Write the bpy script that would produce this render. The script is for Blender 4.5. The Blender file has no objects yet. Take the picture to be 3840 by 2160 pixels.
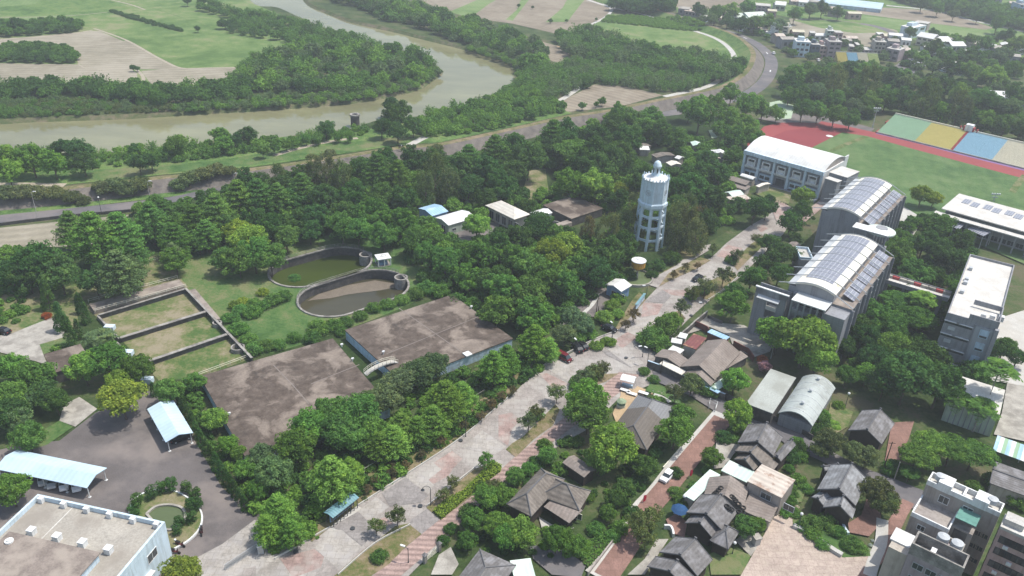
import bpy, math, random
import numpy as np
from mathutils import Vector
from mathutils.geometry import tessellate_polygon
R = math.radians
# ---------------------------------------------------------------- camera, sky, sun, exposure
CAMH = 115.0
FPX, PITCH, ROLL = 3084.0, R(28.7), R(2.65)
sc = bpy.context.scene
cam_d = bpy.data.cameras.new('camera'); cam = bpy.data.objects.new('camera', cam_d)
sc.collection.objects.link(cam); sc.camera = cam
cam_d.sensor_width = 36; cam_d.lens = 36 * FPX / 3840; cam_d.clip_start = 1; cam_d.clip_end = 9000
from mathutils import Matrix
cam.matrix_world = Matrix.Translation((0, 0, CAMH)) @ Matrix.Rotation(math.pi/2 - PITCH, 4, 'X') @ Matrix.Rotation(ROLL, 4, 'Z')
SUN_EL, SUN_AZ = R(66), R(12)      # azimuth measured from +X towards +Y
w = bpy.data.worlds.new('World'); sc.world = w; w.use_nodes = True
nt = w.node_tree; bg = nt.nodes['Background']
sky = nt.nodes.new('ShaderNodeTexSky'); sky.sky_type = 'NISHITA'; sky.sun_disc = False
sky.sun_elevation = SUN_EL; sky.sun_rotation = math.pi/2 - SUN_AZ
sky.air_density = 1.3; sky.dust_density = 2.5; sky.ozone_density = 1.2
nt.links.new(sky.outputs[0], bg.inputs[0]); bg.inputs[1].default_value = 0.15
sl = bpy.data.lights.new('sun', 'SUN'); sl.energy = 3.8; sl.angle = R(0.6); sl.color = (1, 0.955, 0.88)
so = bpy.data.objects.new('sun', sl); sc.collection.objects.link(so)
sd = Vector((math.cos(SUN_AZ)*math.cos(SUN_EL), math.sin(SUN_AZ)*math.cos(SUN_EL), math.sin(SUN_EL)))
so.rotation_euler = sd.to_track_quat('Z', 'Y').to_euler(); so.location = (0, 0, 300)
sc.view_settings.view_transform = 'Standard'; sc.view_settings.look = 'None'
sc.view_settings.exposure = 0.33; sc.view_settings.gamma = 1
sc.cycles.max_bounces = 6; sc.cycles.diffuse_bounces = 3; sc.cycles.transparent_max_bounces = 8
sc.cycles.volume_bounces = 0; sc.cycles.use_denoising = True
# ---------------------------------------------------------------- measuring: survey points -> metres on the land
SC = 1.490683
def ray(d):
    x = (d[0]*SC-1920)/FPX; y = -(d[1]*SC-1080)/FPX
    c, s = math.cos(ROLL), math.sin(ROLL); x, y = c*x-s*y, s*x+c*y
    return (x, math.cos(PITCH)+y*math.sin(PITCH), -math.sin(PITCH)+y*math.cos(PITCH))
def G(p, h=0.0):
    r = ray(p); t = (h-CAMH)/r[2]; return Vector((r[0]*t, r[1]*t, h))
def HG(base, top):
    g = G(base); r = ray(top); t = math.hypot(g.x, g.y)/math.hypot(r[0], r[1]); return CAMH + r[2]*t
def MPX(p, h=0.0):                       # metres per survey unit at a point
    g = G(p, h); z = g.y*math.cos(PITCH) + (CAMH-h)*math.sin(PITCH); return z*SC/FPX
CR = {'z1': (1046.5, 483, .198), 'z2': (1502.7, 925.7, .16667), 'z3': (1610, 778.2, .19444), 'z4': (1771, 362.2, .125),
      'z5': (1932, 0, .125), 'z6': (2254, 0, .125), 'z7': (1663.7, 0, .125), 'y1': (1663.7, 1046.5, .27786), 'y2': (2039.3, 992.8, .24066),
      'y3': (2240.6, 1140.4, .21296), 'y4': (1851.5, 322, .14811), 'y5': (1891.7, 603.7, .19444), 'y6': (2321, 590.3, .25932),
      'y7': (1569.7, 389, .18527), 'y8': (2079.6, 402.5, .19271)}
for i in range(4):
    for j in range(3): CR['c%d%d' % (i, j)] = (644*i, 483*j, 1/3)
CR['D'] = (0, 0, 1)
def Q(k, x, y): o = CR[k]; return (o[0]+x*o[2], o[1]+y*o[2])
def QL(k, *pts): return [Q(k, *p) for p in pts]
# ---------------------------------------------------------------- materials
MAT = {}
def newmat(name):
    m = bpy.data.materials.new(name); m.use_nodes = True; MAT[name] = m
    return m, m.node_tree, m.node_tree.nodes['Principled BSDF']
def rgb(c): return (c[0], c[1], c[2], 1)
def noise(nt, scale, det=4, co=None, rough=.6):
    n = nt.nodes.new('ShaderNodeTexNoise'); n.inputs['Scale'].default_value = scale; n.inputs['Detail'].default_value = det
    n.inputs['Roughness'].default_value = rough
    if co is not None: nt.links.new(co, n.inputs['Vector'])
    return n.outputs['Fac']
def coord(nt):
    t = nt.nodes.new('ShaderNodeTexCoord'); return t.outputs['Object']
def ramp(nt, fac, stops):
    r = nt.nodes.new('ShaderNodeValToRGB'); e = r.color_ramp.elements
    while len(e) > 1: e.remove(e[-1])
    e[0].position = stops[0][0]; e[0].color = rgb(stops[0][1])
    for p, c in stops[1:]:
        k = e.new(p); k.color = rgb(c)
    nt.links.new(fac, r.inputs[0]); return r.outputs[0]
def mixc(nt, f, a, b, mode='MIX'):
    m = nt.nodes.new('ShaderNodeMix'); m.data_type = 'RGBA'; m.blend_type = mode
    for s, v in ((m.inputs[0], f), (m.inputs[6], a), (m.inputs[7], b)):
        if isinstance(v, (int, float)): s.default_value = v
        elif isinstance(v, tuple): s.default_value = rgb(v)
        else: nt.links.new(v, s)
    return m.outputs[2]
def math_(nt, op, a, b=None):
    m = nt.nodes.new('ShaderNodeMath'); m.operation = op
    for i, v in ((0, a), (1, b)):
        if v is None: continue
        if isinstance(v, (int, float)): m.inputs[i].default_value = v
        else: nt.links.new(v, m.inputs[i])
    return m.outputs[0]
def bump(nt, b, fac, st=.4, dist=.1):
    n = nt.nodes.new('ShaderNodeBump'); n.inputs['Strength'].default_value = st; n.inputs['Distance'].default_value = dist
    nt.links.new(fac, n.inputs['Height']); nt.links.new(n.outputs[0], b.inputs['Normal'])
def M(name, c, rough=.8, var=.18, scale=.8, c2=None, s2=.15, t2=(.45, .62), metal=0, wave=None, bmp=0, grain=None):
    """surface with two scales of blotching; c2 = stain colour; wave=(axis, period, depth) ribs or courses"""
    m, nt, b = newmat(name); co = coord(nt)
    lo = tuple(x*(1-var) for x in c); hi = tuple(min(1, x*(1+var)) for x in c)
    col = ramp(nt, noise(nt, scale, 5, co), [(.3, lo), (.7, hi)])
    if grain: col = mixc(nt, 1, col, ramp(nt, noise(nt, grain, 3, co), [(.3, (.78,)*3), (.7, (1.15,)*3)]), 'MULTIPLY')
    if c2: col = mixc(nt, ramp(nt, noise(nt, s2, 6, co, .65), [(t2[0], (0, 0, 0)), (t2[1], (1, 1, 1))]), col, c2)
    if name.startswith('wall') or name in ('white', 'white_blue'):      # rain streaks run down walls
        mp = nt.nodes.new('ShaderNodeMapping'); nt.links.new(co, mp.inputs[0]); mp.inputs['Scale'].default_value = (1.4, 1.4, .12)
        col = mixc(nt, 1, col, ramp(nt, noise(nt, 1.0, 5, mp.outputs[0], .7), [(.33, (.74, .73, .71)), (.52, (1, 1, 1)), (.8, (1.05,)*3)]), 'MULTIPLY')
    if name.startswith('paver') or name in ('plaza', 'brick', 'stripe'):
        bk = nt.nodes.new('ShaderNodeTexBrick'); nt.links.new(co, bk.inputs[0]); bk.inputs['Color1'].default_value = (.93,)*3+(1,); bk.inputs['Color2'].default_value = (1.06,)*3+(1,); bk.inputs['Mortar'].default_value = (.8,)*3+(1,)
        bk.inputs['Scale'].default_value = 1; bk.inputs['Mortar Size'].default_value = .05; bk.inputs['Brick Width'].default_value = 1.6; bk.inputs['Row Height'].default_value = 1.6
        col = mixc(nt, 1, col, bk.outputs[0], 'MULTIPLY'); col = mixc(nt, 1, col, ramp(nt, noise(nt, .09, 6, co, .75), [(.36, (.78, .77, .76)), (.5, (1, 1, 1)), (.66, (1.08,)*3)]), 'MULTIPLY')
    if wave:
        ax, per, dep = wave[:3]
        sx = nt.nodes.new('ShaderNodeSeparateXYZ'); nt.links.new(co, sx.inputs[0])
        v = math_(nt, 'SINE', math_(nt, 'MULTIPLY', sx.outputs['XYZ'.index(ax)], 2*math.pi/per))
        f = ramp(nt, math_(nt, 'MULTIPLY_ADD', v, .5), [(0, (1-dep,)*3), (1, (1+dep*.3,)*3)])
        f.node.inputs[0].links[0].from_node.inputs[2].default_value = .5
        col = mixc(nt, 1, col, f, 'MULTIPLY')
        if len(wave) > 3: bump(nt, b, v, wave[3], per*.3)
    elif bmp: bump(nt, b, noise(nt, scale*3, 4, co), bmp, .1)
    nt.links.new(col, b.inputs['Base Color']); b.inputs['Roughness'].default_value = rough; b.inputs['Metallic'].default_value = metal
    b.inputs['Specular IOR Level'].default_value = .25
    return m
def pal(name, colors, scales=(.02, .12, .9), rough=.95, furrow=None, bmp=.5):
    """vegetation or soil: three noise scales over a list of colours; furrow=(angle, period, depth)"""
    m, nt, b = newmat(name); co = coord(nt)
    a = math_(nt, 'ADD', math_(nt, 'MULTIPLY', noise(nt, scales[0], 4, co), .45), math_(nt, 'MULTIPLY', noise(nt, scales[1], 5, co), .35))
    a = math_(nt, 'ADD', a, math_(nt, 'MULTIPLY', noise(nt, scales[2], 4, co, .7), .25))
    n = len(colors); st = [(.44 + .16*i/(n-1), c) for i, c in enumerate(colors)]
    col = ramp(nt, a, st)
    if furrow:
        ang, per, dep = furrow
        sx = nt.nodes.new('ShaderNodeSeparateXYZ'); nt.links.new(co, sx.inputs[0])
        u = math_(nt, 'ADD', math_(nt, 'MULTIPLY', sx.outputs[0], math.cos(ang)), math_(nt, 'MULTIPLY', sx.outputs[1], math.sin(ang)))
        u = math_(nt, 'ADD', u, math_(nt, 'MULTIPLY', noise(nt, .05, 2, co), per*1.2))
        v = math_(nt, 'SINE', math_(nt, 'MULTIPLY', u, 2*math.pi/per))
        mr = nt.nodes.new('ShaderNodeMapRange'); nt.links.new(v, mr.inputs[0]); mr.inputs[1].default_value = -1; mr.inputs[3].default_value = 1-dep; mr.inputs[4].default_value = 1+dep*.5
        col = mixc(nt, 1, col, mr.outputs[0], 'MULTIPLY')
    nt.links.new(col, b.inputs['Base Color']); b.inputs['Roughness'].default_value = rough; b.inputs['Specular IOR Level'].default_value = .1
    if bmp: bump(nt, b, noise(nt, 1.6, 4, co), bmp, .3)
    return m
# soils, grasses, paving
pal('earth', [(.028, .045, .016), (.045, .075, .024), (.075, .095, .038), (.11, .10, .06)])
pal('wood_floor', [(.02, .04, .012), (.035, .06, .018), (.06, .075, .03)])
pal('lawn', [(.045, .095, .026), (.068, .130, .038), (.10, .145, .05), (.15, .16, .075)], (.03, .2, 1.3))
pal('dry_lawn', [(.06, .11, .03), (.11, .14, .05), (.18, .17, .09), (.24, .21, .14)], (.06, .25, 1.2))
pal('field_green', [(.072, .13, .036), (.102, .168, .05), (.138, .2, .066), (.2, .215, .105)], furrow=(1.25, 3.2, .08))
pal('field_bright', [(.10, .165, .055), (.135, .205, .07), (.17, .23, .095)], furrow=(.3, 2.6, .07))
pal('field_soil', [(.215, .195, .145), (.26, .235, .178), (.31, .28, .22)], furrow=(1.9, 4.5, .12), bmp=.2)
pal('field_soil_dark', [(.18, .155, .115), (.225, .19, .145), (.27, .235, .18)], furrow=(.9, 4.2, .14), bmp=.2)
pal('weeds', [(.05, .10, .028), (.08, .15, .04), (.12, .19, .055), (.15, .19, .07)], (.05, .3, 1.5), bmp=1)
pal('bank', [(.05, .085, .025), (.09, .105, .045), (.17, .145, .095)], (.05, .3, 1.5))
pal('sports_grass', [(.060, .115, .042), (.085, .148, .052), (.12, .175, .072)], (.02, .15, 1), furrow=(2.86, 5.5, .05))
pal('verge', [(.09, .11, .035), (.16, .14, .07), (.23, .18, .12)], (.08, .4, 1.6))
M('asphalt', (.12, .115, .12), .9, .15, .25, (.165, .15, .145), .08, grain=6)
M('asphalt_brown', (.125, .112, .108), .9, .2, .12, (.19, .165, .15), .06, grain=5)
M('concrete', (.36, .34, .30), .9, .18, .4, (.22, .205, .18), .25, grain=5)
M('concrete_pale', (.45, .44, .41), .9, .1, .4, (.40, .38, .34), .25, grain=5)
M('paver', (.28, .252, .23), .9, .10, .3, (.36, .34, .31), .12, grain=3)
M('paver_light', (.34, .315, .282), .9, .08, .5, (.34, .32, .30), .4, grain=2.2)
M('paver_pink', (.31, .225, .20), .9, .15, .5, (.34, .29, .26), .3, grain=2.2)
M('paver_grey', (.24, .222, .21), .9, .1, .5, grain=2.2)
M('stripe', (.34, .245, .215), .9, .08, .5, None, wave=('Y', 1.25, .30), grain=3)
M('brick', (.245, .145, .118), .9, .15, .5, (.21, .125, .10), .3, grain=3)
M('plaza', (.37, .30, .255), .9, .06, .4, (.42, .35, .29), 1.2, grain=3)
M('silt', (.155, .13, .10), .9, .12, .4, grain=3)
M('dirt', (.33, .29, .225), .95, .15, .3, grain=3)
M('sand', (.42, .31, .19), .95, .12, .4, grain=4)
M('track', (.25, .058, .058), .9, .08, .05)
M('track_dark', (.21, .042, .047), .9, .08, .05)
M('track_purple', (.20, .12, .25), .9, .1, .1)
M('court', (.34, .42, .30), .9, .1, .1)
def slabmat():
    m, nt, b = newmat('slab'); co = coord(nt)
    c = ramp(nt, noise(nt, .35, 6, co, .7), [(.34, (.066, .051, .041)), (.52, (.105, .083, .068)), (.68, (.145, .118, .098))])
    n1 = nt.nodes.new('ShaderNodeTexNoise'); nt.links.new(co, n1.inputs[0]); n1.inputs['Scale'].default_value = .13; n1.inputs['Detail'].default_value = 8; n1.inputs['Distortion'].default_value = .5; n1.inputs['Roughness'].default_value = .62
    c = mixc(nt, ramp(nt, n1.outputs[0], [(.50, (0, 0, 0)), (.56, (.6,)*3), (.66, (1, 1, 1))]), c, (.25, .208, .172))
    c = mixc(nt, ramp(nt, noise(nt, .22, 7, co, .7), [(.30, (.8,)*3), (.40, (0, 0, 0))]), c, (.055, .046, .040))
    bk = nt.nodes.new('ShaderNodeTexBrick'); nt.links.new(co, bk.inputs[0]); bk.inputs['Color1'].default_value = (.90,)*3+(1,); bk.inputs['Color2'].default_value = (1.08,)*3+(1,); bk.inputs['Mortar'].default_value = (.8,)*3+(1,); bk.offset = 0
    bk.inputs['Scale'].default_value = 1; bk.inputs['Mortar Size'].default_value = .06; bk.inputs['Brick Width'].default_value = 7.5; bk.inputs['Row Height'].default_value = 7.5
    c = mixc(nt, 1, c, bk.outputs[0], 'MULTIPLY'); c = mixc(nt, 1, c, ramp(nt, noise(nt, 2.5, 3, co), [(.3, (.82,)*3), (.7, (1.14,)*3)]), 'MULTIPLY')
    nt.links.new(c, b.inputs['Base Color']); b.inputs['Roughness'].default_value = .9; b.inputs['Specular IOR Level'].default_value = .2
slabmat()
M('levee', (.155, .138, .12), .95, .22, .25, (.10, .09, .085), .3, (.5, .65), wave=('X', 3.3, .10), grain=3)
# buildings
M('white', (.66, .67, .66), .6, .05, .5, (.58, .59, .57), .4, (.55, .8))
M('white_blue', (.55, .66, .73), .6, .06, .5, (.48, .58, .64), .4)
M('white_roof', (.64, .645, .63), .6, .05, .3, (.54, .54, .51), .2, wave=('X', 1.0, .05))
M('blue_white_roof', (.47, .60, .67), .55, .05, .3, (.40, .52, .62), .12, wave=('X', 1.1, .05))
M('blue_roof', (.30, .47, .62), .45, .08, .4, (.42, .56, .68), .3, wave=('X', .9, .12))
M('cream_roof', (.66, .62, .54), .6, .06, .4, (.50, .44, .36), .5, (.55, .7), wave=('Y', 1.0, .12))
M('pale_green_roof', (.50, .62, .55), .55, .05, .4, (.60, .68, .60), .3, wave=('X', .9, .08))
M('red_roof', (.17, .06, .055), .6, .12, .4, (.42, .25, .14), .5, (.55, .65), wave=('Y', .8, .15))
M('rust_roof', (.50, .44, .375), .6, .12, .6, (.33, .235, .18), .5, (.52, .62), wave=('Y', 1.3, .16))
M('teal_roof', (.14, .27, .31), .5, .1, .5, (.20, .33, .36), .4, wave=('X', .55, .2))
M('tile_grey', (.145, .138, .134), .75, .12, .8, (.23, .225, .23), .4, wave=('Y', .62, .10, .12), grain=4)
M('tile_slate', (.185, .186, .188), .75, .08, .8, (.29, .30, .31), .4, wave=('Y', .62, .09, .12), grain=4)
M('tile_brown', (.155, .135, .115), .8, .18, .8, (.21, .185, .16), .4, wave=('Y', .75, .12, .15), grain=4)
M('sheet_brown', (.24, .205, .18), .8, .2, .6, (.17, .14, .12), .3, (.48, .65), wave=('X', .8, .14), grain=3)
M('ridge', (.12, .12, .125), .8, .1, 1)
M('timber', (.055, .042, .035), .85, .2, 1)
M('wall_grey', (.27, .275, .29), .85, .08, .6, (.23, .235, .25), .3, wave=('Z', .6, .04))
M('wall_blue', (.40, .52, .62), .8, .12, .6, (.30, .36, .40), .35, (.52, .65))
M('wall_bluedeep', (.20, .31, .47), .7, .1, .5)
M('wall_green', (.38, .44, .36), .8, .1, .5)
M('wall_beige', (.44, .40, .34), .85, .08, .5, (.34, .30, .26), .3)
M('wall_taupe', (.34, .305, .275), .85, .06, .5, (.28, .25, .23), .3)
M('wall_mauve', (.36, .30, .31), .85, .06, .5, (.30, .25, .26), .3, wave=('Z', 3.2, .05))
M('wall_pink', (.45, .315, .29), .85, .08, .4, (.38, .27, .25), .3)
M('wall_dark', (.075, .07, .07), .9, .25, .5, (.16, .15, .14), .3)
M('wall_redbrown', (.16, .065, .055), .8, .2, .6)
M('old_concrete', (.29, .275, .25), .95, .25, .6, (.15, .14, .13), .45, (.45, .62), grain=3)
M('old_wall', (.088, .083, .079), .95, .35, .8, (.055, .052, .05), .6, (.45, .6), grain=2)
M('deck', (.36, .335, .29), .9, .14, .3, (.26, .235, .20), .15, grain=3)
M('deck_brown', (.22, .185, .16), .9, .2, .4, (.30, .26, .22), .2, grain=3)
M('deck_white', (.56, .545, .505), .9, .05, .4, (.47, .45, .41), .3, grain=2)
M('translucent_sheet', (.40, .435, .415), .5, .08, .3, (.30, .32, .30), .3, wave=('X', .9, .06))
M('metal_grey', (.42, .44, .45), .5, .1, 1)
M('metal_dark', (.05, .055, .06), .5, .1, 1)
M('rail_cream', (.58, .56, .46), .7, .1, 1)
M('joint_line', (.19, .165, .145), .9, .15, .5); M('shed_roof', (.37, .39, .36), .9, .1, .4, (.28, .29, .26), .2, grain=3)
M('rubber', (.02, .02, .02), .9, .1, 1)
M('skin', (.35, .2, .14), .7, .05, 3); M('cloth_dark', (.03, .03, .045), .9, .1, 3); M('cloth_white', (.6, .6, .6), .9, .1, 3)
M('car_black', (.012, .012, .014), .25, .05, 1); M('car_white', (.78, .78, .78), .25, .02, 1); M('car_red', (.12, .012, .015), .3, .05, 1)
M('car_silver', (.45, .46, .47), .3, .03, 1); M('yellow_steel', (.50, .27, .03), .5, .15, .7, (.32, .18, .06), .8)
M('umbrella_blue', (.02, .07, .17), .8, .1, 1); M('flag_red', (.45, .02, .05), .7, .1, 1); M('flower_white', (.7, .7, .68), .9, .1, 2)
M('green_glass', (.12, .26, .22), .3, .2, 1)
M('bark', (.11, .085, .065), .95, .25, 2)
M('c_green', (.27, .41, .27), .9, .05, .3); M('c_yellow', (.46, .40, .14), .9, .05, .3)
M('c_blue', (.24, .40, .49), .9, .05, .3); M('c_cream', (.50, .47, .36), .9, .05, .3); M('c_red', (.30, .06, .06), .85, .1, .3)
M('cream_roof2', (.70, .67, .58), .55, .05, .4, (.56, .48, .33), .5, (.60, .72), wave=('X', .9, .06))
M('c_green2', (.52, .58, .52), .7, .05, .4)
M('wall_blue2', (.30, .325, .35), .85, .05, .5)
M('wall_bluedk', (.10, .135, .175), .7, .1, .4)
M('c_lime', (.34, .40, .16), .8); M('kiosk_green', (.25, .32, .2), .7)
def halfmat():
    m = M('tile_half', (.205, .208, .212), .75, .08, .8, None, wave=('Y', .62, .09, .12), grain=4); nt = m.node_tree; b = nt.nodes['Principled BSDF']
    src = b.inputs['Base Color'].links[0].from_socket; co = coord(nt); sx = nt.nodes.new('ShaderNodeSeparateXYZ'); nt.links.new(co, sx.inputs[0])
    g = nt.nodes.new('ShaderNodeMath'); g.operation = 'LESS_THAN'; nt.links.new(sx.outputs[0], g.inputs[0]); g.inputs[1].default_value = 11.0
    dk = mixc(nt, 1, src, (.66, .57, .48), 'MULTIPLY'); nt.links.new(mixc(nt, g.outputs[0], src, dk), b.inputs['Base Color'])
halfmat()
m, nt, b = newmat('glass'); b.inputs['Base Color'].default_value = (.035, .045, .05, 1); b.inputs['Roughness'].default_value = .12; b.inputs['Specular IOR Level'].default_value = .6
m, nt, b = newmat('solar'); co = coord(nt)
bk = nt.nodes.new('ShaderNodeTexBrick'); nt.links.new(co, bk.inputs[0]); bk.inputs['Color1'].default_value = (.15, .16, .20, 1); bk.inputs['Color2'].default_value = (.185, .195, .235, 1)
bk.inputs['Mortar'].default_value = (.50, .50, .51, 1); bk.inputs['Scale'].default_value = 1; bk.inputs['Mortar Size'].default_value = .055; bk.offset = 0
bk.inputs['Brick Width'].default_value = .8; bk.inputs['Row Height'].default_value = 1.05
nt.links.new(bk.outputs[0], b.inputs['Base Color']); b.inputs['Roughness'].default_value = .3
def water(name, col, rough, bs=.05, sp=.5):
    m, nt, b = newmat(name); co = coord(nt)
    mp = nt.nodes.new('ShaderNodeMapping'); nt.links.new(co, mp.inputs[0]); mp.inputs['Scale'].default_value = (.35, 1, 1)
    c = ramp(nt, noise(nt, .03, 7, mp.outputs[0], .7), [(.35, tuple(x*.78 for x in col)), (.5, col), (.65, tuple(x*1.25 for x in col))])
    nt.links.new(c, b.inputs['Base Color']); b.inputs['Roughness'].default_value = rough; b.inputs['IOR'].default_value = 1.33
    b.inputs['Specular IOR Level'].default_value = sp
    bump(nt, b, noise(nt, .6, 3, co), bs, .1); return m
water('river', (.185, .18, .098), .04, .02, .5); water('pond_green', (.040, .056, .012), .06)
water('pond_murky', (.052, .048, .028), .05); water('pond_small', (.10, .13, .06), .1)
def leafmat(name, tr=.33, hue=.25):
    m = bpy.data.materials.new(name); m.use_nodes = True; MAT[name] = m; nt = m.node_tree; nt.nodes.clear()
    out = nt.nodes.new('ShaderNodeOutputMaterial'); oi = nt.nodes.new('ShaderNodeObjectInfo'); co = coord(nt)
    n1 = ramp(nt, noise(nt, 2.6, 3, co), [(.32, (.60, .62, .60)), (.5, (1, 1, 1)), (.70, (1.6, 1.36, 1.0))])
    n2 = ramp(nt, noise(nt, 11, 2, co), [(.3, (.75,)*3), (.7, (1.3,)*3)])
    c = mixc(nt, 1, mixc(nt, 1, oi.outputs['Color'], n1, 'MULTIPLY'), n2, 'MULTIPLY')
    d = nt.nodes.new('ShaderNodeBsdfDiffuse'); t = nt.nodes.new('ShaderNodeBsdfTranslucent'); mx = nt.nodes.new('ShaderNodeMixShader')
    nt.links.new(c, d.inputs[0]); nt.links.new(mixc(nt, 1, c, (1.25, 1.3, .7), 'MULTIPLY'), t.inputs[0]); mx.inputs[0].default_value = tr
    nt.links.new(d.outputs[0], mx.inputs[1]); nt.links.new(t.outputs[0], mx.inputs[2]); nt.links.new(mx.outputs[0], out.inputs[0])
leafmat('leaf')
# ---------------------------------------------------------------- mesh and object helpers
COL = sc.collection
class MB:
    def __init__(s): s.v = []; s.f = []
    def add(s, vs, fs):
        o = len(s.v); s.v += [tuple(p) for p in vs]; s.f += [tuple(i+o for i in f) for f in fs]; return s
    def box(s, x0, y0, z0, x1, y1, z1):
        x0, x1 = min(x0, x1), max(x0, x1); y0, y1 = min(y0, y1), max(y0, y1)
        return s.add([(x0, y0, z0), (x1, y0, z0), (x1, y1, z0), (x0, y1, z0), (x0, y0, z1), (x1, y0, z1), (x1, y1, z1), (x0, y1, z1)],
                     [(3, 2, 1, 0), (4, 5, 6, 7), (0, 1, 5, 4), (1, 2, 6, 5), (2, 3, 7, 6), (3, 0, 4, 7)])
    def prism(s, pts, z0, z1):
        n = len(pts); a = sum(pts[i][0]*pts[(i+1) % n][1]-pts[(i+1) % n][0]*pts[i][1] for i in range(n))
        if a < 0: pts = pts[::-1]
        tri = tessellate_polygon([[Vector((p[0], p[1], 0)) for p in pts]])
        vs = [(p[0], p[1], z0) for p in pts]+[(p[0], p[1], z1) for p in pts]
        s.add(vs, [(i, (i+1) % n, n+(i+1) % n, n+i) for i in range(n)] + [tuple(n+k for k in orient(pts, t)) for t in tri] + [tuple(orient(pts, t)[::-1]) for t in tri]); return s
    def cyl(s, x, y, z0, z1, r0, r1=None, n=12, cap=True):
        r1 = r0 if r1 is None else r1
        vs = [(x+r0*math.cos(2*math.pi*i/n), y+r0*math.sin(2*math.pi*i/n), z0) for i in range(n)]+[(x+r1*math.cos(2*math.pi*i/n), y+r1*math.sin(2*math.pi*i/n), z1) for i in range(n)]
        fs = [(i, (i+1) % n, n+(i+1) % n, n+i) for i in range(n)]
        if cap: fs += [tuple(range(n, 2*n)), tuple(range(n-1, -1, -1))]
        return s.add(vs, fs)
    def ring(s, x, y, z0, z1, ri, ro, n=28, a0=0, a1=2*math.pi):
        full = abs(a1-a0-2*math.pi) < 1e-4; k = n if full else n+1
        A = [a0+(a1-a0)*i/n for i in range(k)]; vs = []
        for r, z in ((ri, z0), (ro, z0), (ro, z1), (ri, z1)): vs += [(x+r*math.cos(a), y+r*math.sin(a), z) for a in A]
        fs = []
        for i in range(n):
            j = (i+1) % k
            for q in range(4): q2 = (q+1) % 4; fs.append((q*k+i, q*k+j, q2*k+j, q2*k+i)[::1])
        return s.add(vs, fs)
    def tube(s, pts, r, n=6, r1=None):
        r1 = r if r1 is None else r1; vs = []; N = len(pts); P = [Vector(p) for p in pts]
        for i, p in enumerate(P):
            d = (P[min(i+1, N-1)]-P[max(i-1, 0)]).normalized(); u = d.cross(Vector((0, 0, 1)))
            if u.length < 1e-3: u = Vector((1, 0, 0))
            u.normalize(); v = u.cross(d); rr = r+(r1-r)*i/max(1, N-1)
            vs += [tuple(p+u*rr*math.cos(2*math.pi*k/n)+v*rr*math.sin(2*math.pi*k/n)) for k in range(n)]
        fs = [(i*n+k, i*n+(k+1) % n, (i+1)*n+(k+1) % n, (i+1)*n+k) for i in range(N-1) for k in range(n)]
        fs += [tuple(range(n-1, -1, -1)), tuple(range((N-1)*n, N*n))]
        return s.add(vs, fs)
    def gable(s, x0, y0, x1, y1, ze, zr, t=.18, ax='x'):
        if ax == 'x':
            ym = (y0+y1)/2; P = [(y0, ze), (ym, zr), (y1, ze)]; f = lambda q, e: (e, q[0], q[1]); E = (x0, x1)
        else:
            xm = (x0+x1)/2; P = [(x0, ze), (xm, zr), (x1, ze)]; f = lambda q, e: (q[0], e, q[1]); E = (y0, y1)
        vs = []
        for e in E: vs += [f(q, e) for q in P]+[f((q[0], q[1]-t), e) for q in P]
        return s.add(vs, [(0, 1, 7, 6), (1, 2, 8, 7), (3, 9, 10, 4), (4, 10, 11, 5), (0, 3, 4, 1), (1, 4, 5, 2), (6, 7, 10, 9), (7, 8, 11, 10), (0, 6, 9, 3), (2, 5, 11, 8)])
    def hip(s, x0, y0, x1, y1, ze, zr, i0, i1, t=.2):
        ym = (y0+y1)/2
        vs = [(x0, y0, ze), (x1, y0, ze), (x1, y1, ze), (x0, y1, ze), (x0+i0, ym, zr), (x1-i1, ym, zr), (x0, y0, ze-t), (x1, y0, ze-t), (x1, y1, ze-t), (x0, y1, ze-t)]
        return s.add(vs, [(0, 1, 5, 4), (1, 2, 5), (2, 3, 4, 5), (3, 0, 4), (0, 6, 7, 1), (1, 7, 8, 2), (2, 8, 9, 3), (3, 9, 6, 0), (9, 8, 7, 6)])
    def barrel(s, x0, y0, x1, y1, ze, rise, t=.25, n=12):
        vs = []
        for e in (x0, x1):
            for k in range(n+1):
                u = k/n; vs.append((e, y0+(y1-y0)*u, ze+rise*(1-(2*u-1)**2)))
            for k in range(n+1):
                u = k/n; vs.append((e, y0+(y1-y0)*u, ze+rise*(1-(2*u-1)**2)-t))
        m = n+1; fs = []
        for k in range(n):
            fs += [(k, k+1, 2*m+k+1, 2*m+k), (m+k, 3*m+k, 3*m+k+1, m+k+1), (k, m+k, m+k+1, k+1), (2*m+k, 2*m+k+1, 3*m+k+1, 3*m+k)]
        fs += [(0, 2*m, 3*m, m), (n, m+n, 3*m+n, 2*m+n)]
        return s.add(vs, fs)
    def obj(s, name, mat, parent=None, smooth=False):
        me = bpy.data.meshes.new(name); me.from_pydata(s.v, [], s.f); me.materials.append(MAT[mat] if isinstance(mat, str) else mat)
        if smooth: me.polygons.foreach_set('use_smooth', [True]*len(me.polygons))
        o = bpy.data.objects.new(name, me); COL.objects.link(o)
        if parent is not None: o.parent = parent
        return o
def orient(pts, t):
    a, b, c = (pts[i] for i in t)
    return tuple(t) if (b[0]-a[0])*(c[1]-a[1])-(b[1]-a[1])*(c[0]-a[0]) > 0 else tuple(t)[::-1]
def thing(name, label, cat, loc=(0, 0, 0), rz=0, group=None):
    o = bpy.data.objects.new(name, None); COL.objects.link(o); o.location = loc; o.rotation_euler = (0, 0, rz); o.empty_display_size = .5
    o['label'] = label; o['category'] = cat
    if group: o['group'] = group
    return o
def tag(o, label, cat, group=None, kind=None):
    o['label'] = label; o['category'] = cat
    if group: o['group'] = group
    if kind: o['kind'] = kind
    return o
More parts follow.
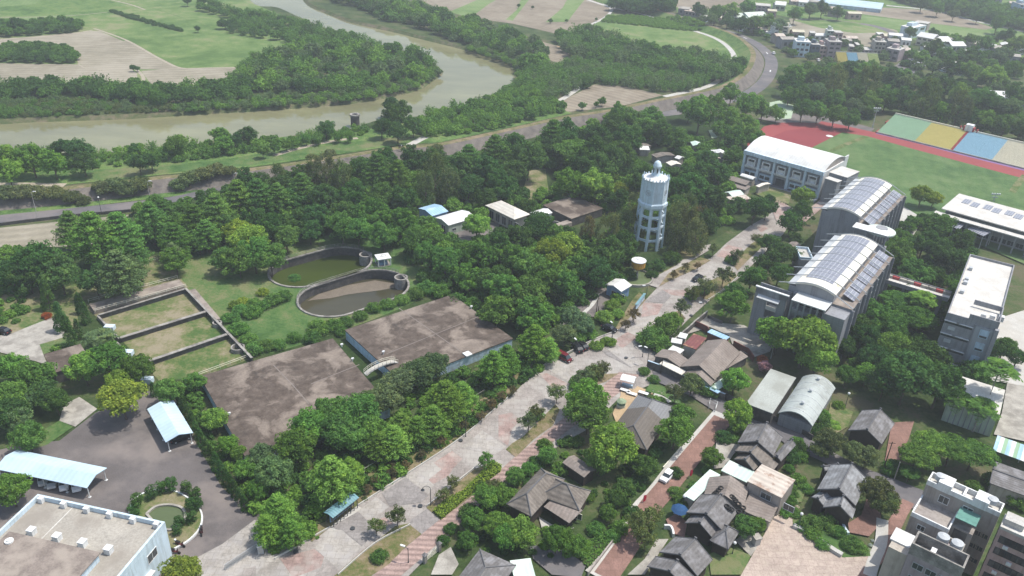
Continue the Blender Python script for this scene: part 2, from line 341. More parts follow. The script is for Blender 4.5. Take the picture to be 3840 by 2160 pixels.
def dup(root, loc, rz, label, group=None, color=None, scale=None):
    r = root.copy(); COL.objects.link(r); r.location = loc; r.rotation_euler = (0, 0, rz); r['label'] = label
    if group: r['group'] = group
    if scale is not None: r.scale = scale
    for ch in list(root.children):
        c = ch.copy(); COL.objects.link(c); c.parent = r
        if color: c.color = color
        for g in ch.children:
            d = g.copy(); COL.objects.link(d); d.parent = c
    return r
RECTS = []
class Frame:
    """a building plot: A-B is one eave at height h, C a point on the opposite eave; local x along A-B, y towards C"""
    def __init__(s, k, A, B, C, h):
        a, b, c = (G(Q(k, *p), h) for p in (A, B, C)); u = (b-a); u.z = 0; s.L = u.length; u.normalize(); n = Vector((-u.y, u.x, 0)); wv = (c-a).dot(n)
        if wv < 0: a, b = b, a; u = -u; n = -n; wv = -wv
        s.o = Vector((a.x, a.y, 0)); s.u = u; s.n = n; s.W = wv; s.h = h; s.rz = math.atan2(u.y, u.x); s.k = k; RECTS.append(s)
    def at(s, x, y, h=None, k=None):
        p = G(Q(k or s.k, x, y), s.h if h is None else h)-s.o; return (p.dot(s.u), p.dot(s.n))
def fthing(f, name, label, cat, group=None): return thing(name, label, cat, s_loc(f), f.rz, group)
def s_loc(f): return (f.o.x, f.o.y, 0)
def walls(f, parent, mat, z1, i=0.35, zr=None, ax='x', z0=0, name='wall', x0=0, x1=None, y0=0, y1=None):
    x1 = f.L if x1 is None else x1; y1 = f.W if y1 is None else y1
    x0 += i; y0 += i; x1 -= i; y1 -= i; m = MB()
    if zr is None: m.box(x0, y0, z0, x1, y1, z1)
    else:
        if ax == 'x': pts = [(x0, y0), (x0, y1), (x1, y0), (x1, y1)]; ym = (y0+y1)/2; r = [(x0, ym, zr), (x1, ym, zr)]; q = [0, 1, 2, 3]
        else: xm = (x0+x1)/2; r = [(xm, y0, zr), (xm, y1, zr)]; pts = [(x0, y0), (x1, y0), (x0, y1), (x1, y1)]
        vs = [(p[0], p[1], z0) for p in pts]+[(p[0], p[1], z1) for p in pts]+r
        m.add(vs, [(0, 1, 5, 8, 4), (2, 3, 7, 9, 6), (0, 4, 6, 2), (1, 3, 7, 5), (4, 8, 9, 6), (5, 7, 9, 8)])
    return m.obj(name, mat, parent)
def windows(parent, side, L, W, xs, zs, w=1.2, h=1.2, off=0, frame='white', pane='glass', d=.06, sill=False):
    """one window part with a pane for every opening; side: f (y=0) b (y=W) l (x=0) r (x=L)"""
    for x in xs:
        for z in zs:
            a, b2 = MB(), MB(); t = .08
            def bx(m, u0, u1, z0, z1, d0, d1):
                if side == 'f': m.box(u0, off-d1, z0, u1, off-d0, z1)
                elif side == 'b': m.box(u0, W-off+d0, z0, u1, W-off+d1, z1)
                elif side == 'l': m.box(off-d1, u0, z0, off-d0, u1, z1)
                else: m.box(L-off+d0, u0, z0, L-off+d1, u1, z1)
            bx(a, x-w/2-t, x+w/2+t, z-t, z, -.02, d*1.6); bx(a, x-w/2-t, x+w/2+t, z+h, z+h+t, -.02, d*1.6)
            bx(a, x-w/2-t, x-w/2, z, z+h, -.02, d*1.6); bx(a, x+w/2, x+w/2+t, z, z+h, -.02, d*1.6); bx(a, x-.03, x+.03, z, z+h, -.02, d*1.4)
            bx(b2, x-w/2, x+w/2, z, z+h, -.02, d*.6)
            o = a.obj('window', frame, parent); b2.obj('pane', pane, o)
def span(L, n, m=1.0):
    return [m+(L-2*m)*(i+.5)/n for i in range(n)]
def rings_parapet(f, parent, mat, z, h=.9, t=.25, x0=0, y0=0, x1=None, y1=None, name='parapet'):
    x1 = f.L if x1 is None else x1; y1 = f.W if y1 is None else y1; m = MB()
    m.box(x0, y0, z, x1, y0+t, z+h).box(x0, y1-t, z, x1, y1, z+h).box(x0, y0+t, z, x0+t, y1-t, z+h).box(x1-t, y0+t, z, x1, y1-t, z+h)
    return m.obj(name, mat, parent)
def smoothpts(P, n=4, closed=True):
    out = []; N = len(P)
    rng = range(N) if closed else range(N-1)
    for i in rng:
        if closed: p0, p1, p2, p3 = P[i-1], P[i], P[(i+1) % N], P[(i+2) % N]
        else: p0, p1, p2, p3 = P[max(i-1, 0)], P[i], P[i+1], P[min(i+2, N-1)]
        for k in range(n):
            t = k/n; out.append(tuple(.5*((2*b)+(-a+c)*t+(2*a-5*b+4*c-d)*t*t+(-a+3*b-3*c+d)*t**3) for a, b, c, d in zip(p0, p1, p2, p3)))
    if not closed: out.append(tuple(P[-1]))
    return out
def sheet(name, loops, z, mat):
    L = [[Vector((p[0], p[1], 0)) for p in l] for l in loops]; flat = [p for l in L for p in l]
    tri = tessellate_polygon(L); vs = [(p.x, p.y, z) for p in flat]; m = MB(); m.add(vs, [orient([(p.x, p.y) for p in flat], t) for t in tri]); o = m.obj(name, mat); o['kind'] = 'structure'; return o
LAY = [0.0]
def patch(name, pts, mat, z=None, sm=False, k='D', holes=()):
    """a flat piece of ground laid a few millimetres above the last one"""
    LAY[0] += .003; z = LAY[0] if z is None else z
    P = [tuple(G(Q(k, *p)))[:2] for p in pts]
    if sm: P = smoothpts(P, 4)
    return sheet(name, [P]+list(holes), z, mat)
def strip(name, pts, wd, mat, k='D', z=None, z1=None, sm=True, off=0, world=False):
    """a band of width wd along a line; z1 gives it thickness"""
    P = [tuple(p) for p in pts] if world else [tuple(G(Q(k, *p)))[:2] for p in pts]
    if sm: P = smoothpts(P, 5, False)
    Lf, Rt = [], []
    for i, p in enumerate(P):
        a = P[max(i-1, 0)]; b = P[min(i+1, len(P)-1)]; dx, dy = b[0]-a[0], b[1]-a[1]; l = math.hypot(dx, dy) or 1; nx, ny = -dy/l, dx/l
        Lf.append((p[0]+nx*(off+wd/2), p[1]+ny*(off+wd/2))); Rt.append((p[0]+nx*(off-wd/2), p[1]+ny*(off-wd/2)))
    m = MB(); n = len(P)
    if z1 is None:
        LAY[0] += .003; z = LAY[0] if z is None else z
        m.add([(x, y, z) for x, y in Lf]+[(x, y, z) for x, y in Rt], [(i, n+i, n+i+1, i+1) for i in range(n-1)])
        o = m.obj(name, mat); o['kind'] = 'structure'; return o
    z = 0 if z is None else z
    vs = [(x, y, z) for x, y in Lf]+[(x, y, z) for x, y in Rt]+[(x, y, z1) for x, y in Lf]+[(x, y, z1) for x, y in Rt]; fs = []
    for i in range(n-1): fs += [(2*n+i, 3*n+i, 3*n+i+1, 2*n+i+1), (i, 2*n+i, 2*n+i+1, i+1), (n+i, n+i+1, 3*n+i+1, 3*n+i)]
    fs += [(0, n, 3*n, 2*n), (n-1, 3*n-1, 4*n-1, 2*n-1)]
    return m.add(vs, fs).obj(name, mat)
# ================================================================ THE SETTING
def stadium(ax, ay, bx, by, r, n=14):
    a = math.atan2(by-ay, bx-ax); P = []
    for k in range(n+1): t = a-math.pi/2+math.pi*k/n; P.append((bx+r*math.cos(t), by+r*math.sin(t)))
    for k in range(n+1): t = a+math.pi/2+math.pi*k/n; P.append((ax+r*math.cos(t), ay+r*math.sin(t)))
    return P
T1 = (-62.0, 213.6, -52.6, 221.5, 9.6); T2 = (-49.6, 198.3, -39.5, 207.2, 9.7)
RIV = [(600, -25), (640, 12), (695, 18), (742, 38), (800, 62), (855, 84), (920, 106), (985, 118), (1035, 134), (1078, 150), (1098, 166), (1103, 180), (1075, 198), (1050, 215), (1000, 230), (900, 248), (850, 253), (760, 260), (650, 268), (560, 273), (430, 281), (300, 288), (150, 293), (60, 296), (0, 300), (-300, 312),
       (-300, 385), (0, 378), (60, 382), (110, 388), (200, 388), (300, 382), (400, 374), (480, 364), (560, 352), (640, 352), (700, 346), (760, 338), (830, 330), (890, 322), (960, 300), (1050, 293), (1110, 290), (1170, 277), (1230, 250), (1290, 222), (1309, 205), (1312, 182), (1290, 157), (1250, 144), (1210, 128), (1150, 112), (1060, 90), (1000, 75), (930, 60), (870, 45), (820, 25), (780, 8), (740, -25)]
rivw = smoothpts([tuple(G(p))[:2] for p in RIV], 4)
S1 = stadium(*T1); S2 = stadium(*T2)
sheet('ground', [[(-2500, -400), (2500, -400), (2500, 4500), (-2500, 4500)], rivw, S1, S2], 0, 'earth')
# the river: water 1.6 m down, sloping banks
def inset(P, d):
    n = len(P); a = sum(P[i][0]*P[(i+1) % n][1]-P[(i+1) % n][0]*P[i][1] for i in range(n)); s = 1 if a > 0 else -1; o = []
    for i in range(n):
        p, q = P[i-1], P[(i+1) % n]; dx, dy = q[0]-p[0], q[1]-p[1]; l = math.hypot(dx, dy) or 1; o.append((P[i][0]-s*dy/l*d, P[i][1]+s*dx/l*d))
    return o
ri = inset(rivw, 2.6); n = len(rivw)
m = MB(); m.add([(x, y, 0) for x, y in rivw]+[(x, y, -1.9) for x, y in ri], [(i, (i+1) % n, n+(i+1) % n, n+i) for i in range(n)]); o = m.obj('river_bank', 'bank'); o['kind'] = 'structure'
o = sheet('river', [inset(rivw, .4)], -1.6, 'river')
# far bank fields, west of the river
patch('field', [(-300, -40), (480, -30), (600, -25), (640, 10), (700, 35), (660, 130), (600, 175), (560, 215), (300, 215), (0, 212), (-300, 215)], 'field_green')
patch('field', [(-60, -30), (180, -30), (330, 20), (250, 38), (60, 42), (-60, 30)], 'weeds'); patch('field', [(600, 0), (680, 40), (760, 60), (900, 110), (880, 150), (760, 152), (690, 150), (600, 172), (590, 100)], 'field_green'); patch('field', [(-60, -30), (120, -30), (90, 10), (-60, 22)], 'field_bright')
patch('field', [(45, 43), (160, 38), (175, 52), (120, 62), (60, 62)], 'field_bright')
patch('field', [(-80, 104), (80, 92), (232, 78), (250, 78), (322, 108), (310, 112), (180, 118), (90, 120), (-80, 122)], 'field_soil')
patch('field', [(175, 119), (318, 103), (455, 172), (448, 176), (240, 172), (198, 160)], 'field_soil')
patch('field', [(-80, 157), (40, 160), (200, 162), (330, 172), (345, 185), (345, 212), (200, 209), (-80, 207)], 'field_soil')
patch('field', [(355, 178), (455, 172), (605, 169), (560, 205), (470, 214), (380, 212)], 'field_soil')
patch('field', [(376, 215), (470, 215), (430, 236), (400, 230)], 'field_soil_dark')
strip('path', [(235, 72), (250, 76), (322, 103), (400, 147), (455, 171), (520, 171), (610, 169)], 1.5, 'dirt')
strip('path', [(340, 172), (358, 190), (360, 205), (345, 222)], 1.8, 'dirt'); strip('path', [(232, 76), (160, 88), (60, 96), (-40, 100)], 1.6, 'dirt'); strip('path', [(196, 160), (215, 172), (240, 172), (330, 171)], .8, 'dirt'); strip('path', [(318, 103), (250, 112), (178, 118)], .9, 'dirt'); strip('path', [(545, 22), (640, 50), (720, 80)], 1.0, 'weeds'); strip('path', [(380, 18), (460, 45), (550, 72)], 1.0, 'weeds')
strip('path', [(-60, 46), (150, 41), (270, 31)], 1.0, 'dirt'); strip('path', [(280, 0), (330, 12), (365, 25)], 1.4, 'dirt')
# fields across the river, north
patch('field', [(1000, -25), (1560, -25), (1545, 25), (1525, 45), (1435, 94), (1400, 85), (1290, 60), (1190, 45), (1100, 20)], 'field_soil_dark')
patch('field', [(1372, 56), (1415, 20), (1440, -25), (1490, -25), (1462, 10), (1443, 34), (1428, 55)], 'field_bright'); patch('field', [(1130, 30), (1200, 0), (1225, -25), (1290, -25), (1230, 10), (1190, 40), (1165, 40)], 'field_bright')
patch('field', [(1272, 50), (1300, 25), (1320, -25), (1345, -25), (1330, 0), (1290, 52)], 'field_bright')
patch('field', [(1258, 80), (1300, 88), (1400, 115), (1440, 140), (1460, 165), (1420, 168), (1380, 150), (1330, 125)], 'field_soil_dark')
patch('field', [(1500, 55), (1535, 36), (1600, 38), (1680, 46), (1745, 66), (1800, 83), (1850, 108), (1874, 130), (1866, 147), (1780, 140), (1600, 124), (1470, 100)], 'field_green')
patch('field', [(1600, 118), (1700, 128), (1790, 136), (1868, 142), (1862, 190), (1700, 170), (1560, 130)], 'weeds')
patch('field', [(1494, 213), (1412, 255), (1398, 262), (1425, 282), (1560, 268), (1668, 240), (1590, 221), (1540, 214)], 'field_soil_dark')
strip('path', [(1518, 10), (1538, 24), (1522, 44), (1480, 65), (1456, 78), (1435, 94)], 2.4, 'concrete_pale')
strip('path', [(1400, 258), (1425, 243), (1460, 219)], 3.0, 'concrete_pale'); strip('path', [(1403, 115), (1430, 132), (1470, 170)], 2.5, 'sand')
patch('field', [(1690, -30), (2000, -30), (1900, 20), (1800, 24), (1700, 18)], 'field_soil_dark'); patch('field', [(1700, 18), (1800, 24), (1850, 20), (1800, 30), (1705, 34)], 'field_green')
# the town side fields
patch('ground', [(1900, 28), (2576, 150), (2700, 190), (2700, -30), (1850, -30)], 'weeds'); patch('field', [(1985, 47), (2100, 50), (2190, 62), (2255, 76), (2272, 95), (2290, 130), (2100, 108), (2000, 95)], 'field_soil')
patch('field', [(1990, 50), (2100, 51), (2200, 65), (2262, 82), (2150, 84), (2060, 70)], 'field_green')
patch('field', [(2135, 18), (2250, 20), (2360, 28), (2500, 70), (2480, 75), (2350, 60), (2170, 36)], 'field_soil_dark'); patch('field', [(2150, 38), (2350, 60), (2490, 78), (2500, 105), (2400, 95), (2230, 70), (2170, 55)], 'field_bright')
strip('road', [(2165, 60), (2200, 66), (2235, 78), (2258, 92), (2272, 118)], 7, 'asphalt'); strip('road', [(2230, 14), (2360, 28), (2440, 50), (2576, 80)], 5, 'concrete_pale')
patch('pavement', [(2225, 185), (2280, 145), (2330, 150), (2340, 160), (2300, 185), (2260, 200)], 'asphalt')
patch('field', [(2430, 15), (2576, 40), (2576, 65), (2480, 40)], 'field_green')
# river meadow between the river and the levee
patch('field', [(-300, 385), (0, 384), (110, 392), (300, 386), (560, 358), (900, 330), (1100, 296), (1290, 228), (1330, 250), (1440, 285), (1290, 320), (1110, 358), (1000, 366), (870, 386), (640, 420), (410, 440), (160, 466), (-300, 500)], 'weeds')
patch('lawn', [(170, 430), (300, 425), (480, 410), (560, 402), (700, 380), (860, 362), (1000, 345), (1060, 336), (1030, 356), (860, 384), (640, 416), (400, 438), (170, 462)], 'lawn')
strip('path', [(-60, 468), (60, 468), (160, 470)], 6, 'dirt'); strip('path', [(690, 392), (760, 372), (840, 355), (900, 348)], 2.4, 'dirt'); strip('path', [(1030, 366), (1060, 350), (1072, 345)], 3.5, 'concrete_pale')
# the levee: a bank 4 m high with a concrete face towards the town
LV = [(-400, 500), (-100, 492), (0, 484), (160, 470), (410, 443), (640, 422), (877, 388), (1000, 369), (1110, 359), (1288, 321), (1421, 292), (1528, 276), (1641, 252), (1740, 232), (1821, 212), (1868, 182), (1888, 147), (1884, 122), (1858, 97), (1820, 78), (1770, 62), (1691, 38), (1640, 22), (1560, 5), (1480, -20)]
LH = 3.4
lv = smoothpts([tuple(G(p, LH))[:2] for p in LV], 6, False)
prof = [(6.5, 0.0), (0.2, LH), (-3.0, LH+.02), (-8.5, 0.0)]
LVA = np.array(lv)
def LZ(x, y):
    """height of the land at a point: the levee rises above the plain"""
    d = np.hypot(LVA[:, 0]-x, LVA[:, 1]-y); i = int(d.argmin())
    if d[i] > 14: return 0.0
    a, b = LVA[max(i-1, 0)], LVA[min(i+1, len(LVA)-1)]; t = (b-a)/np.hypot(*(b-a)); o = -(x-LVA[i][0])*t[1]+(y-LVA[i][1])*t[0]
    return float(np.interp(o, [-8.5, -3.0, .2, 6.5], [0, LH, LH, 0]))
rows = []
for i, p in enumerate(lv):
    a = lv[max(i-1, 0)]; b_ = lv[min(i+1, len(lv)-1)]; dx, dy = b_[0]-a[0], b_[1]-a[1]; l = math.hypot(dx, dy); nx, ny = -dy/l, dx/l
    rows.append([(p[0]+nx*o_, p[1]+ny*o_, z_) for o_, z_ in prof])
for nm, c0, mt in (('embankment', 0, 'weeds'), ('embankment_top', 1, 'verge'), ('embankment_face', 2, 'levee')):
    m = MB(); n = len(rows); m.add([r_[c0] for r_ in rows]+[r_[c0+1] for r_ in rows], [(i, n+i, n+i+1, i+1) for i in range(n-1)]); o = m.obj(nm, mt); o['kind'] = 'structure'
i0 = next(i for i, p in enumerate(lv) if p[0] > G((1560, 265), 4).x)
strip('road', [(r_[1][0], r_[1][1]) for r_ in rows[i0+8:]], 3.5, 'concrete_pale', world=True, sm=False, off=9.5)
strip('road', [(r_[3][0], r_[3][1]) for r_ in rows[i0-12:]], 7.5, 'asphalt', world=True, sm=False, off=-4.4)
mk = MB()
for k, i in enumerate(range(i0+26, len(rows)-16, 9)):
    p = rows[i][3]; q = rows[i][2]; d = Vector((p[0]-q[0], p[1]-q[1], 0)).normalized(); t = Vector((-d.y, d.x, 0)); c = Vector(p)+d*4.4; c.z = LAY[0]+.006
    mk.add([tuple(c+d*sx*.35+t*sy*2.2) for sx, sy in ((-1, -1), (1, -1), (1, 1), (-1, 1))], [(0, 1, 2, 3)])
o = mk.obj('road_marking', 'white'); o['kind'] = 'structure'
# levee road at the left with its shoulder and the sand plot
patch('verge', [(-100, 495), (160, 478), (420, 455), (640, 430), (700, 430), (560, 480), (350, 505), (0, 545), (-100, 552)], 'weeds')
strip('road', [(-120, 567), (0, 553), (170, 536), (345, 517), (450, 503), (560, 478), (700, 452), (860, 425), (1040, 405), (1200, 372)], 7.5, 'asphalt')
patch('field', [(-80, 582), (0, 574), (170, 556), (340, 540), (360, 600), (200, 620), (60, 625), (-80, 632)], 'field_soil')
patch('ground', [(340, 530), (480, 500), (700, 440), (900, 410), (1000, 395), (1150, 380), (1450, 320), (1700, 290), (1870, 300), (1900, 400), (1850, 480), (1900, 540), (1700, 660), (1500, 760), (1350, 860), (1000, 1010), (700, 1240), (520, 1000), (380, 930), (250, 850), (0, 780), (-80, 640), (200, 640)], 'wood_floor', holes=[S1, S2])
patch('lawn', [(1330, 430), (1372, 425), (1380, 480), (1340, 520), (1310, 500)], 'dry_lawn')
patch('ground', [(1060, 575), (1150, 560), (1260, 560), (1240, 600), (1150, 615), (1090, 600)], 'asphalt_brown')
# grass round the tanks and filter beds
patch('lawn', [(420, 650), (540, 625), (660, 610), (760, 600), (900, 590), (1020, 610), (1080, 680), (1080, 740), (870, 830), (630, 900), (560, 860), (470, 740), (440, 700)], 'lawn', sm=True, holes=[S1, S2])
patch('ground', [(120, 740), (400, 640), (480, 730), (640, 900), (505, 950), (400, 960), (300, 850), (200, 760)], 'dry_lawn')
patch('lawn', [(-40, 740), (100, 720), (190, 760), (200, 830), (30, 850), (-40, 800)], 'dry_lawn'); patch('lawn', [(95, 865), (145, 845), (180, 865), (110, 893)], 'lawn')
patch('yard', [(30, 840), (130, 800), (165, 820), (160, 850), (100, 868), (120, 920), (90, 910), (-30, 880), (-30, 850)], 'concrete')
# depot yard
patch('yard', [(-80, 1150), (60, 1120), (150, 1110), (240, 1040), (370, 985), (440, 1000), (490, 1110), (560, 1230), (660, 1300), (640, 1330), (500, 1410), (440, 1500), (-80, 1500)], 'asphalt_brown')
patch('yard', [(150, 1060), (160, 1020), (200, 1000), (245, 1030), (190, 1075)], 'concrete'); patch('lawn', [(60, 1110), (150, 1060), (185, 1075), (120, 1120), (60, 1140)], 'lawn')
patch('yard', [(500, 1402), (560, 1370), (640, 1310), (720, 1320), (760, 1380), (640, 1449), (560, 1500), (430, 1500), (440, 1440)], 'paver_light')
# the avenue
patch('pavement', [(500, 1520), (615, 1435), (697, 1406), (831, 1329), (901, 1273), (1021, 1196), (1161, 1103), (1288, 996), (1355, 926), (1431, 893), (1488, 860), (1548, 830), (1598, 783), (1655, 723), (1738, 672), (1788, 650), (1828, 612), (1888, 568), (1932, 543), (1960, 515), (2010, 530), (1970, 590), (1900, 660), (1860, 700), (1781, 760), (1730, 806), (1660, 880), (1640, 935), (1720, 970), (1660, 960), (1560, 1000), (1480, 1080), (1288, 1193), (1144, 1333), (980, 1500)], 'paver')
for c_, l in (('paver_pink', [QL('c12', (180, 1320), (440, 1250), (515, 1310), (490, 1390), (280, 1470)), QL('c12', (880, 1050), (970, 1010), (1040, 1060), (900, 1110)), QL('c12', (1340, 600), (1480, 510), (1560, 570), (1490, 640), (1450, 700), (1340, 760), (1300, 730), (1400, 650)),
            QL('c12', (1830, 240), (1932, 220), (1990, 280), (1932, 350), (1900, 470), (1830, 420)), QL('c21', (200, 1370), (260, 1370), (440, 1460), (300, 1480)), QL('c21', (760, 1130), (870, 1060), (955, 1100), (830, 1185)),
            QL('c21', (990, 840), (1140, 850), (1100, 930), (975, 950)), QL('c21', (1130, 740), (1370, 745), (1380, 810), (1200, 780)), QL('c21', (1540, 490), (1620, 400), (1740, 430), (1640, 510)), QL('c21', (1840, 270), (1900, 250), (1932, 280), (1880, 310))]),
        ('paver_light', [QL('c12', (440, 1240), (640, 1100), (800, 1240), (600, 1390), (515, 1310)), QL('c12', (770, 965), (910, 860), (1005, 935), (850, 1045)), QL('c12', (1130, 705), (1220, 655), (1345, 770), (1300, 840)), QL('c12', (1545, 485), (1710, 355), (1890, 480), (1800, 540)),
            QL('c12', (0, 1280), (150, 1290), (260, 1449), (0, 1470)), QL('c21', (250, 1330), (400, 1250), (620, 1449), (480, 1480)), QL('c21', (700, 1180), (830, 1190), (1000, 1300), (900, 1330)), QL('c21', (950, 960), (1100, 940), (1050, 1020), (900, 1050)), QL('c21', (1380, 620), (1500, 550), (1560, 600), (1440, 650))]),
        ('paver_grey', [QL('c12', (560, 1090), (770, 970), (850, 1050), (900, 1130), (800, 1230), (650, 1110)), QL('c12', (950, 830), (1130, 710), (1300, 850), (1250, 900), (1010, 930)), QL('c21', (620, 1150), (780, 1240), (900, 1330), (720, 1240)), QL('c21', (1000, 830), (1140, 745), (1200, 790), (1150, 845)), QL('c12', (1170, 1030), (1290, 950), (1390, 1030), (1250, 1140), (1160, 1070))])):
    for p in l: patch('pavement', p, c_)
patch('pavement', [(941, 1449), (1061, 1346), (1107, 1309), (1164, 1269), (1224, 1219), (1271, 1173), (1298, 1149), (1400, 1068), (1480, 1003), (1517, 973), (1557, 938), (1610, 945), (1590, 962), (1560, 988), (1431, 1083), (1288, 1193), (1144, 1333), (1011, 1449), (960, 1500), (890, 1500)], 'stripe')
for p in (QL('c12', (600, 1449), (800, 1270), (940, 1170), (1050, 1080), (1150, 1060), (1250, 1140), (1140, 1230), (1000, 1370), (880, 1449), (800, 1530), (500, 1530)), QL('c12', (1285, 940), (1400, 840), (1500, 770), (1650, 650), (1790, 590), (1850, 630), (1740, 760), (1560, 905), (1395, 1030)),
          QL('c12', (1885, 500), (1932, 455), (2020, 400), (2120, 300), (2220, 200), (2260, 160), (2290, 200), (2240, 320), (2100, 420), (1960, 560)), QL('c21', (540, 1420), (700, 1380), (810, 1375), (700, 1440), (600, 1470)),
          QL('c21', (960, 1180), (1000, 1060), (1180, 930), (1260, 900), (1310, 960), (1200, 1040), (1060, 1170)), QL('c21', (1390, 760), (1440, 700), (1660, 600), (1700, 640), (1500, 820), (1440, 810)), QL('c21', (1660, 540), (1800, 400), (1900, 330), (1930, 380), (1800, 500), (1700, 600)),
          QL('c12', (420, 1200), (560, 1090), (770, 920), (1130, 690), (1300, 580), (1550, 400), (1750, 230), (1932, 80), (1900, 20), (1700, 120), (1400, 350), (1200, 520), (1000, 600), (820, 700), (780, 850), (520, 1050), (380, 1100)), QL('c21', (0, 1449), (60, 1400), (240, 1310), (180, 1290), (0, 1390)),
          QL('c21', (770, 1050), (900, 830), (960, 760), (1010, 820), (900, 940), (790, 1060)), QL('c21', (1080, 700), (1150, 600), (1300, 520), (1420, 500), (1500, 520), (1380, 590), (1200, 670), (1090, 730))):
    patch('verge', p, 'verge')
patch('ground', QL('c21', (480, 850), (600, 690), (700, 720), (760, 780), (740, 860), (640, 950), (520, 940)), 'asphalt_brown'); strip('path', QL('c21', (540, 920), (610, 850), (650, 770)), 1.1, 'concrete_pale'); patch('yard', QL('c21', (340, 1020), (380, 870), (440, 900), (420, 1000)), 'concrete_pale')
patch('pavement', QL('c21', (1010, 700), (1090, 640), (1240, 560), (1330, 470), (1450, 410), (1500, 400), (1480, 450), (1330, 540), (1180, 620), (1100, 730)), 'paver')
patch('pavement', QL('c21', (960, 600), (1060, 590), (1100, 640), (1020, 700)), 'paver_grey'); patch('lawn', QL('c21', (1230, 460), (1300, 430), (1400, 445), (1380, 500), (1270, 520)), 'verge')
# quarter on the right of the avenue
patch('ground', [(1600, 790), (1960, 590), (2250, 420), (2600, 520), (2750, 560), (2750, 1600), (1050, 1600), (1180, 1320), (1440, 1085), (1560, 990), (1650, 955)], 'earth', z=.004)
patch('yard', QL('z3', (850, 100), (1060, 190), (1340, 215), (1640, 390), (1720, 470), (1680, 560), (1450, 640), (1190, 460), (1150, 350), (900, 240), (620, 330), (560, 300), (700, 180)), 'concrete')
patch('yard', QL('c31', (0, 840), (60, 960), (240, 1040), (330, 1000), (260, 900), (100, 830)), 'paver_pink', z=LAY[0]-.003)
patch('road', [(1640, 935), (1665, 940), (1700, 950), (1780, 988), (1830, 1015), (1880, 1040), (1985, 1075), (2040, 1110), (2085, 1135), (2170, 1180), (2230, 1200), (2330, 1240), (2300, 1285), (2230, 1240), (2150, 1205), (2060, 1160), (1990, 1130), (1930, 1085), (1850, 1060), (1810, 1045), (1740, 1000), (1650, 962)], 'asphalt')
patch('yard', QL('z2', (600, 290), (730, 340), (700, 430), (540, 700), (300, 900), (230, 700), (350, 430), (350, 340), (560, 330)), 'sand')
patch('lawn', QL('z2', (800, 240), (1000, 300), (1200, 400), (1280, 560), (1100, 540), (1000, 430), (850, 400), (720, 360)), 'lawn'); strip('path', QL('z2', (850, 415), (960, 450), (1095, 530)), 1.1, 'concrete_pale')
strip('path', QL('c22', (610, 1449), (820, 1180), (960, 950), (1080, 820), (1260, 590), (1570, 225)), 3.2, 'concrete_pale', off=0)
strip('path', QL('c22', (700, 1470), (900, 1180), (1030, 950), (1130, 830), (1350, 560), (1590, 270)), 4.3, 'brick')
patch('yard', QL('c22', (1160, 1030), (1250, 980), (1320, 1060), (1300, 1170), (1200, 1130)), 'brick'); patch('lawn', QL('c22', (1480, 1300), (1600, 1230), (1800, 1300), (1740, 1449), (1500, 1449)), 'lawn'); patch('yard', QL('c22', (1680, 1190), (1800, 1100), (1880, 1200), (1800, 1310)), 'concrete')
patch('lawn', QL('c22', (560, 1200), (760, 1100), (800, 1140), (560, 1400), (520, 1340)), 'lawn'); patch('yard', QL('c22', (130, 1230), (330, 1230), (560, 1370), (520, 1470), (300, 1449), (160, 1330)), 'asphalt')
patch('yard', QL('c22', (200, 1010), (300, 1070), (460, 1100), (520, 1040), (470, 1090), (350, 1150), (230, 1120)), 'concrete_pale'); patch('yard', QL('c12', (1380, 1300), (1470, 1240), (1530, 1370), (1480, 1449), (1320, 1449)), 'concrete')
patch('yard', QL('c22', (1000, 1330), (1090, 1180), (1180, 1180), (1000, 1449), (870, 1449)), 'concrete'); patch('yard', QL('c22', (1540, 440), (1620, 400), (1720, 470), (1600, 640), (1520, 650)), 'concrete')
patch('plaza', [(1958, 1284), (1992, 1303), (1994, 1330), (2068, 1367), (2119, 1404), (2192, 1403), (2180, 1500), (1830, 1500), (1864, 1449)], 'plaza')
patch('yard', QL('c32', (740, 880), (700, 1000), (600, 1060), (610, 1130), (760, 1160), (850, 1060), (850, 900)), 'brick'); patch('yard', QL('c32', (880, 590), (930, 300), (1100, 290), (1060, 420), (960, 640)), 'brick')
patch('path', QL('c32', (1010, 875), (1100, 915), (1050, 1000), (930, 1250), (850, 1370), (720, 1500), (640, 1500), (830, 1250), (880, 1080)), 'brick'); strip('path', QL('c32', (860, 1030), (850, 1200), (800, 1330), (760, 1460)), 2.2, 'concrete_pale')
patch('lawn', QL('c32', (470, 150), (560, 180), (640, 220), (600, 330), (520, 380), (430, 340)), 'dry_lawn'); patch('lawn', QL('c32', (180, 1020), (260, 1020), (560, 1100), (760, 1250), (770, 1310), (560, 1320), (400, 1180), (190, 1080)), 'lawn')
patch('lawn', QL('c32', (150, 800), (250, 720), (300, 760), (250, 900), (120, 930)), 'lawn')
patch('yard', QL('c32', (1820, -100), (2100, -200), (2100, 480), (1700, 390), (1760, 230)), 'concrete'); patch('yard', QL('c31', (1620, 1000), (1932, 900), (2100, 900), (2100, 1500), (1600, 1420), (1600, 1300)), 'concrete_pale')
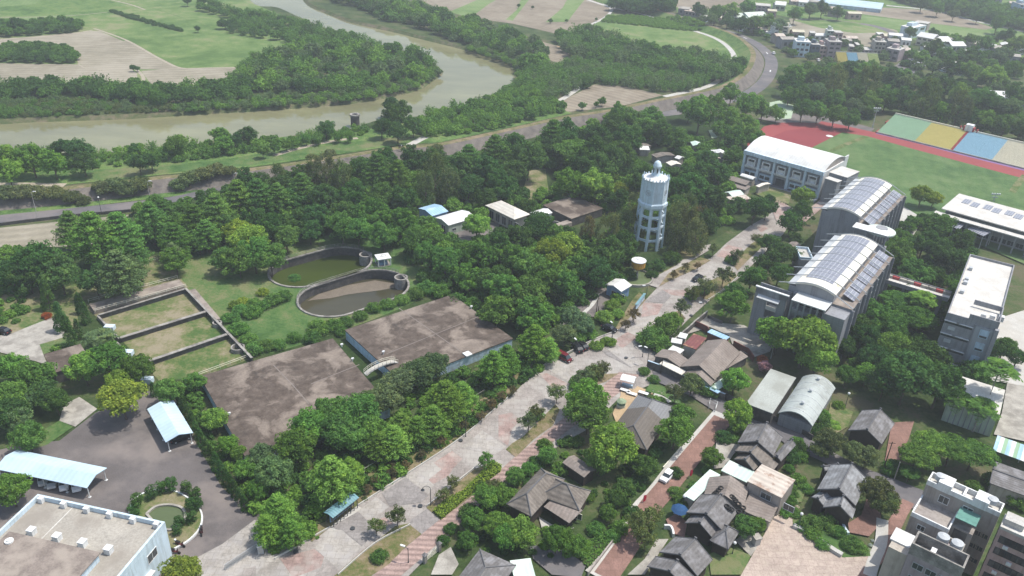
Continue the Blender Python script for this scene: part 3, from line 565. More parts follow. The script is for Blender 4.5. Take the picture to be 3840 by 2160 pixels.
# school grounds and track
patch('yard', QL('c31', (960, 110), (1190, 170), (1140, 250), (1000, 250), (940, 200)), 'concrete_pale'); strip('path', QL('c31', (1090, 240), (1000, 380), (930, 540)), 5, 'concrete_pale'); patch('yard', QL('c31', (980, 20), (1240, 60), (1350, 100), (1200, 170), (960, 110)), 'concrete')
patch('yard', QL('c31', (20, 120), (60, 60), (260, 170), (400, 60), (440, 100), (200, 300), (60, 220)), 'paver_pink'); patch('lawn', QL('z4', (1000, 1000), (1240, 850), (1760, 1000), (1700, 1230), (1300, 1150)), 'dry_lawn')
patch('yard', QL('z4', (1240, 780), (2300, 1000), (2300, 1100), (1240, 850)), 'asphalt')
patch('yard', [(1905, 300), (1950, 285), (2060, 290), (2200, 325), (2190, 335), (2110, 316), (1960, 312)], 'asphalt_brown')
patch('court', [(1925, 262), (1960, 255), (1998, 268), (1990, 300), (1950, 303)], 'court')
patch('court', [(1782, 330), (1815, 325), (1822, 345), (1790, 350)], 'court')
patch('running_track', [(1880, 360), (1912, 330), (1922, 320), (1960, 311), (2010, 310), (2058, 312), (2066, 307), (2110, 315), (2190, 333), (2215, 337), (2576, 430), (2700, 462), (2700, 480), (2576, 452), (2300, 378), (2120, 345), (2045, 385), (2000, 400), (1880, 380)], 'track')
patch('running_track', [(1905, 365), (1945, 345), (1975, 331), (2020, 325), (2070, 327), (2118, 335), (2045, 372), (1995, 385), (1900, 380)], 'track_dark')
patch('sports_field', [(2045, 372), (2118, 335), (2182, 345), (2300, 378), (2576, 452), (2700, 485), (2700, 720), (2350, 570), (2270, 520), (2150, 460), (2030, 390)], 'sports_grass')
strip('path', QL('c30', (740, 1040), (600, 1090), (470, 1150)), 2.6, 'dry_lawn'); strip('path', QL('c30', (1940, 1330), (1880, 1400), (1840, 1460)), 2.6, 'dry_lawn')
strip('running_track', QL('c30', (820, 1010), (1100, 1075), (1500, 1180), (1932, 1288), (2100, 1330)), 3.2, 'track_purple')
m = MB(); c = G(Q('c30', 463, 1034), 0); m.cyl(c.x, c.y, LAY[0], LAY[0]+.05, 1.6, n=20); o = m.obj('throwing_circle', 'white'); tag(o, 'white throwing circle on the dark red end of the running track', 'throwing circle')
# ================================================================ BUILDINGS
def bld(name, label, cat, k, A, B, C, h, roof='gable', rise=1.5, rm='tile_grey', wm='wall_beige', ov=.5, ax='x', ins=(2.5, 2.5), rtile=True, posts=False, base=0, win=(), group=None, parent=None, solid=True, rname='roof', wname='wall'):
    """a house: roof corners give the plot; everything hangs on one Empty. parent adds a wing to an existing house"""
    f = Frame(k, A, B, C, h); L, W = f.L, f.W
    if parent is None: t = fthing(f, name, label, cat, group)
    else:
        t = bpy.data.objects.new('tmp', None)
    def add(o):
        if parent is not None:       # bring the wing into its house's own space
            pm = Matrix.Translation(parent.location) @ Matrix.Rotation(parent.rotation_euler[2], 4, 'Z')
            fm = Matrix.Translation((f.o.x, f.o.y, 0)) @ Matrix.Rotation(f.rz, 4, 'Z'); o.data.transform(pm.inverted() @ fm); o.parent = parent
        return o
    P = None if parent is not None else t
    if roof == 'gable': add(MB().gable(0, 0, L, W, h, h+rise, ax=ax).obj(rname, rm, P))
    elif roof == 'hip': add(MB().hip(0, 0, L, W, h, h+rise, *ins).obj(rname, rm, P))
    elif roof == 'flat': add(MB().box(0, 0, h-.18, L, W, h).obj(rname, rm, P))
    elif roof == 'barrel': add(MB().barrel(0, 0, L, W, h, rise).obj(rname, rm, P))
    elif roof == 'shed': add(MB().add([(0, 0, h), (L, 0, h), (L, W, h+rise), (0, W, h+rise), (0, 0, h-.15), (L, 0, h-.15), (L, W, h+rise-.15), (0, W, h+rise-.15)], [(0, 1, 2, 3), (7, 6, 5, 4), (0, 4, 5, 1), (1, 5, 6, 2), (2, 6, 7, 3), (3, 7, 4, 0)]).obj(rname, rm, P))
    if rtile and roof in ('gable', 'hip'):
        m = MB(); ym = W/2
        if roof == 'gable':
            if ax == 'x': m.tube([(-.05, ym, h+rise+.06), (L+.05, ym, h+rise+.06)], .16); m.box(-.12, ym-.25, h+rise-.1, .12, ym+.25, h+rise+.42).box(L-.12, ym-.25, h+rise-.1, L+.12, ym+.25, h+rise+.42)
            else: m.tube([(L/2, 0, h+rise+.06), (L/2, W, h+rise+.06)], .16)
            if ax == 'x':
                for e in (0, L): m.tube([(e, 0, h+.03), (e, ym, h+rise+.03)], .09, 5).tube([(e, W, h+.03), (e, ym, h+rise+.03)], .09, 5)
        else:
            a, b_ = (ins[0], ym, h+rise+.06), (L-ins[1], ym, h+rise+.06); m.tube([a, b_], .16)
            for p, q in (((0, 0), a), ((0, W), a), ((L, 0), b_), ((L, W), b_)): m.tube([(p[0], p[1], h+.04), q], .12, 5)
        add(m.obj('ridge_tile', 'ridge', P))
    zt = h-.15
    if posts:
        for x in np.linspace(.25, L-.25, posts[0]):
            for y in ((.25, W-.25) if len(posts) < 2 else posts[1]): add(MB().box(x-.07, y-.07, 0, x+.07, y+.07, zt).obj('post', posts[2] if len(posts) > 2 else 'metal_grey', P))
    elif solid:
        i = ov; m = MB()
        if roof == 'gable':
            zr = h+rise*(1-2*i/W if ax == 'x' else 1)-.12
            if ax == 'x': vs = [(i, i, base), (i, W-i, base), (L-i, i, base), (L-i, W-i, base)]; r = [(i, W/2, h+rise-.2), (L-i, W/2, h+rise-.2)]; z1 = h+rise*2*i/W-.2
            else: vs = [(i, i, base), (L-i, i, base), (i, W-i, base), (L-i, W-i, base)]; r = [(L/2, i, h+rise-.2), (L/2, W-i, h+rise-.2)]; z1 = h+rise*2*i/L-.2
            m.add(vs+[(v[0], v[1], z1) for v in vs]+r, [(0, 1, 5, 8, 4), (2, 3, 7, 9, 6), (0, 4, 6, 2), (1, 3, 7, 5), (4, 8, 9, 6), (5, 7, 9, 8)])
        else: m.box(i, i, base, L-i, W-i, zt)
        add(m.obj(wname, wm, P))
    if parent is None:
        for wn in win: windows(t, wn[0], L, W, wn[1], wn[2], wn[3], wn[4], off=ov, frame=wn[5] if len(wn) > 5 else 'metal_grey')
    return (t if parent is None else parent), f
def steel(name, label, cat, f, pr): pass
# --- office with a parapet, lower left
f = Frame('c02', (285, 830), (1245, 1040), (-25, 1130), 8.8); L, W = f.L, f.W; W = max(W, 19)
t = fthing(f, 'office_building', 'pale blue white two storey office with a parapet roof and white vent boxes', 'office building')
MB().box(0, -0, 0, L, W, 7.8).obj('wall', 'white_blue', t)
MB().box(.35, .35, 7.8, L-.35, W-.35, 7.86).obj('roof', 'deck', t)
f.W = W; rings_parapet(f, t, 'white_blue', 7.86, .95, .4)
for x in np.linspace(1.2, L-1.2, 6): MB().box(x-.45, .41, 7.86, x+.45, 1.15, 8.95).obj('parapet_block', 'white', t)
for p in ((240, 1115), (432, 1160), (625, 1205), (820, 1255)):
    x, y = f.at(p[0], p[1], 8.4); MB().box(x-.55, y-.55, 7.86, x+.55, y+.55, 9.0).box(x-.62, y-.62, 9.0, x+.62, y+.62, 9.1).obj('vent_box', 'white', t)
x0, y0 = f.at(755, 1275, 9.6); x1, y1 = f.at(125, 1118, 9.6); ya = (y0+y1)/2
MB().box(x0+.3, ya+.3, 7.86, x1+1, W-.6, 9.4).obj('penthouse', 'white_blue', t)
MB().box(x0, ya, 9.4, x1+1.3, W-.45, 9.6).obj('penthouse_roof', 'deck_brown', t)
MB().cyl(*f.at(70, 1190, 9.6), 9.6, 9.9, .7).cyl(*f.at(70, 1190, 9.6), 9.9, 10.1, .4).obj('roof_vent', 'white', t)
xj, yj = f.at(530, 950, 7.9); MB().box(xj-.08, .4, 7.86, xj+.08, ya, 7.9).obj('joint', 'deck_white', t)
windows(t, 'l', L, W, [4.6, 12], [4.6], 2.4, 1.7, frame='white'); windows(t, 'l', L, W, [7.5, 12], [1.2], 1.8, 1.4, frame='white'); windows(t, 'f', L, W, span(L, 6), [4.6, 1.2], 2, 1.5, frame='white')
MB().box(-.6, 10.2, 3.2, 0, 11.1, 3.9).obj('air_conditioner', 'white', t); MB().box(-.9, 5.6, 3.0, 0, 9.2, 3.15).obj('door_canopy', 'white', t)
MB().box(L*.30, -1.4, 0, L*.55, -.02, 1.0).obj('planter_ramp', 'white', t)
# --- carports
def carport(label, A, B, C, h, npost, rise):
    f = Frame('c02', A, B, C, h); t = fthing(f, 'carport', label, 'carport', 'pale blue carports in the yard')
    MB().gable(0, 0, f.L, f.W, h, h+rise, t=.12).obj('roof', 'blue_white_roof', t)
    for x in np.linspace(.4, f.L-.4, npost):
        for y in (.5, f.W-.5): MB().cyl(x, y, 0, h+.1, .09, n=8).box(x-.25, y-.25, 0, x+.25, y+.25, .25).obj('post', 'white', t)
        MB().tube([(x, .5, h), (x, f.W/2, h+rise-.2), (x, f.W-.5, h)], .06, 5).obj('rafter', 'white', t)
    return f, t
cpA, _ = carport('long pale blue steel carport with cars parked under it beside the office', (-40, 640), (655, 785), (805, 632), 3.0, 5, .8)
cpB, _ = carport('shorter pale blue steel carport standing at an angle by the dark juniper row', (1250, 440), (1110, 188), (1453, 360), 3.0, 4, .8)
# --- sheds in the wood
bld('shed', 'small blue shed with a blue metal roof at the edge of the wood', 'shed', 'z1', (205, 305), (412, 245), (45, 202), 3.6, rise=.8, rm='blue_roof', wm='wall_bluedeep', ov=.25, rtile=False, win=(('l', [2.2], [.2], 1.6, 2.2),))
bld('shed', 'pale green shed with a whitish metal roof next to the blue shed', 'shed', 'z1', (412, 425), (760, 322), (240, 325), 3.8, rise=.8, rm='white_roof', wm='wall_green', ov=.25, rtile=False, win=(('l', [3], [.3], 2.2, 2.4), ('f', [2.5, 7], [1.2], 1.4, .9)))
bld('pump_house', 'long hipped cream roof building with pale columns in the trees', 'pump house', 'z1', (880, 168), (1250, 348), (1465, 288), 5.0, roof='hip', rise=2.0, rm='cream_roof', wm='wall_beige', ins=(4, 4), ov=.8, rtile=False, win=(('f', span(24, 7), [.8], 2, 2.8),))
bld('shed', 'small white roofed hut between the cream roof and the brown slab', 'shed', 'z1', (1560, 317), (1735, 262), (1450, 258), 3.4, rise=.7, rm='white_roof', wm='white', ov=.25, rtile=False, win=(('f', [2.2], [1.1], 1, 1),))
t, f = bld('flat_building', 'old flat roofed concrete store with a mottled brown roof behind the water tower', 'store building', 'z1', (1610, 165), (1975, 340), (2475, 250), 3.2, roof='flat', rm='slab', wm='old_wall', ov=.15)
x, y = f.at(1700, 420, 2.4); MB().box(x, -6, 0, f.L+.6, -.1, 2.2).obj('lower_roof', 'deck_brown', t); MB().ring(x-2, -4.5, 0, 1.2, 2.2, 2.6).obj('round_basin', 'old_concrete', t)
# --- the two covered reservoirs
def reservoir(label, k, A, B, C, h, Wmin=0):
    f = Frame(k, A, B, C, h); t = fthing(f, 'covered_reservoir', label, 'reservoir', 'covered reservoirs side by side')
    MB().box(.15, .15, -.2, f.L-.15, f.W-.15, h-.25).obj('wall', 'wall_blue', t); MB().box(0, 0, h-.25, f.L, f.W, h).obj('roof', 'slab', t)
    return f, t
fA, tA = reservoir('covered reservoir with a stained brown flat roof nearer the two oval tanks', 'D', (867, 830), (1137, 741), (1299, 848), 3.0)
fB, tB = reservoir('covered reservoir with a stained brown flat roof nearer the depot yard', 'D', (502, 946), (837, 851), (628, 1143), 3.0)
def roofline(f, t, k, a, b, h):
    p = f.at(*a, h, k); q = f.at(*b, h, k); d = Vector((q[0]-p[0], q[1]-p[1])).normalized()*.12; n_ = (-d.y, d.x)
    MB().add([(p[0]+n_[0], p[1]+n_[1], h+.03), (q[0]+n_[0], q[1]+n_[1], h+.03), (q[0]-n_[0], q[1]-n_[1], h+.03), (p[0]-n_[0], p[1]-n_[1], h+.03)], [(0, 3, 2, 1)]).obj('joint', 'joint_line', t)
roofline(fA, tA, 'c11', (1080, 878), (1595, 1238), 3); roofline(fA, tA, 'c11', (985, 1222), (1718, 925), 3)
roofline(fB, tB, 'c11', (130, 1305), (270, 1449), 3); roofline(fB, tB, 'c11', (415, 1449), (780, 1303), 3); roofline(fB, tB, 'c11', (270, 1449), (400, 1600), 3)
def roofvent(f, t, k, x, y, h):
    a, b_ = f.at(x, y, h, k); MB().cyl(a, b_, h, h+.6, .14, n=8).box(a-.32, b_-.22, h+.55, a+.32, b_+.22, h+.85).obj('vent', 'white', t)
for p in ((1625, 880), (962, 1222)): roofvent(fA, tA, 'c11', *p, 3)
x, y = fA.at(1595, 1225, 3, 'c11'); MB().box(x-.9, y-.9, 3, x+.9, y+.9, 3.25).obj('hatch', 'white', tA)
for p in ((648, 1168), (730, 1275)): roofvent(fB, tB, 'c11', *p, 3)
roofvent(fB, tB, 'c02', 1732, 240, 3)
# footbridge from one reservoir roof to the other
a = G(Q('c11', 825, 1375), 3.1); b_ = G(Q('c11', 1062, 1280), 3.1); d = (b_-a); Lb = d.length; rz = math.atan2(d.y, d.x)
t = thing('footbridge', 'pale humped footbridge with railings linking the two reservoir roofs', 'footbridge', (a.x, a.y, 3.05), rz)
arc = lambda x: 1.0*math.sin(math.pi*min(1, max(0, x/Lb)))**.6
xs = np.linspace(0, Lb, 9); m = MB()
for i in range(8): m.add([(xs[i], -.7, arc(xs[i])), (xs[i+1], -.7, arc(xs[i+1])), (xs[i+1], .7, arc(xs[i+1])), (xs[i], .7, arc(xs[i])), (xs[i], -.7, arc(xs[i])-.15), (xs[i+1], -.7, arc(xs[i+1])-.15), (xs[i+1], .7, arc(xs[i+1])-.15), (xs[i], .7, arc(xs[i])-.15)], [(0, 1, 2, 3), (4, 7, 6, 5), (0, 4, 5, 1), (2, 6, 7, 3)])
m.obj('deck', 'concrete_pale', t)
for s in (-.7, .7):
    m = MB()
    for zz in (.5, .95): m.tube([(x, s, arc(x)+zz) for x in xs], .05, 5)
    for x in xs: m.tube([(x, s, arc(x)), (x, s, arc(x)+.95)], .05, 5)
    m.obj('railing', 'rail_cream', t)
# --- filter beds
t = thing('filter_bed', 'three walled filter beds overgrown with thin grass beside the reservoir', 'filter bed')
def wallseg(parent, k, a, b, z0, z1, wd, mat, name='wall'):
    p, q = (G(Q(k, *a), z1), G(Q(k, *b), z1)); d = (q-p); l = d.length; d.normalize(); n_ = Vector((-d.y, d.x, 0))*wd/2; vs = []
    for z in (z0, z1): vs += [(p.x-n_.x, p.y-n_.y, z), (q.x-n_.x, q.y-n_.y, z), (q.x+n_.x, q.y+n_.y, z), (p.x+n_.x, p.y+n_.y, z)]
    return MB().add(vs, [(3, 2, 1, 0), (4, 5, 6, 7), (0, 1, 5, 4), (1, 2, 6, 5), (2, 3, 7, 6), (3, 0, 4, 7)]).obj(name, mat, parent)
for a, b_, wd in (((745, 925), (1400, 728), .5), ((905, 1098), (1555, 898), .8), ((1035, 1302), (1715, 1070), .8)): wallseg(t, 'c01', a, b_, -.1, 1.5, wd, 'old_wall'); wallseg(t, 'c01', a, b_, 1.5, 1.62, wd+.15, 'old_concrete', 'coping')
wallseg(t, 'c01', (1398, 722), (1900, 1250), -.1, 1.7, .45, 'old_wall'); wallseg(t, 'c01', (1398, 722), (1900, 1250), 1.7, 1.8, .6, 'old_concrete', 'coping')
wallseg(t, 'c01', (735, 930), (900, 1105), -.1, 1.2, .45, 'old_concrete'); wallseg(t, 'c01', (880, 1130), (1040, 1305), -.1, 1.2, .45, 'old_concrete')
wallseg(t, 'c01', (690, 870), (1370, 680), .0, 1.4, 4.2, 'deck_brown', 'walkway'); wallseg(t, 'c01', (1450, 735), (1640, 960), 0, 1.6, 1.6, 'deck_brown', 'walkway')
for p in ((825, 1010), (962, 1200), (1110, 1405)):
    g_ = G(Q('c01', *p), 1.2); MB().box(g_.x-1.2, g_.y-.8, 0, g_.x+1.2, g_.y+.8, 1.25).obj('valve_box', 'white_blue', t)
for p, r_ in (((1795, 1175), 1.7), ((1640, 990), 1.2)):
    g_ = G(Q('c01', *p), 1.0); MB().ring(g_.x, g_.y, 0, 1.3, r_-.35, r_, 20).obj('round_well', 'old_concrete', t)
def fence(label, k, pts, h, mat='rail_cream', rails=(.5, .95), step=2.4, r=.055, z=0, name='railing_fence', group=None, cat='fence'):
    P = [G(Q(k, *p), z) for p in pts]; o0 = P[0]; t = thing(name, label, cat, (o0.x, o0.y, z), 0, group); m = MB(); q = MB(); posts = []
    for a, b_ in zip(P, P[1:]):
        d = b_-a; n_ = max(1, int(d.length/step))
        for i in range(n_+(b_ is P[-1])): posts.append(a+d*i/n_-o0)
    for zz in rails: m.tube([(p-o0+Vector((0, 0, h*zz))) for p in P], r, 5)
    m.obj('rail', mat, t)
    for p in posts: q.tube([p, p+Vector((0, 0, h))], r*1.2, 5)
    q.obj('posts', mat, t); return t
fence('cream railing along the filter beds walkway, the one on its outer edge', 'c01', [(670, 835), (1340, 655)], 1.1, z=.1, group='cream railings round the filter beds')
fence('cream railing on top of the outer filter bed wall next to the walkway', 'c01', [(720, 905), (1405, 718)], 1.0, z=1.5, group='cream railings round the filter beds')
fence('cream railing between the filter beds and the brown reservoir roof', 'c01', [(1505, 1390), (1890, 1248)], 1.1, z=.3, group='cream railings round the filter beds')
fence('short cream railing behind the filter beds under the dark trees', 'c01', [(575, 690), (1190, 515)], 1.1, z=0, group='cream railings round the filter beds')
# --- oval tanks
def tank(label, S, T, wmat, well, wl=-2.5):
    cx, cy = (T[0]+T[2])/2, (T[1]+T[3])/2; t = thing('settling_tank', label, 'settling tank', (cx, cy, 0), 0, 'oval settling tanks'); n = len(S)
    I = stadium(T[0], T[1], T[2], T[3], T[4]-.02); O = stadium(T[0], T[1], T[2], T[3], T[4]+.35); I2 = stadium(T[0], T[1], T[2], T[3], T[4]-.25)
    f_ = lambda P, z: [(x-cx, y-cy, z) for x, y in P]
    MB().add(f_(I, -3.2)+f_(I, .1), [(i, n+i, n+(i+1) % n, (i+1) % n) for i in range(n)]).obj('wall', 'old_wall', t)
    MB().add(f_(I2, .12)+f_(O, .12)+f_(O, .5)+f_(I2, .5), [(a*n+i, a*n+(i+1) % n, ((a+1) % 4)*n+(i+1) % n, ((a+1) % 4)*n+i) for a in range(4) for i in range(n)]).obj('coping', 'old_concrete', t)
    MB().prism([(x-cx, y-cy) for x, y in I], -3.2, wl).obj('water_surface', wmat, t)
    w_ = G(Q('c11', *well), .3); MB().ring(w_.x-cx, w_.y-cy, -3.2, .7, 1.5, 2.0, 24).obj('round_well', 'old_concrete', t)
    m = MB(); far = [p for p in O]; k = [i for i in range(n) if 14 < i <= 29 or i < 3]
    P = [Vector((x-cx, y-cy, .5)) for x, y in stadium(T[0], T[1], T[2], T[3], T[4]+.1)]
    seg = P[8:n//2+8]
    for zz in (.45, .9): m.tube([p+Vector((0, 0, zz)) for p in seg], .05, 5)
    for i in range(len(seg)-1):
        for u in (0, .5): q = seg[i].lerp(seg[i+1], u); m.tube([q, q+Vector((0, 0, .9))], .05, 5)
    m.obj('railing', 'old_concrete', t); return t, (cx, cy)
tk, c1 = tank('oval settling tank full of bright green algae water behind its twin', S1, T1, 'pond_green', (828, 478))
tk, c2 = tank('oval settling tank half dry with a sandy bottom and murky water', S2, T2, 'pond_murky', (1095, 650), -2.6)
pts = [G(Q('c11', *p), -2.5) for p in ((390, 820), (470, 770), (700, 700), (900, 665), (1050, 690), (1040, 720), (940, 740), (700, 770), (560, 800), (440, 812))]
MB().prism([(p.x-c2[0], p.y-c2[1]) for p in pts], -2.62, -2.55).obj('silt_bank', 'silt', tk)
g_ = G(Q('c11', 960, 545), 0); t = thing('pavilion', 'small white open pavilion with a flat roof between the oval tanks', 'pavilion', (g_.x, g_.y, 0), R(25))
t.scale = (.82,)*3; MB().box(-2.6, -2.3, 3.0, 2.6, 2.3, 3.3).obj('roof', 'white', t); MB().box(-2.5, -2.2, 0, 2.5, 2.2, .3).obj('floor_slab', 'old_concrete', t)
for x in (-2.3, 0, 2.3):
    for y in (-2, 2): MB().box(x-.17, y-.17, .3, x+.17, y+.17, 3).obj('column', 'white', t)
MB().box(-1.4, -1.2, .3, 1.4, 1.2, 1.3).obj('pump', 'wall_bluedeep', t); MB().tube([(-1, 0, 3.3), (-.2, .3, 4.0), (.9, -.1, 3.9), (1.3, .1, 3.4)], .14).tube([(-.6, -.5, 3.3), (.4, -.2, 3.6)], .1).obj('roof_pipe', 'white', t)
# --- the water tower
g_ = G(Q('y7', 312, 1235), 0); H = HG(Q('y7', 312, 1235), Q('y7', 450, 80)); s = H/31.3
t = thing('water_tower', 'tall white octagonal water tower on an open arched frame with a lantern on top', 'water tower', (g_.x, g_.y, 0), R(10)); RB, RT = 5.2*s, 4.55*s
def octo(r, z, n=8, ph=math.pi/8): return [(r*math.cos(2*math.pi*i/n+ph), r*math.sin(2*math.pi*i/n+ph), z) for i in range(n)]
def rad(z): return RB+(RT-RB)*z/(16*s)
for i in range(8):
    a = 2*math.pi*i/8+math.pi/8; m = MB(); ca, sa = math.cos(a), math.sin(a)
    for z0, z1 in ((0, 5*s), (5*s, 10*s), (10*s, 16*s)):
        r0, r1 = rad(z0), rad(z1); hw = .42*s; vs = []
        for z, r_ in ((z0, r0), (z1, r1)):
            for dr, dt in ((-.5*s, -hw), (.25*s, -hw), (.25*s, hw), (-.5*s, hw)): vs.append(((r_+dr)*ca-dt*sa, (r_+dr)*sa+dt*ca, z))
        m.add(vs, [(3, 2, 1, 0), (4, 5, 6, 7), (0, 1, 5, 4), (1, 2, 6, 5), (2, 3, 7, 6), (3, 0, 4, 7)])
    m.obj('leg', 'white_blue', t)
for z in (3.9*s, 8.4*s, 12.4*s):
    m = MB()
    for i in range(8):
        a, b_ = octo(rad(z), z)[i], octo(rad(z), z)[(i+1) % 8]; A, B = Vector(a), Vector(b_); d = (B-A); l = d.length; d.normalize(); nn = Vector((d.y, -d.x, 0)); K = 9; vs = []
        for k in range(K):
            u = k/(K-1); dep = .35+.55*(2*u-1)**4; 
            for zz, off in ((dep, .12), (dep, -.35), (-dep, -.35), (-dep, .12)): p = A+d*l*u+nn*off*s; vs.append((p.x, p.y, z+zz*s))
        m.add(vs, [(k*4+q, k*4+(q+1) % 4, k*4+4+(q+1) % 4, k*4+4+q) for k in range(K-1) for q in range(4)])
    m.obj('ring_beam', 'white_blue', t)
def lathe(m, prof, n=8, ph=math.pi/8):
    vs = []; 
    for r_, z in prof: vs += octo(r_, z, n, ph)
    m.add(vs, [(j*n+i, j*n+(i+1) % n, (j+1)*n+(i+1) % n, (j+1)*n+i) for j in range(len(prof)-1) for i in range(n)]); return m
lathe(MB(), [(.01, 15.1*s), (RT+.1, 15.1*s), (RT+.55*s, 15.9*s), (RT+.55*s, 16.9*s), (RT+.2*s, 17.2*s), (RT+.1*s, 17.3*s), (RT, 25*s), (RT+.15*s, 25.05*s), (RT+.15*s, 25.3*s)]).obj('tank', 'white_blue', t)
lathe(MB(), [(RT+.1*s, 25.28*s), (RT*.55, 25.9*s), (1.6*s, 26.4*s), (.01, 26.5*s)]).obj('tank_roof', 'white', t)
m = MB()
for i in range(24):
    a = 2*math.pi*i/24; m.cyl((RT-.1*s)*math.cos(a), (RT-.1*s)*math.sin(a), 25.2*s, (26.3 if i % 3 == 0 else 25.8)*s, .3*s, .18*s, 6)
m.obj('parapet', 'white_blue', t)
lathe(MB(), [(1.75*s, 26.2*s), (1.6*s, 26.8*s), (1.35*s, 27*s), (1.3*s, 29.2*s), (1.5*s, 29.3*s), (1.5*s, 29.6*s), (1.3*s, 29.9*s), (1.15*s, 30.5*s), (.8*s, 31*s), (.3*s, 31.3*s), (.01, 31.35*s)], 12, 0).obj('lantern', 'white_blue', t, True)
m = MB()
for i in range(6): a = 2*math.pi*i/6+.35; m.box(-.2*s, -.2, 27.3*s, .2*s, .2, 28.8*s); n0 = len(m.v)-8; m.v[n0:] = [((1.3*s+v[1]*.5)*math.cos(a)-v[0]*math.sin(a), (1.3*s+v[1]*.5)*math.sin(a)+v[0]*math.cos(a), v[2]) for v in m.v[n0:]]
m.obj('lantern_window', 'metal_dark', t)
a = -math.pi/2+.45; m = MB(); q = lambda z, du: ((rad(min(z, 16*s))+.55*s)*math.cos(a)-du*math.sin(a), (rad(min(z, 16*s))+.55*s)*math.sin(a)+du*math.cos(a), z)
for du in (-.25, .25): m.tube([q(0, du), q(16*s, du), q(25*s, du)], .05, 4)
for z in np.arange(.5, 25*s, .8): m.tube([q(z, -.25), q(z, .25)], .035, 4)
m.obj('ladder', 'metal_grey', t); MB().tube([(0, 0, 0), (0, 0, 15.2*s)], .35, 10).obj('riser_pipe', 'white_blue', t)
for i in (4, 5, 6, 7):    # round emblem with three bars, one on every second face
    a = 2*math.pi*(i+1)/8; r_ = RT*math.cos(math.pi/8)+.06
    if i % 2: continue
    m = MB(); K = 20; ring_ = [(.95*s*math.cos(2*math.pi*k/K), .95*s*math.sin(2*math.pi*k/K)) for k in range(K)]
    P = lambda u, v, o=0: ((r_+o)*math.cos(a)-u*math.sin(a), (r_+o)*math.sin(a)+u*math.cos(a), 21*s+v)
    m.tube([P(*q) for q in ring_]+[P(*ring_[0])], .07*s, 5)
    for u in (-.35, 0, .35): m.tube([P(u*s, -.55*s), P(u*s, .55*s)], .07*s, 5)
    m.tube([P(-.35*s, 0), P(.35*s, 0)], .05*s, 5); m.obj('emblem', 'wall_grey', t)
# small yellow tank on a pole in a round basin, and the blue kiosk beside it
g_ = G(Q('c21', 940, 655), 0); t = thing('small_water_tank', 'small yellow tank with a white cap raised on a pole over a round basin', 'water tank', (g_.x, g_.y, 0)); hh = HG(Q('c21', 940, 655), Q('c21', 950, 510))
MB().cyl(0, 0, 0, hh*.55, .35, .3, 10).obj('pole', 'concrete', t); lathe(MB(), [(.3, hh*.45), (1.9, hh*.62), (2.1, hh*.66), (2.1, hh*.96), (2.1, hh*.96)], 16, 0).obj('tank', 'yellow_steel', t); lathe(MB(), [(2.25, hh*.95), (2.25, hh*.98), (.8, hh*1.03), (.6, hh*1.06), (.01, hh*1.07)], 16, 0).obj('cap', 'white', t)
c = G(Q('c21', 925, 655), 0); MB().ring(c.x-g_.x, c.y-g_.y, 0, .8, 5.1, 5.6, 36).obj('basin_wall', 'concrete', t); MB().cyl(c.x-g_.x, c.y-g_.y, 0, .35, 5.1, n=36).obj('basin_water', 'pond_small', t)
bld('kiosk', 'blue walled kiosk with a white zigzag roof beside the yellow tank', 'kiosk', 'c21', (700, 700), (825, 752), (905, 702), 3.5, rise=.9, ax='y', rm='white_roof', wm='wall_bluedeep', ov=.5, rtile=False, win=(('f', [3, 6], [1.3], 1.4, 1.1),))
# --- depot shed in the trees, truck
bld('shed', 'old dark flat roofed garage under the trees left of the filter beds', 'garage', 'c01', (330, 1225), (405, 1365), (610, 1150), 3.2, roof='flat', rm='slab', wm='old_wall', ov=.2, win=(('f', [2.5], [.2], 2.4, 2.2),))
# --- notice board shelter on the verge of the avenue
f = Frame('c12', (580, 1012), (778, 856), (510, 968), 2.9); t = fthing(f, 'notice_shelter', 'long teal roofed notice shelter with glazed boards beside the paved avenue', 'notice shelter')
MB().gable(0, 0, f.L, f.W, 2.9, 3.2, t=.1).obj('roof', 'teal_roof', t); MB().box(-.2, -.3, 0, f.L+.2, f.W-.3, .22).obj('plinth', 'concrete_pale', t)
for x in np.linspace(.3, f.L-.3, 8): MB().box(x-.06, .25, .2, x+.06, .37, 2.8).obj('post', 'metal_dark', t)
for x in (.3, f.L-.3): MB().box(x-.06, f.W-.5, .2, x+.06, f.W-.38, 2.8).obj('post', 'metal_dark', t)
MB().box(.4, f.W*.5, .7, f.L-.4, f.W*.5+.15, 2.4).obj('notice_board', 'wall_bluedeep', t); MB().box(.5, f.W*.5-.03, .85, f.L-.5, f.W*.5-.0, 2.25).obj('glazing', 'glass', t)
g_ = G(Q('c21', 960, 860), 0); a = G(Q('c21', 930, 905), 0); b_ = G(Q('c21', 995, 820), 0); d = b_-a; t = thing('notice_board', 'long low notice board with a blue grey back beside the avenue verge', 'notice board', (a.x, a.y, 0), math.atan2(d.y, d.x))
MB().box(0, -.1, .5, d.length, .1, 2.3).obj('board', 'wall_blue', t); MB().box(-.1, -.35, 2.3, d.length+.1, .35, 2.4).obj('cap', 'teal_roof', t)
for x in (0.1, d.length/2, d.length-.1): MB().box(x-.05, .1, 0, x+.05, .2, 2.3).obj('post', 'metal_dark', t)
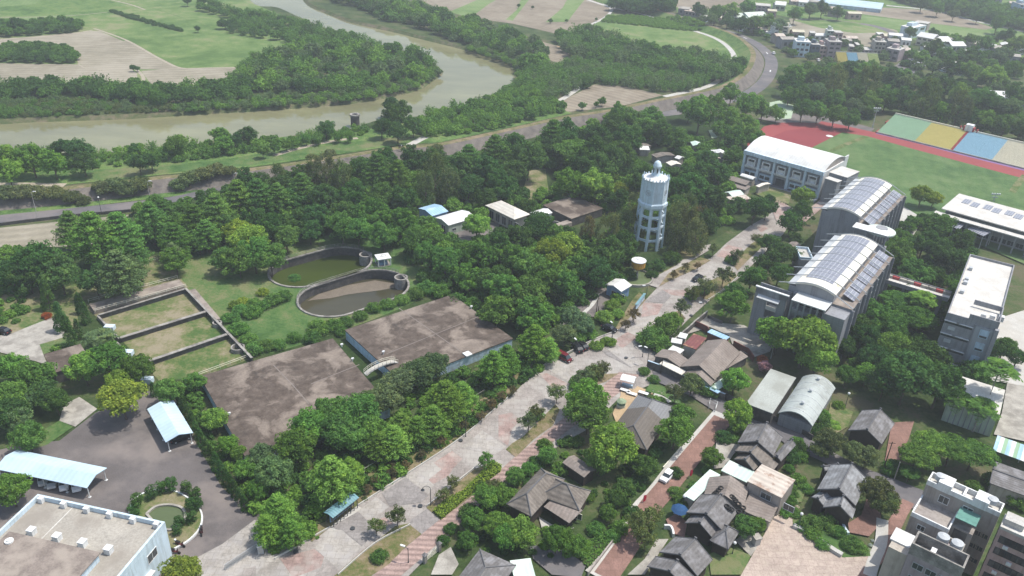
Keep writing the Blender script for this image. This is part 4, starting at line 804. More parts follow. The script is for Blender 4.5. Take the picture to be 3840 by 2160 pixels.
# --- houses along the avenue and lane
t, f = bld('old_house', 'rambling house with a big brown and grey sheet roof behind a dark wall', 'house', 'z3', (970, 915), (1298, 560), (520, 748), 3.4, rise=2.3, rm='sheet_brown', wm='wall_dark', ov=.3, rtile=False)
bld('', '', '', 'z3', (915, 988), (1000, 900), (560, 845), 3.0, rise=1.7, rm='sheet_brown', wm='wall_green', ov=.25, rtile=False, parent=t, rname='wing_roof', wname='wing_wall')
bld('', '', '', 'z3', (515, 745), (622, 648), (115, 662), 2.9, rise=1.0, rm='sheet_brown', wm='wall_dark', ov=.25, rtile=False, parent=t, rname='wing_roof', wname='wing_wall')
bld('', '', '', 'z3', (1060, 800), (1400, 610), (1290, 560), 2.6, roof='shed', rise=.5, rm='sheet_brown', parent=t, ov=.2, wm='wall_dark', rname='lean_to_roof', wname='lean_to_wall')
bld('', '', '', 'z3', (555, 455), (725, 518), (862, 375), 3.6, roof='shed', rise=.1, rm='red_roof', parent=t, ov=.2, wm='wall_beige', rname='red_roof', wname='wing_wall')
bld('', '', '', 'z3', (250, 702), (540, 848), (572, 800), 2.6, roof='shed', rise=.3, rm='cream_roof', parent=t, solid=False, rname='awning')
for q in (((400, 425), (540, 450), (580, 395)), ((487, 355), (590, 382), (632, 322)), ((350, 530), (500, 590), (520, 500))): bld('', '', '', 'z3', *q, 2.6, roof='flat', rm='white_roof', parent=t, wm='wall_beige', ov=.2, rtile=False, rname='outhouse_roof', wname='outhouse_wall')
bld('', '', '', 'z3', (915, 990), (1010, 1040), (1090, 790), 2.5, roof='flat', rm='pale_green_roof', parent=t, solid=False, rname='awning')
bld('', '', '', 'z3', (832, 995), (1005, 1085), (1030, 1050), 2.4, roof='flat', rm='blue_roof', parent=t, solid=False, rname='awning')
bld('container_shed', 'red brown shed with a bright blue corrugated roof at the yard wall', 'shed', 'z3', (870, 292), (1108, 396), (1155, 352), 3.0, roof='flat', rm='blue_roof', wm='wall_redbrown', ov=.12)
def lowwall(label, k, pts, h, mat='wall_dark', wd=.25, cap=None, name='boundary_wall'):
    g0 = G(Q(k, *pts[0]), 0); t = thing(name, label, 'wall', (g0.x, g0.y, 0)); P = [G(Q(k, *p), 0)-g0 for p in pts]; m = MB(); c_ = MB()
    for a, b_ in zip(P, P[1:]):
        d = (b_-a).normalized(); n_ = Vector((-d.y, d.x, 0))
        for mm, z0, z1, w_ in ((m, -.1, h, wd),)+(((c_, h, h+.1, wd+.14),) if cap else ()):
            vs = [tuple(q+n_*s_*w_/2+Vector((0, 0, z))) for z in (z0, z1) for q, s_ in ((a, -1), (b_, -1), (b_, 1), (a, 1))]; mm.add(vs, [(3, 2, 1, 0), (4, 5, 6, 7), (0, 1, 5, 4), (1, 2, 6, 5), (2, 3, 7, 6), (3, 0, 4, 7)])
    m.obj('wall_panel', mat, t)
    if cap: c_.obj('coping', cap, t)
    return t
lowwall('dark stained boundary wall along the street side of the rambling house', 'z3', [(90, 755), (330, 840), (560, 950), (830, 1090), (1085, 1190)], 2.1, cap='wall_blue')
lowwall('old dark wall between the avenue footpath and the house yard', 'z3', [(300, 560), (430, 470), (630, 300), (700, 230), (860, 100)], 2.0, cap='old_concrete'); lowwall('low dark wall with planters round the concrete yard by the grey school', 'z3', [(870, 120), (960, 160), (1060, 200)], 1.2)
lowwall('brown wall dividing the concrete yard from the house gardens', 'z3', [(700, 225), (860, 300), (880, 330)], 2.0, 'wall_redbrown'); lowwall('broken red brown wall behind the house garden and the flowering tree', 'z3', [(1200, 480), (1390, 580), (1460, 680)], 1.8, 'wall_redbrown')
t, f = bld('tiled_house', 'large hipped tile house half grey and half brown beside the market yard', 'house', 'z2', (748, 1240), (1182, 600), (262, 862), 3.4, roof='hip', rise=2.56, rm='tile_slate', wm='timber', ins=(3.0, 3.4), ov=.7)
f_roof = [c for c in t.children if c.name.startswith('roof')][0]; f_roof.data.materials[0] = MAT['tile_half'] if 'tile_half' in MAT else MAT['tile_slate']
t, f = bld('tiled_house', 'big brown tiled house with two hipped wings in a leafy garden', 'house', 'c22', (205, 842), (508, 955), (640, 825), 3.6, roof='hip', rise=2.40, rm='tile_brown', wm='timber', ins=(3.5, 4), ov=.6, win=(('f', [4, 8], [.8], 1.6, 1.4, 'rail_cream'),))
bld('', '', '', 'c22', (145, 1000), (400, 720), (0, 862), 3.6, roof='hip', rise=2.24, rm='tile_brown', wm='timber', ins=(2.6, 3), ov=.6, parent=t, rname='wing_roof', wname='wing_wall')
bld('', '', '', 'c22', (240, 925), (432, 1050), (512, 955), 3.0, roof='shed', rise=.5, rm='sheet_brown', wm='timber', ov=1.2, parent=t, rname='porch_roof', wname='porch_wall')
bld('outbuilding', 'low brown outbuilding with a worn sheet roof behind the big brown tiled house', 'outbuilding', 'c22', (380, 592), (545, 705), (612, 632), 2.8, roof='gable', rise=.5, rm='sheet_brown', wm='timber', ov=.3, rtile=False)
bld('tiled_house', 'grey hipped tile house beside the wooden gate of the striped pavement', 'house', 'c12', (1400, 1620), (1690, 1245), (1932, 1410), 3.4, roof='hip', rise=1.6, rm='tile_grey', wm='timber', ins=(4.5, 4.5), ov=.6)
bld('annex', 'pale green sheet roof annex at the bottom behind the grey hipped house', 'outbuilding', 'c22', (20, 1480), (180, 1460), (0, 1330), 3.0, roof='flat', rm='pale_green_roof', wm='wall_beige', ov=.2)
t, f = bld('tiled_house', 'grey tile house with stepped front gables north of the brick lane', 'house', 'y1', (1015, 360), (1100, 192), (706, 213), 4.2, rise=2.08, rm='tile_grey', wm='timber', ov=.5)
bld('', '', '', 'y1', (925, 448), (1005, 362), (655, 322), 3.8, rise=1.60, rm='tile_brown', wm='timber', ov=.5, parent=t, rname='wing_roof', wname='wing_wall')
bld('', '', '', 'y1', (835, 492), (895, 440), (640, 405), 3.2, rise=1.4, rm='tile_brown', wm='timber', ov=.4, parent=t, rname='wing_roof', wname='wing_wall')
bld('', '', '', 'y1', (970, 545), (1062, 432), (925, 455), 3.2, roof='shed', rise=.8, rm='tile_brown', wm='timber', ov=.4, parent=t, rname='wing_roof', wname='wing_wall')
bld('', '', '', 'y1', (1082, 412), (1218, 262), (1015, 355), 3.8, roof='gable', rise=.8, rm='tile_grey', wm='timber', ov=.5, parent=t, rname='wing_roof', wname='wing_wall')
t, f = bld('workshop', 'pink beige workshop with a rusty striped roof and two dark windows', 'workshop', 'y1', (780, 590), (1090, 742), (1205, 575), 5.2, roof='gable', rise=.35, rm='rust_roof', wm='wall_taupe', ov=.1, rtile=False, win=(('f', [4.1, 8.8], [3.0], 2.0, 1.3),))
bld('lean_to', 'pale green sheet roof in front of the stepped gables', 'outbuilding', 'y1', (540, 492), (772, 602), (832, 498), 3.0, roof='flat', rm='pale_green_roof', wm='wall_beige', ov=.3); bld('lean_to', 'long pale green sheet roof beside the brick lane', 'outbuilding', 'y1', (295, 768), (535, 532), (432, 490), 2.9, roof='flat', rm='pale_green_roof', wm='wall_beige', ov=.3)
t, f = bld('old_house', 'patched brown roof house with old tyres laid on top', 'house', 'y1', (745, 840), (790, 655), (390, 700), 3.3, rise=1.9, rm='sheet_brown', wm='wall_taupe', ov=.3, rtile=False)
bld('', '', '', 'y1', (720, 850), (985, 962), (1095, 790), 2.8, roof='flat', rm='sheet_brown', wm='wall_beige', ov=.2, parent=t, rname='wing_roof', wname='wing_wall')
TY = [(540, 652), (520, 672), (500, 692), (482, 708), (640, 730), (655, 747), (672, 766), (700, 795), (740, 830), (702, 862), (595, 816), (612, 832), (636, 846), (738, 870)]
tyre = None
for i, p in enumerate(TY):
    lx, ly = f.at(p[0], p[1], 4.4); u = abs(2*min(max(ly, 0), f.W)/f.W-1); z = 3.3+1.9*(1-u)+.12; g_ = G(Q('y1', *p), z)
    if tyre is None:
        m = MB(); P = [(.36*math.cos(a), .36*math.sin(a), 0) for a in np.linspace(0, 2*math.pi, 15)]; m.tube(P, .13, 7); tyre = m.obj('tyre', 'rubber'); o = tyre
    else: o = tyre.copy(); COL.objects.link(o)
    o.location = g_; o.scale = (1.25,)*3; tag(o, 'old black tyre laid flat on the patched brown roof', 'tyre', 'tyres on the patched brown roof')
t, f = bld('tiled_house', 'dark grey tile house with lattice windows by the blue umbrella', 'house', 'y1', (560, 1045), (690, 870), (235, 862), 3.6, rise=2.08, rm='tile_grey', wm='timber', ov=.6)
bld('', '', '', 'y1', (455, 1095), (535, 990), (215, 965), 3.1, rise=1.8, rm='tile_grey', wm='timber', ov=.5, parent=t, rname='wing_roof', wname='wing_wall')
bld('', '', '', 'y1', (605, 1207), (705, 1050), (450, 1110), 3.1, roof='hip', rise=1.5, ins=(2.6, 1.5), rm='tile_grey', wm='timber', ov=.5, parent=t, rname='wing_roof', wname='wing_wall')
t, f = bld('tiled_house', 'wide dark grey gable house at the bottom next to the lawn', 'house', 'c22', (1400, 1450), (1515, 1325), (1010, 1370), 3.6, rise=2.24, rm='tile_grey', wm='timber', ov=.6)
bld('', '', '', 'c22', (1340, 1560), (1400, 1480), (940, 1470), 3.1, rise=1.76, rm='tile_grey', wm='timber', ov=.5, parent=t, rname='wing_roof', wname='wing_wall')
t, f = bld('tiled_house', 'plain dark gable house beside the brick yard and the leaning pole', 'house', 'y2', (742, 520), (878, 302), (385, 380), 4.2, rise=2.08, rm='tile_grey', wm='timber', ov=.5)
t, f = bld('tiled_house', 'slate grey house with stepped front gables in a garden with white flowers', 'house', 'y2', (470, 1162), (602, 895), (55, 1012), 4.2, rise=2.24, rm='tile_slate', wm='timber', ov=.6)
bld('', '', '', 'y2', (436, 1300), (470, 1200), (135, 1158), 3.4, rise=1.9, rm='tile_slate', wm='timber', ov=.5, parent=t, rname='wing_roof', wname='wing_wall')
bld('', '', '', 'y2', (130, 1158), (240, 1085), (0, 1075), 3.2, roof='gable', rise=.7, rm='tile_slate', wm='timber', ov=.4, parent=t, rname='wing_roof', wname='wing_wall')
bld('', '', '', 'y2', (150, 795), (300, 775), (90, 745), 3.4, roof='gable', rise=.5, rm='tile_slate', wm='timber', ov=.3, parent=t, rname='porch_roof', wname='porch_wall')
t, f = bld('arched_hall', 'hall with a rounded translucent grey sheet roof behind the lane', 'hall', 'D', (2044, 1072), (2102, 976), (1951, 1048), 3.6, roof='barrel', rise=1.9, rm='translucent_sheet', wm='wall_grey', ov=.3)
for x in np.linspace(1.5, f.L-1, 6): MB().tube([(x, f.W*u, 3.65+1.9*(1-(2*u-1)**2)) for u in np.linspace(0, 1, 9)], .05, 5).obj('roof_rib', 'white', t)
for x in (4, 10, 16): MB().cyl(x, f.W/2, 5.4, 6.1, .35, .25, 10).cyl(x, f.W/2, 6.1, 6.3, .45, .2, 10).obj('roof_vent', 'metal_grey', t)
bld('storehouse', 'pale flat concrete roof building beside the arched hall', 'storehouse', 'D', (1944, 1040), (2003, 950), (1878, 1012), 4.0, roof='flat', rm='shed_roof', wm='old_wall', ov=.2)
# --- lower right: hall, awning, flats
t, f = bld('sports_hall', 'hall with a pale flat roof and a tall grey green wall behind royal palms', 'hall', 'D', (2385, 1000), (2515, 1043), (2532, 982), 6.5, roof='flat', rm='deck_white', wm='wall_green', ov=.2)
for x in span(f.L, 8): MB().box(x-.1, -.05+.2, 0, x+.1, .2, 6).obj('rib', 'wall_grey', t)
f = Frame('D', (2499, 1128), (2640, 1180), (2499, 1092), 3.0); t = fthing(f, 'striped_awning', 'blue white and green striped awning beside the playground court', 'awning')
for i in range(14):
    x = f.L*i/14; MB().add([(x, 0, 2.6), (x+f.L/14, 0, 2.6), (x+f.L/14, f.W, 3.1), (x, f.W, 3.1), (x, 0, 2.52), (x+f.L/14, 0, 2.52), (x+f.L/14, f.W, 3.02), (x, f.W, 3.02)], [(0, 1, 2, 3), (7, 6, 5, 4), (0, 4, 5, 1), (2, 6, 7, 3)]).obj('panel', ('blue_roof', 'white', 'c_green')[i % 3], t)
for x in (.2, f.L/2, f.L-.2): MB().cyl(x, f.W*.5, 0, 2.8, .06, n=6).obj('post', 'white', t)
t, f = bld('gatehouse', 'low building with a dark tiled roof half hidden behind the flats', 'house', 'D', (2490, 1215), (2620, 1262), (2510, 1163), 3.6, roof='gable', rise=.6, rm='tile_grey', wm='wall_beige', ov=.4)
f = Frame('D', (2331, 1214), (2514.3, 1297), (2336.4, 1189.4), 15.0); L, W = f.L, f.W; t = fthing(f, 'apartment_block', 'taupe apartment block with white roof terraces and two round tanks', 'apartment block')
MB().box(0, 0, 0, L, W, 14.6).obj('wall', 'wall_taupe', t); MB().box(.25, .25, 14.6, L-.25, W-.25, 14.64).obj('terrace', 'deck_white', t); rings_parapet(f, t, 'white', 14.62, 1.0, .25)
MB().box(L*.5-.2, .3, 14.64, L*.5+.2, W-.3, 15.7).obj('party_wall', 'white', t)
for x in (L*.25, L*.75): MB().box(x-1.3, W-3.2, 14.64, x+1.0, W-.3, 16.4).obj('stair_head', 'white', t)
for x in (1.6, L-1.8): MB().cyl(x, W*.55, 15.6, 16.6, .8, n=14).cyl(x, W*.55, 16.6, 16.75, .85, .3, 14).obj('water_tank', 'metal_grey', t)
MB().box(0, -6.0, 0, L*.52, 0, 11.2).box(L*.52, -3.4, 0, L*.80, 0, 11.2).obj('lower_block', 'wall_taupe', t)
MB().box(0, -6.0, 11.2, L*.52, -5.75, 12.1).box(0, -5.75, 11.2, .25, 0, 12.1).box(L*.52-.25, -5.75, 11.2, L*.52, 0, 12.1).obj('lower_parapet', 'white', t)
MB().box(L*.52, -3.6, 13.2, L*.80, -.05, 13.35).obj('awning', 'green_glass', t); MB().box(L*.56, -3.42, 5, L*.74, -3.3, 10.9).obj('stair_window', 'wall_dark', t)
windows(t, 'f', L, W, [2.2, 7.5], [3.2, 6.4, 9.2], 1.2, 1.0, off=-6.0, frame='white'); windows(t, 'f', L, W, [L*.85, L*.93], [3, 6, 9], 1.1, 1.0, frame='wall_beige'); windows(t, 'f', L, W, [3.5, 7.5], [12.3], 1.6, 1.5, frame='white')
f = Frame('D', (2293.8, 1366), (2425.9, 1430), (2306.6, 1333), 13.0); L, W = f.L, f.W; t = fthing(f, 'apartment_block', 'mauve tiled block with a deep open roof pit nearest the bottom edge', 'apartment block')
MB().box(0, 0, 0, L, W, 10.6).obj('wall', 'wall_mauve', t); rings_parapet(f, t, 'old_concrete', 10.6, 2.4, .3); MB().box(.3, .3, 10.6, L-.3, W-.3, 10.66).obj('terrace', 'old_concrete', t)
MB().box(L*.35, .6, 12.5, L*.45, 2.0, 12.6).obj('hatch', 'white', t); MB().box(L*.35, W, 0, L*.85, W+3.4, 11).obj('stair_tower', 'wall_mauve', t)
for x in (L*.45, L*.72): MB().cyl(x, W+1.7, 11, 13, 1.0, n=16).cyl(x, W+1.7, 13, 13.3, 1.0, .3, 16).obj('water_tank', 'metal_grey', t)
MB().box(L*.35, W+3.2, 11, L*.85, W+3.45, 12).box(L*.35, W, 11, L*.37, W+3.2, 12).box(L*.83, W, 11, L*.85, W+3.2, 12).obj('stair_parapet', 'concrete', t)
MB().box(-3.2, 1, 0, -.1, W, 9.2).obj('side_block', 'wall_beige', t); MB().box(-3.6, W-1, 9.2, -.3, W+2.6, 9.5).obj('tin_roof', 'white_roof', t); MB().box(-3.4, W-.9, 0, -.4, W+2.4, 9.2).obj('annex_wall', 'old_concrete', t)
windows(t, 'f', L, W, span(L, 3), [2, 5.2, 8.2], 1.6, 1.2, frame='metal_grey')
f = Frame('D', (2516, 1325), (2620, 1371), (2524, 1291), 16.0); L, W = f.L, f.W; t = fthing(f, 'apartment_block', 'pink apartment block with a white roof and rows of dark barred windows', 'apartment block')
MB().box(0, 0, 0, L, W, 15.6).obj('wall', 'wall_pink', t); MB().box(.2, .2, 15.6, L, W-.2, 15.75).obj('roof', 'deck_white', t); rings_parapet(f, t, 'concrete_pale', 15.6, .5, .2)
MB().box(.2, W-2.5, 15.7, 3.2, W-.1, 16.9).obj('stair_head', 'concrete_pale', t); windows(t, 'f', L, W, span(L, 5), [1.4, 4.4, 7.4, 10.4, 13.0], 1.7, 1.3, frame='metal_dark', pane='wall_dark')
windows(t, 'l', L, W, span(W, 2), [4.4, 7.4, 10.4, 13.0], 1.2, 1.2, frame='metal_dark', pane='wall_dark')
def coolers(t, pts, mat='white'):
    for x, y, z, sx_, sy_ in pts: MB().box(x-.4*sx_-.15*(1-sx_), y-.4*sy_-.15*(1-sy_), z, x+.4*sx_+.15*(1-sx_), y+.4*sy_+.15*(1-sy_), z+.55).obj('air_conditioner', mat, t)
coolers(t, [(L*u, -.2, z, 1, 0) for u, z in ((.12, 3.2), (.3, 6.3), (.52, 9.3), (.3, 12.2), (.7, 6.2))])
# --- school
def solarfield(t, f, x0, x1, y0, y1, zf, n=1, name='solar_panel', k=6):
    for i in range(n):
        a, b_ = x0+(x1-x0)*i/n+.05, x0+(x1-x0)*(i+1)/n-.05; m = MB(); ys = np.linspace(y0, y1, k+1)
        for j in range(k): m.add([(a, ys[j], zf(ys[j])), (b_, ys[j], zf(ys[j])), (b_, ys[j+1], zf(ys[j+1])), (a, ys[j+1], zf(ys[j+1])), (a, ys[j], zf(ys[j])-.06), (b_, ys[j], zf(ys[j])-.06), (b_, ys[j+1], zf(ys[j+1])-.06), (a, ys[j+1], zf(ys[j+1])-.06)], [(0, 1, 2, 3), (7, 6, 5, 4), (0, 4, 5, 1), (2, 6, 7, 3), (1, 5, 6, 2), (3, 7, 4, 0)])
        m.obj(name, 'solar', t)
def schoolblock(label, A, B, C, h, front):
    f = Frame('D', A, B, C, h); L, W = f.L, f.W; t = fthing(f, 'school_building', label, 'school building', 'grey school blocks with arched roofs')
    rise = 1.15; MB().barrel(0, 0, L, W, h, rise, .3, 16).obj('roof', 'cream_roof2', t); zf = lambda y: h+rise*(1-(2*y/W-1)**2)+.1
    MB().box(.3, .2, 0, L-.3, W-.2, h-.25).obj('wall', 'wall_grey', t)
    m = MB(); n = 14; vs = []
    for x in (.3, L-.3):
        V = [(x, W*u, h+rise*(1-(2*u-1)**2)-.28) for u in np.linspace(.01, .99, n)]; base = [(x, .2, h-.25), (x, W-.2, h-.25)]
        m.add(V+base, [tuple(range(n))+(n+1, n)])
    m.obj('end_wall', 'wall_grey', t)
    MB().box(.3, -4.6, 0, L-.3, .2, h-2.6).obj('side_wing', 'wall_grey', t); MB().box(.2, -4.8, h-2.6, L-.2, .2, h-2.4).obj('side_deck', 'deck_brown', t)
    MB().add([(.3, W-.2, h-.3), (L-.3, W-.2, h-.3), (L-.3, W+1.9, h-.7), (.3, W+1.9, h-.7), (.3, W-.2, h-.5), (L-.3, W-.2, h-.5), (L-.3, W+1.9, h-.9), (.3, W+1.9, h-.9)], [(0, 1, 2, 3), (7, 6, 5, 4), (0, 4, 5, 1), (2, 6, 7, 3), (1, 5, 6, 2), (3, 7, 4, 0)]).obj('side_roof', 'metal_grey', t)
    MB().box(.3, W-.2, 0, L-.3, W+1.5, h-1.0).obj('side_wall', 'wall_grey', t)
    x0 = 1.0 if not front else 4.0; solarfield(t, f, x0, L-1, W*.20, W*.88, zf, 7, 'solar_panel', 6)
    for i in range(6):
        a = x0+(L-1-x0)*i/6; m = MB(); m.add([(a+.2, -3.9, h-2.0), (a+(L-1-x0)/6-.4, -3.9, h-2.0), (a+(L-1-x0)/6-.4, -1.0, h-.9), (a+.2, -1.0, h-.9), (a+.2, -3.9, h-2.1), (a+(L-1-x0)/6-.4, -3.9, h-2.1), (a+(L-1-x0)/6-.4, -1.0, h-1.0), (a+.2, -1.0, h-1.0)], [(0, 1, 2, 3), (7, 6, 5, 4), (0, 4, 5, 1), (2, 6, 7, 3), (1, 5, 6, 2), (3, 7, 4, 0)]); m.obj('solar_panel', 'solar', t)
    for i in range(8):
        x = .15+(L-.3)*i/7; MB().tube([(x, W+4.2, h-1.1)]+[(x, W*u, h+rise*(1-(2*u-1)**2)+.12) for u in np.linspace(1, 0, 10)]+[(x, -4.9, h-2.1)], .14, 5).obj('roof_truss', 'metal_grey', t)
        MB().box(x-.15, -5.3, 0, x+.15, -4.6, h-2.6).obj('fin', 'wall_grey', t)
    windows(t, 'f', L, W, span(L, 8), [1.2, 5.0, 8.8, 12.2], 2.0, 1.7, off=-4.6, frame='metal_grey')
    return f, t
f, t = schoolblock('grey school block with solar panels on its arched roof nearest the concrete yard', (2101, 744), (2209, 615), (2025, 687), 17.0, True); L, W = f.L, f.W
MB().box(-5.2, .3, 14.6, .3, W*.88, 14.85).obj('front_canopy', 'white_roof', t); MB().box(-.6, .3, 0, .3, W-.2, 14.6).obj('front_wall', 'wall_grey', t)
for y in np.linspace(.6, W*.86, 6): MB().box(-5.0, y-.22, 0, -4.5, y+.22, 14.6).obj('column', 'wall_grey', t)
for z in (3.6, 7.4, 11.2): MB().box(-4.6, .3, z-.5, -.6, W*.88, z).box(-4.7, .3, z, -4.55, W*.88, z+1.0).obj('balcony', 'wall_grey', t)
MB().box(-5, -4.6, 0, .3, .28, 13.9).obj('corner_wing', 'wall_grey', t); windows(t, 'l', L, W, span(W*.86, 4), [.4, 4.2, 8.0, 11.8], 2, 2, off=-.6 if 0 else -.6, frame='metal_dark')
# stair tower at the left of the facade
y0, y1 = W+.2, W+8.6
for a, b_ in ((y0, y0+2.2), (y0+5.0, y1)): MB().box(-3.6, a, 0, -3.1, b_, 14.4).obj('stair_wall', 'wall_grey', t)
MB().box(-3.6, y0, 12.8, -3.1, y1, 14.41).obj('stair_wall', 'wall_grey', t); MB().box(-3.7, y0-.3, 14.4, -3.0, y1+.2, 14.65).obj('stair_coping', 'white', t)
for i, z in enumerate((1.8, 5.4, 9.0)): MB().box(-3.5, y0+2.2, z-.2, -.2, y0+5.0, z).box(-3.55, y0+2.2, z, -3.4, y0+5, z+1.0).obj('stair_landing', 'deck_white', t)
MB().box(-.4, y0, 0, -.1, y1, 14.3).obj('stair_back_wall', 'wall_grey', t)
MB().add([(-3.6, y0+1.6, 12.6), (-5.0, y0+1.6, 12.2), (-5.0, y0+7.5, 12.2), (-3.6, y0+7.5, 12.6), (-3.6, y0+1.6, 12.5), (-5.0, y0+1.6, 12.1), (-5.0, y0+7.5, 12.1), (-3.6, y0+7.5, 12.5)], [(0, 3, 2, 1), (4, 5, 6, 7), (1, 2, 6, 5)]).obj('stair_awning', 'metal_grey', t)
f, t = schoolblock('grey school block with solar panels on its arched roof nearest the sports field', (2163.7, 546.3), (2245, 466), (2096, 510), 17.0, False)
# link canopy with round end between the blocks
f = Frame('c31', (636, 262), (905, 335), (950, 285), 16.2); t = fthing(f, 'link_building', 'white canopied link with a half round roof between the arched school blocks', 'school building'); L, W = f.L, f.W
MB().box(0, 0, 16.0, L, W*.7, 16.2).obj('canopy', 'white_roof', t); MB().box(1.5, -1, 0, L-.5, W, 10.5).obj('wall', 'wall_grey', t)
for x in (.5, L*.4, L-.5): MB().box(x-.2, .2, 10, x+.2, .6, 16.0).obj('column', 'wall_grey', t)
MB().cyl(L*.70, W*.75, 15.2, 15.6, 4.3, n=28).obj('round_roof', 'c_green2', t); MB().cyl(L*.70, W*.85, 15.6, 16.3, 1.7, n=20).obj('drum', 'wall_grey', t)
# gymnasium
f = Frame('y4', (150, 378), (1490, 752), (1842, 503), 11.0); L, W = f.L, f.W; t = fthing(f, 'gymnasium', 'gymnasium with a broad white curved roof and five framed window bays', 'gymnasium')
MB().barrel(0, .3, L, W, 11, 3.0, .3, 18).obj('roof', 'white_roof', t); MB().box(.3, 1.2, 0, L-.3, W-.3, 10.7).obj('wall', 'wall_grey', t)
MB().box(-.2, -.4, 9.6, L+.2, 1.2, 11.1).obj('fascia', 'white_blue', t); MB().box(L-.3, .3, 0, L+.2, W, 10.9).obj('end_wall', 'white', t); MB().box(L-.1, W-3.5, 10.9, L+.25, W, 12.6).obj('end_parapet', 'white', t)
m = MB(); m.add([(L-.25, W*u, 11+3*(1-(2*u-1)**2)-.3) for u in np.linspace(.01, .99, 14)]+[(L-.25, W-.3, 10.8), (L-.25, .3, 10.8)], [tuple(range(16))]); m.obj('gable_wall', 'wall_taupe', t)
for i in range(6):
    x = .4+(L-.8)*i/5; MB().box(x-.45, -.1, 4.6, x+.45, 1.2, 9.6).box(x-.5, -.05, 0, x+.5, 1.2, 4.5).obj('column', 'white_blue' if 1 else 'white', t)
for i in range(5):
    x0 = .4+(L-.8)*i/5; cx = x0+(L-.8)/10; w_ = (L-.8)/5; o = MB().box(cx-w_*.27, -.2, 5.2, cx+w_*.27, 1.2, 5.6).box(cx-w_*.27, -.2, 8.2, cx+w_*.27, 1.2, 8.6).box(cx-w_*.27, -.2, 5.6, cx-w_*.22, 1.2, 8.2).box(cx+w_*.22, -.2, 5.6, cx+w_*.27, 1.2, 8.2).box(cx-w_*.22, .5, 5.6, cx+w_*.22, .8, 7.0).obj('window_bay', 'white', t)
    MB().box(cx-w_*.2, .9, 7.0, cx+w_*.2, 1.15, 8.1).obj('pane', 'glass', o); MB().box(x0+.5, .3, 4.5, x0+w_-.5, 1.2, 5.4).obj('balcony', 'white', t)
for i in (0, 1, 3, 4):
    x0 = .4+(L-.8)*i/5; w_ = (L-.8)/5; o = MB().box(x0+.8, .6, .8, x0+w_-.8, 1.2, 3.4).obj('lower_bay', 'white_blue', t)
    for q in (.32, .68): MB().box(x0+w_*q-.9, .5, 1.6, x0+w_*q+.9, .62, 2.8).obj('pane', 'glass', o)
cx = L/2; MB().box(cx-1.6, .6, 0, cx+1.6, 1.1, 3.2).obj('entrance', 'metal_dark', t); MB().box(-.4, -4.2, 0, L+.3, .1, .35).obj('terrace', 'wall_grey', t)
bld('school_annex', 'flat white roofed grey annex between the gymnasium and the arched block', 'school building', 'y4', (1580, 748), (1892, 842), (2050, 722), 10.5, roof='flat', rm='deck_white', wm='wall_grey', ov=.15); bld('school_annex', 'lower grey annex tower with a small white roof beside the gymnasium end wall', 'school building', 'y4', (1508, 850), (1728, 922), (1782, 884), 9.5, roof='flat', rm='deck_white', wm='wall_grey', ov=.15)
# right hand grey block
f = Frame('D', (2384.5, 783.5), (2513, 820), (2448, 638), 17.0); L, W = f.L, f.W; t = fthing(f, 'school_building', 'tall grey school block with a flat cream roof above the avenue of palms', 'school building')
MB().box(0, 0, 0, L, W, 16).obj('wall', 'wall_grey', t); MB().box(.3, .3, 16, L-.3, W-.3, 16.06).obj('roof', 'deck_white', t); rings_parapet(f, t, 'wall_grey', 16.0, .7, .3)
MB().box(L*.42, -.05, 16.7, L, -.0+.25, 18).box(L-.25, .25, 16.7, L, 9, 18).box(L*.42, 8.75, 16.7, L-.25, 9, 18).obj('roof_screen', 'wall_grey', t)
for i in range(3): MB().box(L*.62+i*1.9, 3+i*.7, 16.06, L*.62+1.2+i*1.9, 4.3+i*.7, 17.4).obj('air_conditioner', 'white', t)
for y in (W*.35, W*.5, W*.56, W*.75): MB().box(.9, y, 16.06, 1.9, y+1.2, 16.9).obj('roof_hatch', 'metal_grey', t)
MB().box(1, W+.02, 0, L-1, W+6.5, 12.5).obj('rear_wing', 'wall_grey', t); MB().box(1.2, W+.2, 12.5, L-1.2, W+6.3, 12.56).obj('rear_terrace', 'deck_white', t)
MB().box(L*.58, -.5, 0, L*.60, 0, 15.8).box(L-.5, -1.2, 0, L+.4, 0, 16.2).obj('fin', 'wall_grey', t); MB().box(L*.60, -.3, 0, L-.5, 0, 15.5).obj('stair_bay', 'wall_blue2', t)
for z in (2.2, 6.0, 9.8, 13.4):
    for x, w_ in ((L*.14, 3.0), (L*.40, 3.4)):
        o = MB().box(x-w_/2-.2, -.35, z+1.2, x+w_/2+.2, 0, z+1.35).obj('window', 'white', t); MB().box(x-w_/2, -.05, z+.5, x+w_/2, .02, z+1.2).obj('pane', 'glass', o)
    MB().box(L*.10, -.12, z-1.0, L*.24, .0, z-.1).obj('louvre', 'metal_grey', t)
    o = MB().box(L*.70, -.42, z-.7, L*.88, -.28, z+1.6).obj('window', 'wall_blue', t); MB().box(L*.72, -.5, z-.5, L*.86, -.4, z).obj('pane', 'glass', o)
[c for c in t.children if c.name.startswith('stair_bay')][0].data.materials[0] = MAT['wall_blue2']
windows(t, 'l', L, W, span(W, 8), [2, 6, 10, 13.4], 2, 1.6, frame='metal_grey')
